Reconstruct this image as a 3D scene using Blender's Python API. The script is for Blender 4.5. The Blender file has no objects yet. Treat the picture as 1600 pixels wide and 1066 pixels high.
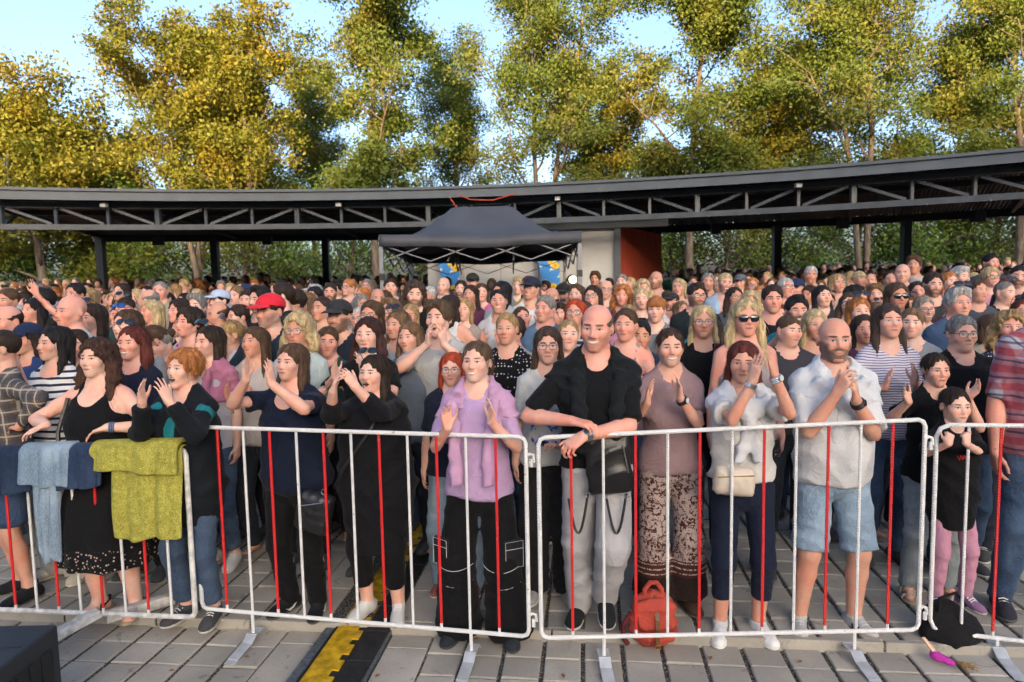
import bpy, bmesh, math, random
import numpy as np
from mathutils import Vector, Matrix
# ------------------------------------------------------------------ camera, sky, sun, exposure
SC = bpy.context.scene
COL = SC.collection
f4 = np.float32
CAM_Z, FPX, PITCH, ROLL = 1.92, 1067.0, math.radians(-5.0), math.radians(-1.1)
cam_d = bpy.data.cameras.new('camera'); cam = bpy.data.objects.new('camera', cam_d); COL.objects.link(cam)
cam_d.sensor_width = 36.0; cam_d.lens = 24.0; cam_d.clip_end = 2000; cam_d.clip_start = .05
CAM_R = Matrix.Rotation(math.radians(90) + PITCH, 3, 'X') @ Matrix.Rotation(ROLL, 3, 'Z')
cam.matrix_world = Matrix.Translation((0, 0, CAM_Z)) @ CAM_R.to_4x4()
cam_d.dof.use_dof = True; cam_d.dof.focus_distance = 4.0; cam_d.dof.aperture_fstop = 3.2
SC.camera = cam
SUN_EL, SUN_AZ = math.radians(12.0), math.radians(-14.0)     # the sun stands behind the camera, a little to the left; azimuth measured from -y
world = bpy.data.worlds.new('World'); SC.world = world; world.use_nodes = True
wt = world.node_tree; bg = wt.nodes['Background']
sky = wt.nodes.new('ShaderNodeTexSky'); sky.sky_type = 'NISHITA'; sky.sun_disc = False
sky.sun_elevation = SUN_EL; sky.sun_rotation = math.radians(180) + SUN_AZ; sky.altitude = 300; sky.air_density = .75; sky.dust_density = 5.5; sky.ozone_density = 1.5
wt.links.new(sky.outputs[0], bg.inputs[0]); bg.inputs[1].default_value = .15
sun_d = bpy.data.lights.new('sun', 'SUN'); sun_d.energy = 5.0; sun_d.angle = math.radians(.5); sun_d.color = (1.0, .68, .34)
sun = bpy.data.objects.new('sun', sun_d); COL.objects.link(sun)
_sd = Vector((math.sin(SUN_AZ) * math.cos(SUN_EL), -math.cos(SUN_AZ) * math.cos(SUN_EL), math.sin(SUN_EL)))   # towards the sun
sun.rotation_euler = _sd.to_track_quat('Z', 'Y').to_euler()
vs = SC.view_settings; vs.view_transform = 'Standard'; vs.look = 'None'; vs.exposure = 1.93; vs.gamma = 1.0; vs.use_curve_mapping = False
SC.cycles.max_bounces = 6; SC.cycles.diffuse_bounces = 3; SC.cycles.glossy_bounces = 2; SC.cycles.transmission_bounces = 4; SC.cycles.transparent_max_bounces = 6

def unproject(px, py, depth):
    """the point of the place seen at pixel (px, py) of the 1600 x 1066 photograph, at world y = depth"""
    v = CAM_R @ Vector(((px - 800) / FPX, -(py - 533) / FPX, -1.0))
    t = depth / v.y
    return np.array([v.x * t, depth, CAM_Z + v.z * t])
def on_ground(px, py, z=0.0):
    v = CAM_R @ Vector(((px - 800) / FPX, -(py - 533) / FPX, -1.0)); t = (z - CAM_Z) / v.z
    return np.array([v.x * t, v.y * t, z])
def at_height(px, py, z):
    return on_ground(px, py, z)
def ground_z(y): return max(0.0, (y - 7.0)) * .030
# ------------------------------------------------------------------ implicit-surface engine
def axis(lo, hi, coarse, fines):
    """grid coordinates from lo to hi: coarse step, finer inside the given (lo, hi, step) intervals"""
    out = [lo]
    x = lo
    while x < hi:
        st = coarse
        for (a, b, s) in fines:
            if a - 1e-6 <= x < b: st = min(st, s)
            elif x < a < x + st: st = max(min(st, a - x), min(s, st))
        x += st
        out.append(x)
    return np.array(out, f4)

class Grid:
    def __init__(s, xs, ys, zs):
        s.ax = (xs, ys, zs)
        s.F = np.full((len(xs), len(ys), len(zs)), 1.0, f4)
    def sl(s, lo, hi):
        r = []
        for i in range(3):
            a = np.searchsorted(s.ax[i], lo[i]); b = np.searchsorted(s.ax[i], hi[i])
            r.append(slice(max(0, a - 1), min(len(s.ax[i]), b + 1)))
        return tuple(r)
    def P(s, sl):
        return (s.ax[0][sl[0]][:, None, None], s.ax[1][sl[1]][None, :, None], s.ax[2][sl[2]][None, None, :])
    def put(s, sl, d, k=0.0, op='u'):
        A = s.F[sl]
        if op == 's': d = -d; A = -A
        if op == 'i': d = -d; A = -A
        if op == 's': # max(A,-d) = -min(-A, d)
            d = -d
        if k > 1e-6:
            h = np.clip(0.5 + 0.5 * (A - d) / k, 0, 1)
            R = A + (d - A) * h - k * h * (1 - h)
        else:
            R = np.minimum(A, d)
        if op in 'si': R = -R
        s.F[sl] = R
    def full(s):
        return (slice(None),) * 3
    def cone(s, a, b, ra, rb, k=0.02, op='u', flat=False, sq=None, off=0.0, pad=0.0):
        a = np.asarray(a, float); b = np.asarray(b, float)
        ra += off; rb += off
        m = k + 0.012 + pad
        lo = np.minimum(a - ra, b - rb) - m; hi = np.maximum(a + ra, b + rb) + m
        sl = s.sl(lo, hi); X, Y, Z = s.P(sl)
        if X.size == 0 or Y.size == 0 or Z.size == 0: return
        ba = b - a; L2 = float(ba @ ba) + 1e-12
        px, py, pz = X - f4(a[0]), Y - f4(a[1]), Z - f4(a[2])
        t = (px * f4(ba[0]) + py * f4(ba[1]) + pz * f4(ba[2])) * f4(1 / L2)
        h = np.clip(t, 0, 1)
        dx = px - h * f4(ba[0]); dy = py - h * f4(ba[1]); dz = pz - h * f4(ba[2])
        if sq is not None:      # flatten: (axis vector, factor > 1 makes it thinner along the axis)
            n, q = sq; n = np.asarray(n, float); n = n / np.linalg.norm(n)
            c = dx * f4(n[0]) + dy * f4(n[1]) + dz * f4(n[2])
            d2 = dx * dx + dy * dy + dz * dz + c * c * f4(q * q - 1)
        else:
            d2 = dx * dx + dy * dy + dz * dz
        d = np.sqrt(d2) - (f4(ra) + f4(rb - ra) * h)
        if flat:
            d = np.maximum(d, (t - 1) * f4(math.sqrt(L2)))
        s.put(sl, d, k, op)
    def ell(s, c, r, M=None, k=0.02, op='u', off=0.0):
        c = np.asarray(c, float); r = np.asarray(r, float) + off
        R = float(max(r)) + k + 0.012
        if M is None: lo, hi = c - r - k - .012, c + r + k + .012
        else: lo, hi = c - R, c + R
        sl = s.sl(lo, hi); X, Y, Z = s.P(sl)
        if X.size == 0 or Y.size == 0 or Z.size == 0: return
        px, py, pz = X - f4(c[0]), Y - f4(c[1]), Z - f4(c[2])
        if M is not None:
            M = np.asarray(M, float)
            px, py, pz = (px * f4(M[0, 0]) + py * f4(M[1, 0]) + pz * f4(M[2, 0]),
                          px * f4(M[0, 1]) + py * f4(M[1, 1]) + pz * f4(M[2, 1]),
                          px * f4(M[0, 2]) + py * f4(M[1, 2]) + pz * f4(M[2, 2]))
        s.put(sl, ell_d(px, py, pz, r), k, op)
    def loft(s, prof, M, o, k=0.02, op='u', off=0.0, pleat=None, ring=None):
        """prof rows (z, a, b, yc) in a frame M (columns) at origin o"""
        prof = np.asarray(prof, float)
        R = float(max(prof[:, 1].max(), prof[:, 2].max())) + abs(off) + k + .03
        pts = [np.asarray(o) + M @ np.array([0, q[3], q[0]]) for q in prof]
        lo = np.min(pts, 0) - R; hi = np.max(pts, 0) + R
        sl = s.sl(lo, hi); X, Y, Z = s.P(sl)
        px, py, pz = X - f4(o[0]), Y - f4(o[1]), Z - f4(o[2])
        qx = px * f4(M[0, 0]) + py * f4(M[1, 0]) + pz * f4(M[2, 0])
        qy = px * f4(M[0, 1]) + py * f4(M[1, 1]) + pz * f4(M[2, 1])
        qz = px * f4(M[0, 2]) + py * f4(M[1, 2]) + pz * f4(M[2, 2])
        a = np.interp(qz, prof[:, 0], prof[:, 1]).astype(f4) + f4(off)
        b = np.interp(qz, prof[:, 0], prof[:, 2]).astype(f4) + f4(off)
        yc = np.interp(qz, prof[:, 0], prof[:, 3]).astype(f4)
        if pleat is not None:
            n, amp, ph, z0, z1 = pleat
            th = np.arctan2(qy, qx)
            w = np.clip((f4(z1) - qz) / f4(z1 - z0), 0, 1)
            g = 1 + f4(amp) * w * (np.sin(th * n + ph + 1.3 * np.sin(th * 2 + ph)))
            a = a * g; b = b * g
        e = np.sqrt((qx / a) ** 2 + ((qy - yc) / b) ** 2)
        d = (e - 1) * np.minimum(a, b)
        d = np.maximum(d, np.maximum(f4(prof[0, 0]) - qz, qz - f4(prof[-1, 0])))
        s.put(sl, d, k, op)
    def add(s, fn, lo=None, hi=None):
        """F += fn(X, Y, Z)"""
        sl = s.full() if lo is None else s.sl(lo, hi)
        X, Y, Z = s.P(sl); s.F[sl] += fn(X, Y, Z)
    def cut(s, fn, k=0.0):
        """keep only where fn(X, Y, Z) < 0"""
        sl = s.full(); X, Y, Z = s.P(sl)
        d = np.broadcast_to(fn(X, Y, Z), s.F.shape)
        s.put(sl, d, k, 'i')
    def mesh(s):
        return surface_nets(s.F, s.ax)

def ell_d(px, py, pz, r):
    r = np.asarray(r, f4)
    qx, qy, qz = px / r[0], py / r[1], pz / r[2]
    k0 = np.sqrt(qx * qx + qy * qy + qz * qz)
    k1 = np.sqrt((qx / r[0]) ** 2 + (qy / r[1]) ** 2 + (qz / r[2]) ** 2)
    return k0 * (k0 - 1) / (k1 + f4(1e-6))

def smin(a, b, k):
    h = np.clip(0.5 + 0.5 * (a - b) / k, 0, 1)
    return a + (b - a) * h - k * h * (1 - h)
def smax(a, b, k): return -smin(-a, -b, k)

_CORN = [(0,0,0),(1,0,0),(0,1,0),(1,1,0),(0,0,1),(1,0,1),(0,1,1),(1,1,1)]
_EDGE = [(0,1),(2,3),(4,5),(6,7),(0,2),(1,3),(4,6),(5,7),(0,4),(1,5),(2,6),(3,7)]
def surface_nets(F, ax):
    # crop to the neighbourhood of the solid
    I = F < 0
    if not I.any(): return np.zeros((0, 3), f4), np.zeros((0, 4), np.int32)
    r = []
    for i in range(3):
        w = np.where(I.any(axis=tuple(j for j in range(3) if j != i)))[0]
        r.append(slice(max(0, w[0] - 1), min(F.shape[i], w[-1] + 2)))
    F = F[tuple(r)].copy(); ax = [ax[i][r[i]] for i in range(3)]
    for i in range(3):      # close at the borders
        ix = [slice(None)] * 3
        for e in (0, -1):
            ix[i] = e; F[tuple(ix)] = np.maximum(F[tuple(ix)], 1e-4)
    I = F < 0
    n = np.array(F.shape) - 1
    c = np.zeros(tuple(n), np.int8)
    for (i, j, k) in _CORN:
        c += I[i:i + n[0], j:j + n[1], k:k + n[2]]
    act = (c > 0) & (c < 8)
    ci, cj, ck = np.nonzero(act)
    N = len(ci)
    val = [F[ci + i, cj + j, ck + k] for (i, j, k) in _CORN]
    pos = np.zeros((N, 3), f4); cnt = np.zeros(N, f4)
    cx = [ax[0][ci], ax[0][ci + 1]]; cy = [ax[1][cj], ax[1][cj + 1]]; cz = [ax[2][ck], ax[2][ck + 1]]
    for (u, v) in _EDGE:
        a, b = val[u], val[v]
        m = ((a < 0) != (b < 0)).astype(f4)
        den = a - b
        t = np.where(np.abs(den) > 1e-9, a / np.where(np.abs(den) > 1e-9, den, 1), 0.5)
        cu, cv = _CORN[u], _CORN[v]
        for d, arr in ((0, cx), (1, cy), (2, cz)):
            pu, pv = arr[cu[d]], arr[cv[d]]
            pos[:, d] += m * (pu + t * (pv - pu))
        cnt += m
    pos /= cnt[:, None]
    idx = np.full(tuple(n), -1, np.int32); idx[ci, cj, ck] = np.arange(N)
    quads = []
    for d in range(3):
        e1, e2 = [(1, 2), (2, 0), (0, 1)][d]
        sa = [slice(None)] * 3; sb = [slice(None)] * 3
        sa[d] = slice(0, -1); sb[d] = slice(1, None)
        A, B = I[tuple(sa)], I[tuple(sb)]
        ch = A != B
        p = np.array(np.nonzero(ch))
        ok = (p[e1] > 0) & (p[e1] < n[e1]) & (p[e2] > 0) & (p[e2] < n[e2])
        p = p[:, ok]
        ins = A[p[0], p[1], p[2]]
        def at(o1, o2):
            q = p.copy(); q[e1] += o1; q[e2] += o2
            return idx[q[0], q[1], q[2]]
        q0, q1, q2, q3 = at(-1, -1), at(0, -1), at(0, 0), at(-1, 0)
        Q = np.stack([q0, q1, q2, q3], 1)
        Q[~ins] = Q[~ins][:, ::-1]
        quads.append(Q)
    Q = np.concatenate(quads)
    Q = Q[(Q >= 0).all(1)]
    return pos, Q

def relax(v, q, n=1, lam=0.5):
    """Laplacian smoothing over quad edges"""
    e = np.concatenate([q[:, [0, 1]], q[:, [1, 2]], q[:, [2, 3]], q[:, [3, 0]]])
    e = np.concatenate([e, e[:, ::-1]])
    for _ in range(n):
        s = np.zeros_like(v); c = np.zeros(len(v), f4)
        for d in range(3): s[:, d] = np.bincount(e[:, 0], weights=v[e[:, 1], d], minlength=len(v))
        c = np.bincount(e[:, 0], minlength=len(v)).astype(f4)
        v = v + lam * (s / np.maximum(c, 1)[:, None] - v)
    return v.astype(f4)

def make_mesh(name, v, q, smooth=True):
    me = bpy.data.meshes.new(name)
    n = len(v); m = len(q); w = q.shape[1] if m else 4
    me.vertices.add(n); me.vertices.foreach_set('co', np.ascontiguousarray(v, f4).ravel())
    me.loops.add(m * w); me.loops.foreach_set('vertex_index', np.ascontiguousarray(q, np.int32).ravel())
    me.polygons.add(m); me.polygons.foreach_set('loop_start', np.arange(0, m * w, w, dtype=np.int32))
    if smooth: me.polygons.foreach_set('use_smooth', np.ones(m, bool))
    me.update(calc_edges=True)
    return me

def merge_meshes(parts):
    V, Q, o = [], [], 0
    for v, q in parts:
        if q.shape[1] == 3: q = np.concatenate([q, q[:, 2:3]], 1)
        V.append(v); Q.append(q + o); o += len(v)
    return np.concatenate(V), np.concatenate(Q)

def tube_arrays(pts, r, n=6, closed=False):
    """quads of a tube through pts; r scalar or list"""
    P = [np.asarray(p, float) for p in pts]; m = len(P)
    rr = [r] * m if np.isscalar(r) else list(r)
    V = []; up = np.array([0.0, 0.0, 1.0])
    prev = None
    for i in range(m):
        if closed: t = P[(i + 1) % m] - P[i - 1]
        else: t = P[min(i + 1, m - 1)] - P[max(i - 1, 0)]
        t = t / (np.linalg.norm(t) + 1e-12)
        if prev is None:
            a = np.cross(t, up)
            if np.linalg.norm(a) < .05: a = np.cross(t, [1, 0, 0])
        else:
            a = prev - t * (prev @ t)
        a /= np.linalg.norm(a) + 1e-12; prev = a
        b = np.cross(t, a)
        for j in range(n):
            th = 2 * math.pi * j / n
            V.append(P[i] + rr[i] * (math.cos(th) * a + math.sin(th) * b))
    Q = []
    R = range(m) if closed else range(m - 1)
    for i in R:
        i2 = (i + 1) % m
        for j in range(n):
            j2 = (j + 1) % n
            Q.append((i * n + j, i * n + j2, i2 * n + j2, i2 * n + j))
    if not closed:                      # n is even: flat caps of quads
        o = (m - 1) * n
        for k in range(1, n - 2, 2):
            Q.append((0, k + 2, k + 1, k)); Q.append((o, o + k, o + k + 1, o + k + 2))
    V = np.array(V, f4); Q = np.array(Q, np.int32)
    return V, Q
# ------------------------------------------------------------------ materials
class NT:
    """tiny node-tree helper"""
    def __init__(s, name):
        s.m = bpy.data.materials.new(name); s.m.use_nodes = True
        s.t = s.m.node_tree; s.t.nodes.clear()
        s.out = s.t.nodes.new('ShaderNodeOutputMaterial')
        s.b = s.t.nodes.new('ShaderNodeBsdfPrincipled')
        s.t.links.new(s.b.outputs[0], s.out.inputs[0])
    def n(s, ty, **kw):
        nd = s.t.nodes.new('ShaderNode' + ty)
        for k, v in kw.items(): setattr(nd, k, v)
        return nd
    def link(s, a, b): s.t.links.new(a, b)
    def put(s, sock, v):
        if hasattr(v, 'links') or hasattr(v, 'is_output'): s.t.links.new(v, sock)
        elif isinstance(v, (tuple, list)) and len(v) == 3 and sock.type == 'RGBA': sock.default_value = (*v, 1)
        else: sock.default_value = v
    def math(s, op, a, b=0.0, c=None, clamp=False):
        nd = s.n('Math', operation=op, use_clamp=clamp); s.put(nd.inputs[0], a); s.put(nd.inputs[1], b)
        if c is not None: s.put(nd.inputs[2], c)
        return nd.outputs[0]
    def mix(s, f, a, b, mode='MIX'):
        nd = s.n('MixRGB', blend_type=mode); s.put(nd.inputs[0], f); s.put(nd.inputs[1], a); s.put(nd.inputs[2], b); return nd.outputs[0]
    def ss(s, x, e0, e1):
        nd = s.n('MapRange', interpolation_type='SMOOTHSTEP'); s.put(nd.inputs[0], x)
        nd.inputs[1].default_value = e0; nd.inputs[2].default_value = e1; nd.inputs[3].default_value = 0; nd.inputs[4].default_value = 1
        return nd.outputs[0]
    def coord(s, kind='Object', scale=None):
        o = s.n('TexCoord').outputs[kind]
        if scale is None: return o
        mp = s.n('Mapping'); mp.inputs['Scale'].default_value = scale; s.link(o, mp.inputs[0]); return mp.outputs[0]
    def noise(s, vec, scale, detail=3, rough=.55, dist=0):
        nd = s.n('TexNoise'); s.link(vec, nd.inputs['Vector']); nd.inputs['Scale'].default_value = scale
        nd.inputs['Detail'].default_value = detail; nd.inputs['Roughness'].default_value = rough; nd.inputs['Distortion'].default_value = dist
        return nd.outputs[0]
    def bump(s, h, strength=.3, dist=.01):
        nd = s.n('Bump'); nd.inputs['Strength'].default_value = strength; nd.inputs['Distance'].default_value = dist
        s.put(nd.inputs['Height'], h); s.link(nd.outputs[0], s.b.inputs['Normal']); return nd.outputs[0]
    def set(s, color=None, rough=None, metal=None, spec=None, **kw):
        if color is not None: s.put(s.b.inputs['Base Color'], color)
        if rough is not None: s.put(s.b.inputs['Roughness'], rough)
        if metal is not None: s.b.inputs['Metallic'].default_value = metal
        if spec is not None: s.b.inputs['Specular IOR Level'].default_value = spec
        for k, v in kw.items(): s.put(s.b.inputs[k], v)
        return s.m

_mc = {}
def cached(fn):
    def w(*a, **k):
        key = (fn.__name__, a, tuple(sorted(k.items())))
        if key not in _mc: _mc[key] = fn(*a, **k)
        return _mc[key]
    return w

def hsh(key): return random.Random(str(key)).random()

@cached
def skin_mat(skin=(.56, .34, .25), lip=(.42, .13, .11), brow=(.10, .06, .04), smile=0.0, mouth=0.0, beard=0.0, beardc=(.12, .08, .06), iris=(.08, .12, .14), fem=1):
    q = lambda v, st: min(st, key=lambda u: abs(u - v))
    t = skin_template(q(smile, (0.0, .3, .6, .9)), q(mouth, (0.0, .5, 1.0)), q(beard, (0.0, .3, .6, 1.0)), fem)
    m = t.copy()
    for n, c in (('skin', skin), ('lip', lip), ('brow', brow), ('beardc', beardc), ('iris', iris)):
        if n in m.node_tree.nodes: m.node_tree.nodes[n].outputs[0].default_value = (*c, 1)
    return m
@cached
def skin_template(smile, mouth, beard, fem):
    """mouth: 0 closed, .5 teeth showing, 1 wide open.  Coordinates: the head-local attribute hp."""
    T = NT('skin')
    def rgb(n, c=(.5, .3, .2)):
        nd = T.n('RGB'); nd.name = n; nd.outputs[0].default_value = (*c, 1); return nd.outputs[0]
    skin, lip, brow, iris = rgb('skin'), rgb('lip'), rgb('brow'), rgb('iris')
    beardc = rgb('beardc') if beard > 0 else None
    at = T.n('Attribute', attribute_name='hp'); sp = T.n('SeparateXYZ'); T.link(at.outputs['Vector'], sp.inputs[0])
    x, y, z = sp.outputs; ax = T.math('ABSOLUTE', x)
    M = T.math
    obj = T.coord('Object')
    n1 = T.noise(obj, 9, 3); n2 = T.noise(obj, 55, 2)
    base = skin
    col = T.mix(T.ss(n1, .35, .7), base, T.mix(1.0, base, (1.10, .84, .78), 'MULTIPLY'))
    col = T.mix(M('MULTIPLY', T.ss(n2, .45, .7), .30), col, T.mix(1.0, base, (.86, .70, .64), 'MULTIPLY'))
    front = T.ss(y, -.035, -.055)                                    # only the face side
    # blush on cheeks and nose
    def blob(cx, cz, rx, rz, soft=.5, sym=True):
        dx = M('DIVIDE', M('SUBTRACT', ax if sym else x, cx), rx); dz = M('DIVIDE', M('SUBTRACT', z, cz), rz)
        r = M('SQRT', M('ADD', M('MULTIPLY', dx, dx), M('MULTIPLY', dz, dz)))
        return M('MULTIPLY', T.ss(r, 1 + soft, 1 - soft), front)
    red = T.mix(1.0, base, (1.08, .72, .66), 'MULTIPLY')
    col = T.mix(M('MULTIPLY', blob(.040, -.030, .024, .018, .6), .55), col, red)
    col = T.mix(M('MULTIPLY', blob(0, -.032, .014, .014, .5, False), .5), col, red)
    # beard / stubble
    if beard > 0:
        nb = T.noise(obj, 330, 2)
        low = T.ss(M('ADD', z, M('MULTIPLY', ax, -.55)), -.058, -.082)                  # jaw line rising towards the ears
        side = M('MULTIPLY', T.ss(ax, .040, .056), M('MULTIPLY', T.ss(z, .0, -.02), T.ss(y, .012, -.004)))
        low = M('MAXIMUM', low, side)
        mus = M('MULTIPLY', blob(.013, -.051, .024, .0085, .3), 1.0)
        bm = M('MAXIMUM', M('MULTIPLY', low, T.ss(y, .022, .0)), mus)
        hole = blob(0, -.064, .022, .010, .3, False)
        bm = M('MULTIPLY', bm, M('SUBTRACT', 1, M('MULTIPLY', hole, .8)))
        bm = M('MULTIPLY', bm, T.ss(nb, .50 - .45 * beard, .66))
        col = T.mix(M('MULTIPLY', bm, min(1, .35 + .75 * beard)), col, beardc)
    # eyes
    zz = M('SUBTRACT', z, .0)
    ex = M('SUBTRACT', ax, .0312)
    lidu = .0060 - .0012 * smile; lidl = .0052 - .0012 * smile
    ev = M('SUBTRACT', 1, M('MULTIPLY', M('MULTIPLY', ex, ex), 1 / (.0165 ** 2)))      # parabola lids
    up = M('SUBTRACT', M('MULTIPLY', ev, lidu), zz); dn = M('ADD', M('MULTIPLY', ev, lidl), zz)
    em = M('MINIMUM', up, dn)
    eye = M('MULTIPLY', T.ss(em, -.0002, .0009), front)
    lash = M('MULTIPLY', M('MULTIPLY', T.ss(up, -.0030, -.0006), T.ss(up, .0030, .0010)), M('MULTIPLY', T.ss(ev, -.12, .02), front))
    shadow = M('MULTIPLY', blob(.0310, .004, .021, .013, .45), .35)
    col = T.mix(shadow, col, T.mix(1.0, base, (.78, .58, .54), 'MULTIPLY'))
    # brows
    bz = M('SUBTRACT', z, M('ADD', .0215, M('MULTIPLY', M('SUBTRACT', .034, ax), -.03 if fem else -.02)))
    bx = M('DIVIDE', M('SUBTRACT', ax, .031), .0205)
    bt = M('SUBTRACT', .0040 if fem else .0054, M('MULTIPLY', M('MULTIPLY', bx, bx), .0022))
    br = M('MULTIPLY', M('MULTIPLY', T.ss(M('SUBTRACT', bt, M('ABSOLUTE', bz)), -.0012, .0012), T.ss(M('ABSOLUTE', bx), 1.05, .85)), front)
    col = T.mix(M('MULTIPLY', br, .92), col, brow)
    sclera = (.56, .51, .48)
    ix = M('ADD', ex, M('MULTIPLY', M('SIGN', x), .0))
    ri = M('SQRT', M('ADD', M('MULTIPLY', ix, ix), M('MULTIPLY', M('SUBTRACT', zz, .0006), M('SUBTRACT', zz, .0006))))
    ec = T.mix(T.ss(ri, .0074, .0060), sclera, iris); ec = T.mix(T.ss(ri, .0036, .0027), ec, (.006, .006, .006))
    col = T.mix(eye, col, ec)
    col = T.mix(M('MULTIPLY', lash, .9 if fem else .65), col, (.03, .02, .016))
    # mouth
    sm = smile
    zq = M('SUBTRACT', z, M('MULTIPLY', M('MULTIPLY', ax, ax), 7.0 * sm + .5))
    mw = .0265 + .0080 * sm
    op = mouth
    hgt = .0016 if op < .2 else (.0056 if op < .8 else .012)
    cz = -.0636 if op < .8 else -.071
    px = M('DIVIDE', ax, mw); par = M('SUBTRACT', 1, M('MULTIPLY', px, px))
    dz = M('SUBTRACT', zq, cz)
    lipu = M('SUBTRACT', M('ADD', M('MULTIPLY', par, hgt + .0062), 0), dz); lipl = M('ADD', M('MULTIPLY', par, hgt + .0078), dz)
    lips = M('MULTIPLY', T.ss(M('MINIMUM', lipu, lipl), -.0002, .0014), front)
    col = T.mix(M('MULTIPLY', lips, .8 if fem else .55), col, lip)
    gp = M('MINIMUM', M('SUBTRACT', M('MULTIPLY', par, hgt), dz), M('ADD', M('MULTIPLY', par, hgt), dz))
    gap = M('MULTIPLY', T.ss(gp, -.0002, .0008), front)
    inner = (.045, .014, .012)
    if op >= .2 and op < .8:
        inner = T.mix(T.ss(M('MULTIPLY', par, 1.0), .1, .35), (.10, .04, .035), (.66, .61, .54))
    elif op >= .8:
        inner = T.mix(T.ss(dz, .004, .006), (.05, .012, .012), (.55, .50, .45))
    col = T.mix(gap, col, inner)
    wet = M('MAXIMUM', eye, 0)
    rough = T.mix(wet, (.50,) * 3, (.12,) * 3)
    hb = T.noise(obj, 130, 3)
    T.bump(hb, .12, .004)
    T.set(col, rough, spec=.35)
    T.put(T.b.inputs['Subsurface Weight'], .10); T.b.inputs['Subsurface Radius'].default_value = (.012, .004, .002); T.b.inputs['Subsurface Scale'].default_value = 1.0
    return T.m

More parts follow.
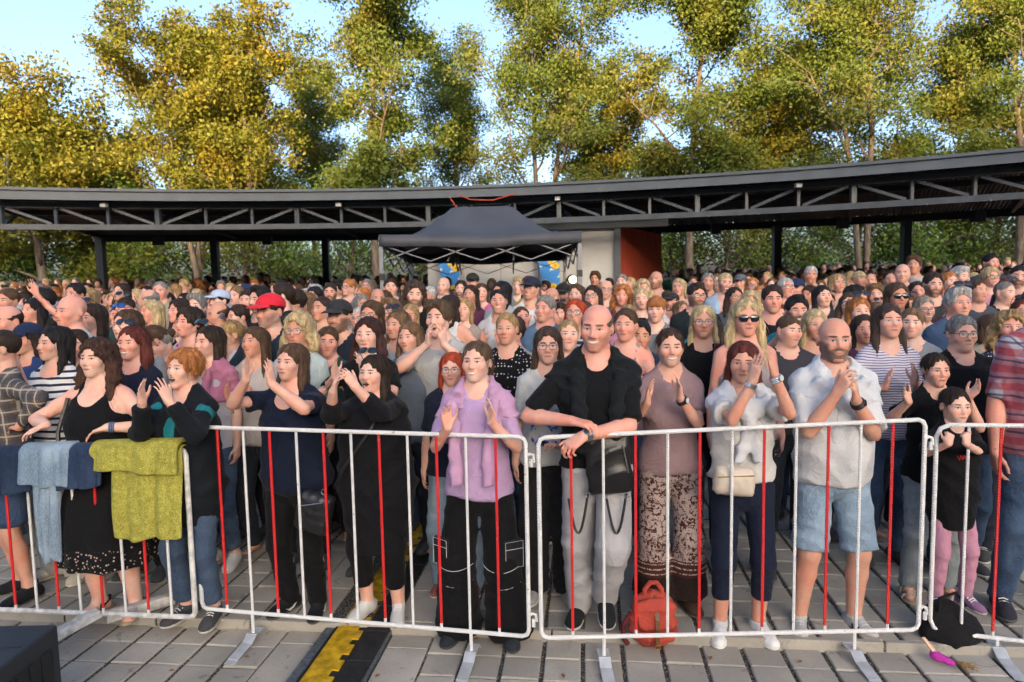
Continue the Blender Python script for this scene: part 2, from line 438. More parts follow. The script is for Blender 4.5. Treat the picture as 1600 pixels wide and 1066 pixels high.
@cached
def cloth_mat(c=(.1, .1, .1), pat=None, c2=None, c3=None, rough=.85, sheen=.15, bump=.35, scale=1.0):
    m = cloth_template(pat, rough, sheen, bump, scale, c2 is not None, c3 is not None).copy()
    for n, q in (('c', c), ('c2', c2), ('c3', c3)):
        if q is not None and n in m.node_tree.nodes: m.node_tree.nodes[n].outputs[0].default_value = (*q, 1)
    return m
@cached
def cloth_template(pat, rough, sheen, bump, scale, h2, h3):
    T = NT('cloth')
    def rgb(n):
        nd = T.n('RGB'); nd.name = n; return nd.outputs[0]
    c = rgb('c'); c2 = rgb('c2') if h2 else None; c3 = rgb('c3') if h3 else None
    ob = T.coord('Object'); M = T.math
    col = c
    sp = T.n('SeparateXYZ'); T.link(ob, sp.inputs[0]); x, y, z = sp.outputs
    def band(v, period, width, ph=0.0):
        f = M('FRACT', M('ADD', M('DIVIDE', v, period), ph)); return T.ss(M('ABSOLUTE', M('SUBTRACT', f, .5)), width * .5 + .03, width * .5 - .03)
    if pat == 'stripes':
        w = M('ADD', z, M('MULTIPLY', T.noise(ob, 6, 2), .02)); col = T.mix(band(w, .042 * scale, .38), c, c2)
    elif pat == 'finestripes':
        w = M('ADD', z, M('MULTIPLY', T.noise(ob, 6, 2), .03)); col = T.mix(band(w, .016 * scale, .35), c, c2)
    elif pat == 'plaid':
        n = M('MULTIPLY', T.noise(ob, 4, 2), .05)
        u = M('ADD', M('ADD', x, n), M('MULTIPLY', y, .8)); v = M('ADD', z, n)
        col = T.mix(M('MULTIPLY', band(u, .085 * scale, .42), .6), c, c2); col = T.mix(M('MULTIPLY', band(v, .085 * scale, .42), .6), col, c2)
        col = T.mix(M('MULTIPLY', band(u, .085 * scale, .12, .5), .75), col, c3); col = T.mix(M('MULTIPLY', band(v, .085 * scale, .12, .5), .75), col, c3)
    elif pat == 'floral':
        wv = T.n('TexVoronoi', feature='DISTANCE_TO_EDGE'); T.link(ob, wv.inputs['Vector']); wv.inputs['Scale'].default_value = 24
        n = T.noise(ob, 21, 4, .6, 2.2); n2 = T.noise(ob, 48, 2, .5, 1.5)
        leaf = M('MAXIMUM', T.ss(n, .53, .55), M('MULTIPLY', T.ss(n2, .56, .58), T.ss(n, .44, .46)))
        col = T.mix(leaf, c, c2)
        col = T.mix(M('MULTIPLY', T.ss(n2, .42, .40), leaf), col, c)
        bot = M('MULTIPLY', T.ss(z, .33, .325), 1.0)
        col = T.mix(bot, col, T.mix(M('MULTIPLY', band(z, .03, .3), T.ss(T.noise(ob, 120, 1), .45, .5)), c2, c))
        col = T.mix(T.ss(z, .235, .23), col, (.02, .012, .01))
    elif pat == 'dots':
        vo = T.n('TexVoronoi', feature='F1'); T.link(ob, vo.inputs['Vector']); vo.inputs['Scale'].default_value = 42 / scale; vo.inputs['Randomness'].default_value = .35
        col = T.mix(T.ss(vo.outputs['Distance'], .27, .22), c, c2)
    elif pat == 'lace':
        vo = T.n('TexVoronoi', feature='F1'); T.link(ob, vo.inputs['Vector']); vo.inputs['Scale'].default_value = 52
        hole = M('MULTIPLY', T.ss(vo.outputs['Distance'], .30, .24), T.ss(z, scale + .13, scale + .12)); col = T.mix(hole, c, c2)
    elif pat == 'flowers':
        vo = T.n('TexVoronoi', feature='F1'); T.link(ob, vo.inputs['Vector']); vo.inputs['Scale'].default_value = 24 / scale
        col = T.mix(T.ss(vo.outputs['Distance'], .42, .34), c, c2); col = T.mix(T.ss(vo.outputs['Distance'], .16, .12), col, c3 or c)
    elif pat == 'denim':
        n = T.noise(ob, 5, 3); tw = T.n('TexNoise'); mp = T.coord('Object', (260, 260, 60)); T.link(mp, tw.inputs['Vector']); tw.inputs['Scale'].default_value = 1
        w = M('MULTIPLY', T.ss(T.noise(ob, 3.5, 2), .42, .72), .55)
        col = T.mix(w, c, c2); col = T.mix(M('MULTIPLY', T.ss(tw.outputs[0], .45, .6), .35), col, c2)
    elif pat == 'print':      # blue butterfly-like print on the chest
        n = T.noise(ob, 16, 3, .6, 1.0)
        reg = M('MULTIPLY', M('MULTIPLY', T.ss(M('ABSOLUTE', M('ADD', x, .01)), .10, .085), T.ss(M('ABSOLUTE', M('SUBTRACT', z, scale)), .10, .08)), T.ss(y, -.03, -.05))
        col = T.mix(M('MULTIPLY', T.ss(n, .5, .53), reg), c, c2); col = T.mix(M('MULTIPLY', T.ss(n, .60, .62), reg), col, c3)
    v1 = T.noise(ob, 7, 3)
    col = T.mix(T.ss(v1, .3, .75), T.mix(1.0, col, (.86, .86, .86), 'MULTIPLY'), col)
    b1 = T.noise(ob, 24, 3, .5, .6); b2 = T.noise(T.coord('Object', (420, 420, 420)), 1.0, 1)
    cr = M('ABSOLUTE', M('SUBTRACT', T.noise(ob, 8.5, 2, .45, 1.3), .5)); crease = M('POWER', M('SUBTRACT', 1, M('MULTIPLY', cr, 2.0)), 9.0)
    h = M('ADD', M('ADD', M('MULTIPLY', b1, .6), M('MULTIPLY', crease, .28)), M('MULTIPLY', b2, .10))
    T.bump(h, bump, .024)
    T.set(col, rough, spec=.12); T.b.inputs['Sheen Weight'].default_value = sheen * .25; T.b.inputs['Sheen Roughness'].default_value = .5
    return T.m

@cached
def hair_mat(c=(.05, .03, .02), c2=None):
    m = hair_template().copy(); m.node_tree.nodes['c'].outputs[0].default_value = (*c, 1)
    return m
@cached
def hair_template():
    T = NT('hair'); nd = T.n('RGB'); nd.name = 'c'; c = nd.outputs[0]
    m = T.coord('Object', (190, 190, 16)); n = T.noise(m, 1.0, 3, .6); n2 = T.noise(T.coord('Object', (45, 45, 7)), 1, 2)
    lo = T.mix(1.0, c, (.52, .50, .48), 'MULTIPLY'); hi = T.mix(1.0, c, (1.5, 1.42, 1.34), 'MULTIPLY')
    col = T.mix(T.ss(n, .35, .66), lo, c); col = T.mix(T.math('MULTIPLY', T.ss(n2, .48, .70), .85), col, hi)
    T.bump(n, 1.0, .008)
    return T.set(col, .55, spec=.22)

@cached
def plain_mat(name, c, rough=.5, metal=0.0, spec=.5, nz=.12, scale=20, bump=0.0, coat=0.0):
    T = NT(name); ob = T.coord('Object'); n = T.noise(ob, scale, 4)
    col = T.mix(T.ss(n, .3, .72), T.mix(1.0, c, (1 - nz * 1.6,) * 3, 'MULTIPLY'), c)
    rr = T.math('ADD', rough - .08, T.math('MULTIPLY', n, .16))
    if bump: T.bump(T.noise(ob, scale * 5, 3), bump, .004)
    T.set(col, rr, metal, spec)
    if coat: T.b.inputs['Coat Weight'].default_value = coat
    return T.m
# ------------------------------------------------------------------ people
def V3(*a): return np.array(a, float)
def unit(v): v = np.asarray(v, float); return v / (np.linalg.norm(v) + 1e-12)
def rotm(yaw=0, pitch=0, roll=0):
    """head frame: yaw about z (positive turns the face to the picture's right), pitch (positive looks up), roll"""
    return np.array((Matrix.Rotation(yaw, 3, 'Z') @ Matrix.Rotation(-pitch, 3, 'X') @ Matrix.Rotation(roll, 3, 'Y')))

def head_sdf(x, y, z, P):
    """head-local metres, eyes at z=0, face towards -y; P: dict of shape parameters"""
    ax = np.abs(x)
    w = P.get('w', 1.0); jaw = P.get('jaw', 1.0); fem = P.get('fem', 0.5); fat = P.get('fat', 0.0)
    d = ell_d(x, y - .012, z - .034, (.0755 * w, .094, .082))
    face = ell_d(x, y + .020, z + .030, ((.060 + .010 * fat) * w, .070, .084))
    d = smin(d, face, .035)
    # jaw and chin
    jx = (.046 + .008 * fat) * w * jaw
    def cap(a, b, ra, rb, sym=True):
        X = ax if sym else x
        ba = (b[0] - a[0], b[1] - a[1], b[2] - a[2]); L = ba[0] ** 2 + ba[1] ** 2 + ba[2] ** 2
        h = np.clip(((X - a[0]) * ba[0] + (y - a[1]) * ba[1] + (z - a[2]) * ba[2]) / L, 0, 1)
        return np.sqrt((X - a[0] - h * ba[0]) ** 2 + (y - a[1] - h * ba[1]) ** 2 + (z - a[2] - h * ba[2]) ** 2) - (ra + (rb - ra) * h)
    def sph(c, r, sym=True):
        X = ax if sym else x
        return np.sqrt((X - c[0]) ** 2 + (y - c[1]) ** 2 + (z - c[2]) ** 2) - r
    def el(c, r, sym=True):
        X = ax if sym else x
        return ell_d(X - c[0], y - c[1], z - c[2], r)
    op = P.get('open', 0.0)
    zc = -.098 - .016 * op
    d = smin(d, cap((jx, .008, -.052), (.012, -.062, zc + .006), .020, .017), .030)
    d = smin(d, el((0, -.067, zc), (.022 * jaw, .019, .016), False), .022)
    if fat > .3: d = smin(d, el((0, -.03, -.105), (.045, .04, .022), False), .03)
    # cheeks
    sm = P.get('smile', 0.0)
    d = smin(d, sph((.037 * w, -.058 - .003 * sm, -.028 + .005 * sm), .027 + .0035 * sm + .003 * fat), .028)
    # brow ridge, eye sockets, eyeballs, lids
    d = smin(d, cap((.012, -.083, .018), (.046, -.068, .020), .0105 - .002 * fem, .010), .016)
    d = smax(d, -el((.031, -.099, .001), (.019, .021, .0125)), .014)
    d = smin(d, sph((.031, -.0715, .000), .0152), .005)
    d = smin(d, cap((.018, -.0835, .0085), (.045, -.076, .0075), .0042, .004), .006)
    d = smin(d, cap((.019, -.0825, -.0095), (.044, -.0765, -.0085), .0038, .0038), .007)
    # nose
    ns = P.get('nose', 1.0)
    d = smin(d, cap((0, -.083, .012), (0, -.108 - .006 * (ns - 1), -.031), .0075, .0105 * ns, False), .014)
    d = smin(d, sph((.0125 * ns, -.095, -.036), .0085 * ns), .008)
    d = smax(d, -sph((.007, -.103, -.0455), .0038), .004)
    # muzzle and lips
    d = smin(d, el((0, -.070, -.064), (.034, .024, .026), False), .02)
    mw = .024 + .005 * sm
    lz = z - sm * .22 * ax * ax * 10
    up = ell_d(x, y + .0905, lz + .0585 - .004 * op, (mw, .0075, .0052))
    lo = ell_d(x, y + .0885, lz + .0690 + .014 * op, (mw * .86, .0078, .0064))
    d = smin(d, up, .006); d = smin(d, lo, .006)
    if op > .15:
        d = smax(d, -ell_d(x, y + .100, lz + .0640 + .007 * op, (mw * (.92 - .25 * op), .030, .003 + .013 * op)), .004)
    # smile lines beside the nose
    d = smax(d, -cap((.0195, -.0905, -.038), (.034 + .003 * sm, -.079, -.062), .0012 + .0016 * sm, .0012 + .001 * sm), .007)
    # ears
    if not P.get('noear'):
        e = ell_d(ax - .078 * w, (y - .016) * .93 + (z + .006) * .25, (z + .006) * .97 - (y - .016) * .25, (.0095, .019, .032))
        e = smax(e, -ell_d(ax - .090 * w, y - .010, z + .004, (.008, .010, .018)), .004)
        d = smin(d, e, .008)
    return d

HEADK = .232     # chin-to-crown height of the head_sdf head

def thin_out(v, q, keep, cell):
    """merge vertices cell by cell outside the boxes that need detail; returns triangles"""
    k = np.zeros(len(v), bool)
    for lo, hi in keep: k |= ((v > lo) & (v < hi)).all(1)
    key = np.floor(v / cell).astype(np.int64); code = key[:, 0] * 4000003 + key[:, 1] * 2003 + key[:, 2]
    code[k] = -10 ** 12 - np.arange(len(v))[k]
    _, inv = np.unique(code, return_inverse=True); inv = inv.ravel(); n = inv.max() + 1
    cnt = np.bincount(inv, minlength=n).astype(f4); nv = np.stack([np.bincount(inv, weights=v[:, i], minlength=n) / cnt for i in range(3)], 1).astype(f4)
    t = np.concatenate([q[:, [0, 1, 2]], q[:, [0, 2, 3]]]); t = inv[t]
    t = t[(t[:, 0] != t[:, 1]) & (t[:, 1] != t[:, 2]) & (t[:, 2] != t[:, 0])]
    srt = np.sort(t, 1); _, ix = np.unique(srt[:, 0].astype(np.int64) * n * n + srt[:, 1] * n + srt[:, 2], return_index=True)
    return nv, t[np.sort(ix)].astype(np.int32)

class Person:
    """joints of one person in its own frame: x to the picture's right, facing -y, z up, origin between the feet"""
    def __init__(s, H=1.72, sex='f', bulk=1.0, belly=0.0, lean=0.0, side=0.0, head=(0, 0, 0), headk=1.0, armL=None, armR=None,
                 stance=.10, feet=None, bust=1.0, shoulder=1.0, face=None, hip=0.0, knees=None, handk=1.0, legk=1.0):
        k = s.k = H / 1.75
        s.H, s.sex, s.bulk, s.belly = H, sex, bulk, belly
        m = 1.0 if sex == 'm' else 0.0
        s.m = m; s.bust = bust; s.handk = handk
        B = bulk
        if sex == 'm':
            pr = [(.80, .150, .105, 0), (.90, .168, .118, .005), (.98, .162, .112, 0), (1.07, .156, .108, 0), (1.20, .166, .115, 0),
                  (1.32, .172, .118, .005), (1.40, .155, .100, .01), (1.455, .105, .080, .015), (1.50, .066, .064, .02), (1.53, .054, .056, .018)]
        elif sex == 'c':
            pr = [(.80, .135, .10, 0), (.90, .145, .105, .005), (.98, .138, .10, 0), (1.07, .132, .098, 0), (1.20, .138, .10, 0),
                  (1.32, .150, .10, .005), (1.40, .150, .09, .01), (1.455, .10, .07, .015), (1.50, .056, .056, .02), (1.53, .046, .048, .018)]
        else:
            pr = [(.80, .150, .108, .005), (.90, .178, .125, .012), (.98, .164, .114, .005), (1.08, .132, .096, 0), (1.19, .142, .102, 0),
                  (1.30, .148, .104, .005), (1.39, .138, .090, .01), (1.445, .095, .070, .015), (1.49, .056, .056, .02), (1.53, .046, .049, .018)]
        P = []
        pr[0] = (.80, pr[0][1] * .62, pr[0][2] * .62, pr[0][3]); pr.insert(1, (.845, pr[1][1] * .9, pr[1][2] * .92, pr[1][3]))
        for z, a, b, yc in pr:
            q = 1.0 if z > 1.44 else B
            bl = math.exp(-((z - 1.06) / .13) ** 2) * belly
            P.append([z * k, a * k * (q + .35 * bl), (b * (q + (q - 1) * .5) + .07 * bl) * k, (yc - .045 * bl) * k])
        s.prof = np.array(P)
        s.pel = V3(0, 0, .93 * k)
        c, si = math.cos(lean), math.sin(lean)
        Rl = np.array([[1, 0, 0], [0, c, -si], [0, si, c]]) @ np.array(Matrix.Rotation(side, 3, 'Y'))   # lean forward = towards -y
        s.R = Rl
        s.up = lambda p: s.pel + Rl @ (np.asarray(p, float) * k - s.pel)     # torso frame (metres at 1.75) -> person frame
        s.o = s.pel - Rl @ s.pel
        sw = (.166 if m else .146 if sex == 'f' else .134) * shoulder * (1 + .35 * (B - 1))
        s.sw = sw
        s.sh = {-1: s.up((-sw, .012, 1.40)), 1: s.up((sw, .012, 1.40))}
        s.l1, s.l2 = (.295 if m else .275) * k, (.255 if m else .238) * k
        s.arm = {}
        for sd, A in ((-1, armL), (1, armR)):
            A = dict(A or {})
            w = A.get('w')
            if w is None:
                w = V3(sd * (sw + .075), -.03, .86) * k; w = w + (s.sh[sd] - V3(sd * sw, .012, 1.40) * k)
                A.setdefault('f', (0, -.12, -1)); A.setdefault('n', (-sd, 0, 0)); A.setdefault('hint', (sd * .5, 1, 0)); A.setdefault('curl', .35)
            w = np.asarray(w, float)
            S = s.sh[sd]
            v = w - S; L = np.linalg.norm(v)
            mx = (s.l1 + s.l2) * .995
            if L > mx: w = S + v / L * mx; v = w - S; L = mx
            mn = abs(s.l1 - s.l2) + .06
            if L < mn: w = S + v / L * mn; v = w - S; L = mn
            u = v / L
            aa = (s.l1 ** 2 - s.l2 ** 2 + L * L) / (2 * L)
            hh = math.sqrt(max(0, s.l1 ** 2 - aa * aa))
            hn = np.asarray(A.get('hint', (sd * .8, .3, -1)), float); hn = unit(hn - u * (hn @ u))
            e = S + u * aa + hn * hh
            f = unit(A.get('f', unit(w - e))); n = np.asarray(A.get('n', (-sd, 0, 0)), float); n = unit(n - f * (n @ f))
            s.arm[sd] = dict(posed=('p' in (A or {}) or bool(armL if sd < 0 else armR)), e=e, w=w, f=f, n=n, curl=A.get('curl', .12), spread=A.get('spread', .12), thumb=A.get('thumb', .6), S=S, bend=A.get('bend'))
        # legs
        s.hipx = (.092 if sex != 'c' else .08) * k * (1 + .25 * (B - 1))
        feet = feet or {-1: (-stance * k, 0.0, 0.0), 1: (stance * k, 0.0, 0.0)}
        s.leg = {}
        for sd in (-1, 1):
            fx, fy, fz = feet[sd][:3]; yaw = feet[sd][3] if len(feet[sd]) > 3 else sd * .28
            pt = feet[sd][4] if len(feet[sd]) > 4 else 0.0
            hp = V3(sd * s.hipx, .005, .90 * k)
            an = V3(fx, fy + .035 * k, fz + .085 * k)
            v = an - hp; L = np.linalg.norm(v); la = .425 * k; lb = .405 * k
            if L > (la + lb) * .999: an = hp + v / L * (la + lb) * .999; v = an - hp; L = np.linalg.norm(v)
            u = v / L; a = (la * la - lb * lb + L * L) / (2 * L); h = math.sqrt(max(0, la * la - a * a))
            hn = np.asarray((knees or {}).get(sd, (sd * .15, -1, 0)), float); hn = unit(hn - u * (hn @ u))
            kn = hp + u * a + hn * h
            toe = V3(math.sin(yaw) * math.cos(pt), -math.cos(yaw) * math.cos(pt), math.sin(pt))
            s.leg[sd] = dict(h=hp, k=kn, a=an, toe=toe)
        # head
        hk = s.hk = k * headk * (1.0 if sex == 'm' else .97)
        s.hy, s.hp_, s.hr = head
        s.HR = rotm(*head)
        s.nb = s.up((0, .018, 1.50))                      # base of the neck
        s.skull = s.up((0, .012, 1.575 if sex != 'c' else 1.56))   # pivot below the skull
        s.ho = s.skull + s.HR @ (V3(0, -.006, .058) * hk * (1 if sex != 'c' else 1.1))   # head origin (between the eyes, mid skull)
        s.face = dict(fem=0 if m else 1, w=1.0, jaw=1.04 if m else .94); s.face.update(face or {})
    # ---- body surface
    def hand_prims(s, sd):
        A = s.arm[sd]; w, f, n = A['w'], A['f'], A['n']; k = s.k * s.handk * (.95 if s.m else .87)
        t = np.cross(f, n) * 1.0                          # towards the thumb: right/left handed
        t = unit(t) * (1 if sd < 0 else -1)
        cu, sp = A['curl'], A['spread']
        out = []
        wr = w + f * .005 * k
        lens = (.072, .080, .074, .058); rad = (.0080, .0084, .0080, .0072)
        offs = (.030, .0105, -.0095, -.028); kn = (.086, .090, .086, .078)
        for i in range(4):
            b = w + (f * kn[i] + t * offs[i]) * k
            a0 = w + (f * .012 + t * offs[i] * .62) * k
            out.append((a0, b, .0150 * k, .0112 * k, .012))
            d = unit(f + t * sp * (1.5 - i) * .9); p = b
            c = cu * (1 + .12 * i) if np.isscalar(cu) else cu[i]
            bend = 0
            for j, fr in enumerate((.44, .31, .25)):
                bend += c * (1.0 if j == 0 else 1.15)
                dd = unit(d * math.cos(bend) + n * math.sin(bend))
                q = p + dd * lens[i] * fr * 1.06 * k
                out.append((p, q, rad[i] * (1 - .09 * j) * k, rad[i] * (1 - .09 * (j + 1)) * k, .003))
                p = q
        th = A['thumb']
        p0 = w + (f * .022 + t * .020 + n * .004) * k
        d1 = unit(f * .72 + t * (.35 + .75 * th) + n * .35); p1 = p0 + d1 * .040 * k
        d2 = unit(f * .92 + t * (.10 + .62 * th) + n * .18); p2 = p1 + d2 * .034 * k
        d3 = unit(f * 1.0 + t * (.45 * th - .05) + n * .10); p3 = p2 + d3 * .027 * k
        out += [(p0, p1, .0150 * k, .0115 * k, .012), (p1, p2, .0112 * k, .0098 * k, .004), (p2, p3, .0098 * k, .0080 * k, .003)]
        return out
    def bounds(s):
        pts = [s.ho, s.skull] + [s.arm[d]['w'] + s.arm[d]['f'] * .19 * s.k for d in (-1, 1)] + [s.arm[d]['e'] for d in (-1, 1)] + \
              [s.leg[d]['a'] + s.leg[d]['toe'] * .2 * s.k for d in (-1, 1)] + [s.leg[d]['k'] for d in (-1, 1)] + [s.sh[d] for d in (-1, 1)]
        lo = np.min(pts, 0) - .15 * s.k; hi = np.max(pts, 0) + .15 * s.k
        lo[0] = min(lo[0], -.27 * s.bulk); hi[0] = max(hi[0], .27 * s.bulk); lo[1] = min(lo[1], -.27 * s.bulk - .06 * s.belly); hi[1] = max(hi[1], .2 * s.bulk)
        hi[2] = max(hi[2], s.ho[2] + .16); lo[2] = min(lo[2], -.02)
        return lo, hi
    def torso(s, g, k=.03, off=0.0, bust=True, z0=None, arms=True):
        pr = s.prof if z0 is None else s.prof
        g.loft(pr, s.R, s.o, k, off=off)
        if s.sex == 'f' and bust:
            for sd in (-1, 1):
                c = s.up((sd * .074, -.075 - .02 * (s.bust - 1), 1.235 - .01 * (s.bust - 1)))
                g.ell(c, V3(.066, .058, .062) * s.k * (.6 * s.bust + .4 * s.bulk), M=s.R, k=.04, off=off)
        if s.m:
            for sd in (-1, 1):
                g.ell(s.up((sd * .08, -.07, 1.31)), V3(.085, .05, .06) * s.k * (.5 + .5 * s.bulk), M=s.R, k=.04, off=off)
        # trapezius and shoulder
        for sd in (-1, 1):
            g.cone(s.up((sd * .035, .025, 1.50)), s.sh[sd] + V3(0, 0, .0) , .036 * s.k, .044 * s.k * (1 if s.m else .9), k=.04, off=off)
    def arm_prims(s, sd):
        A = s.arm[sd]; k = s.k; q = (.98 if s.m else .82) * (1 + .65 * (s.bulk - 1)) * (1 if s.sex != 'c' else .9)
        S, e, w = A['S'], A['e'], A['w']
        bi = S + (e - S) * .45
        fo = e + (w - e) * .25
        return [(S, bi, .054 * k * q, .047 * k * q, .03), (bi, e, .047 * k * q, .039 * k * q, .02),
                (e, fo, .040 * k * q, .043 * k * q, .015), (fo, w, .043 * k * q, .0265 * k * (.5 + .5 * q), .012)]
    def leg_prims(s, sd):
        L = s.leg[sd]; k = s.k; q = (1 + .75 * (s.bulk - 1)) * (1.0 if s.sex != 'c' else .82)
        h, kn, a, toe = L['h'], L['k'], L['a'], L['toe']
        ca = kn + (a - kn) * .32 + V3(0, .012, 0) * k
        return [(h, kn, .088 * k * q, .058 * k * q, .035), (kn, ca, .056 * k * q, .056 * k * q, .02), (ca, a, .056 * k * q, .037 * k * (.6 + .4 * q), .02)]
    def body_mesh(s, hres=.0055, dres=.0060, bres=.018, hands=True, bare=False, arms=False):
        lo, hi = s.bounds()
        hr = .15 * s.hk + .01
        fx, fy, fz = [], [], []
        hb = (s.ho + s.HR @ V3(0, .008, 0) - V3(.098, .135, .142) * s.hk * 1.05, s.ho + V3(.098, .135, .142) * s.hk * 1.05)
        F = [(hb[0], hb[1], hres)]
        if hands:
            for sd in (-1, 1):
                A = s.arm[sd]
                pts = np.array([p for pr in s.hand_prims(sd) for p in pr[:2]])
                F.append((pts.min(0) - .018, pts.max(0) + .018, dres if A['posed'] else dres * 1.7))
        ax = [axis(lo[i], hi[i], bres, [(f[0][i], f[1][i], f[2]) for f in F]) for i in range(3)]
        g = Grid(*ax)
        s.torso(g)
        for sd in (-1, 1):
            for a, b, ra, rb, k in s.leg_prims(sd): g.cone(a, b, ra, rb, k)
            L = s.leg[sd]; kk = s.k
            hl = L['a'] - L['toe'] * .035 * kk - V3(0, 0, .045) * kk
            to = L['a'] + L['toe'] * .135 * kk - V3(0, 0, .060) * kk
            g.cone(L['a'] - V3(0, 0, .01) * kk, hl, .034 * kk, .034 * kk, .02)
            g.cone(L['a'] - V3(0, 0, .02) * kk, to, .036 * kk, .022 * kk, .02)
            g.cone(hl, to, .030 * kk, .024 * kk, .02, sq=(np.array([0, 0, 1.0]), 1.1))
            lat = unit(np.cross(L['toe'], [0, 0, 1]))
            for j, dx in enumerate((-.028, -.010, .007, .022)):
                q = to + lat * dx * kk * (1 if sd > 0 else 1)
                g.cone(q - L['toe'] * .03 * kk, q + L['toe'] * (.032 - .006 * abs(j - 1)) * kk, .014 * kk, .010 * kk, .006)
        for sd in (-1, 1):
            for a, b, ra, rb, k in s.arm_prims(sd): g.cone(a, b, ra, rb, k)
        # neck
        nk = .055 * s.k * (1.0 if s.m else .86) * (.75 + .25 * s.bulk) if s.sex != 'c' else .043 * s.k
        g.cone(s.nb - V3(0, 0, .02), s.skull + s.HR @ V3(0, .012, .02) * s.hk, nk * 1.08, nk * .98, .035)
        # head
        sl = g.sl(hb[0] - .02, hb[1] + .02); X, Y, Z = g.P(sl)
        M = s.HR; q = 1 / s.hk
        px, py, pz = (X - s.ho[0]) * q, (Y - s.ho[1]) * q, (Z - s.ho[2]) * q
        hx = px * M[0, 0] + py * M[1, 0] + pz * M[2, 0]
        hy = px * M[0, 1] + py * M[1, 1] + pz * M[2, 1]
        hz = px * M[0, 2] + py * M[1, 2] + pz * M[2, 2]
        d = head_sdf(hx.astype(f4), hy.astype(f4), hz.astype(f4), s.face) * f4(s.hk)
        g.put(sl, d.astype(f4), .012)
        for sd in (-1, 1):
            if hands:
                hg = [p for p in s.hand_prims(sd)]
                for a, b, ra, rb, k in hg: g.cone(a, b, ra, rb, min(k, .012))
        v, qd = g.mesh()
        kp = [(f[0] - .012, f[1] + .012) for f in F]
        for sd in (-1, 1):
            if bare: pp = np.array([s.leg[sd]['k'], s.leg[sd]['a']]); kp.append((pp.min(0) - .085, pp.max(0) + .085))
            if arms and s.arm[sd]['posed']: pp = np.array([s.arm[sd]['e'], s.arm[sd]['w']]); kp.append((pp.min(0) - .06, pp.max(0) + .06))
        v, qd = thin_out(v, qd, kp, bres * .72)
        hpv = ((v - s.ho) @ M) * q
        far = ((hpv[:, 0] / .105) ** 2 + ((hpv[:, 1] - .0) / .128) ** 2 + ((hpv[:, 2] - .005) / .145) ** 2) > 1
        hpv[far] = (9, 9, 9)
        me = make_mesh('body', v, qd)
        at = me.attributes.new('hp', 'FLOAT_VECTOR', 'POINT'); at.data.foreach_set('vector', hpv.astype(f4).ravel())
        return me
    def head_matrix(s):
        m = Matrix([list(r) for r in s.HR * s.hk]).to_4x4(); m.translation = Vector(s.ho); return m

def folds(seed, amp, fx=26., fz=22.):
    """soft creases, outwards only: amp is the height of the ridges"""
    r = random.Random(seed); a, b, c, d, e = [r.uniform(0, 6.28) for _ in range(5)]; q = r.uniform(.8, 1.25); t = r.uniform(.35, .8) * r.choice((-1, 1))
    def fn(X, Y, Z):
        u = X * fx * q; v = Z * fz * q
        w1 = np.sin(u * .9 + t * v + 1.6 * np.sin(v * .33 + a) + b)               # slanting drapes
        w2 = np.sin(v * 1.15 - t * u * .8 + 1.8 * np.sin(u * .35 + d) + Y * 12 + e)
        m1 = .5 + .5 * np.sin(v * .4 + u * .3 + c); m2 = 1 - m1
        w = (1 - np.abs(w1)) ** 1.6 * m1 + (1 - np.abs(w2)) ** 1.6 * m2
        return (-amp * 1.5 * w + amp * .25).astype(f4)
    return fn
# ------------------------------------------------------------------ hair, clothes, shoes and things worn
def local_grid(lo, hi, res):
    return Grid(*[np.arange(lo[i], hi[i] + res, res, dtype=f4) for i in range(3)])

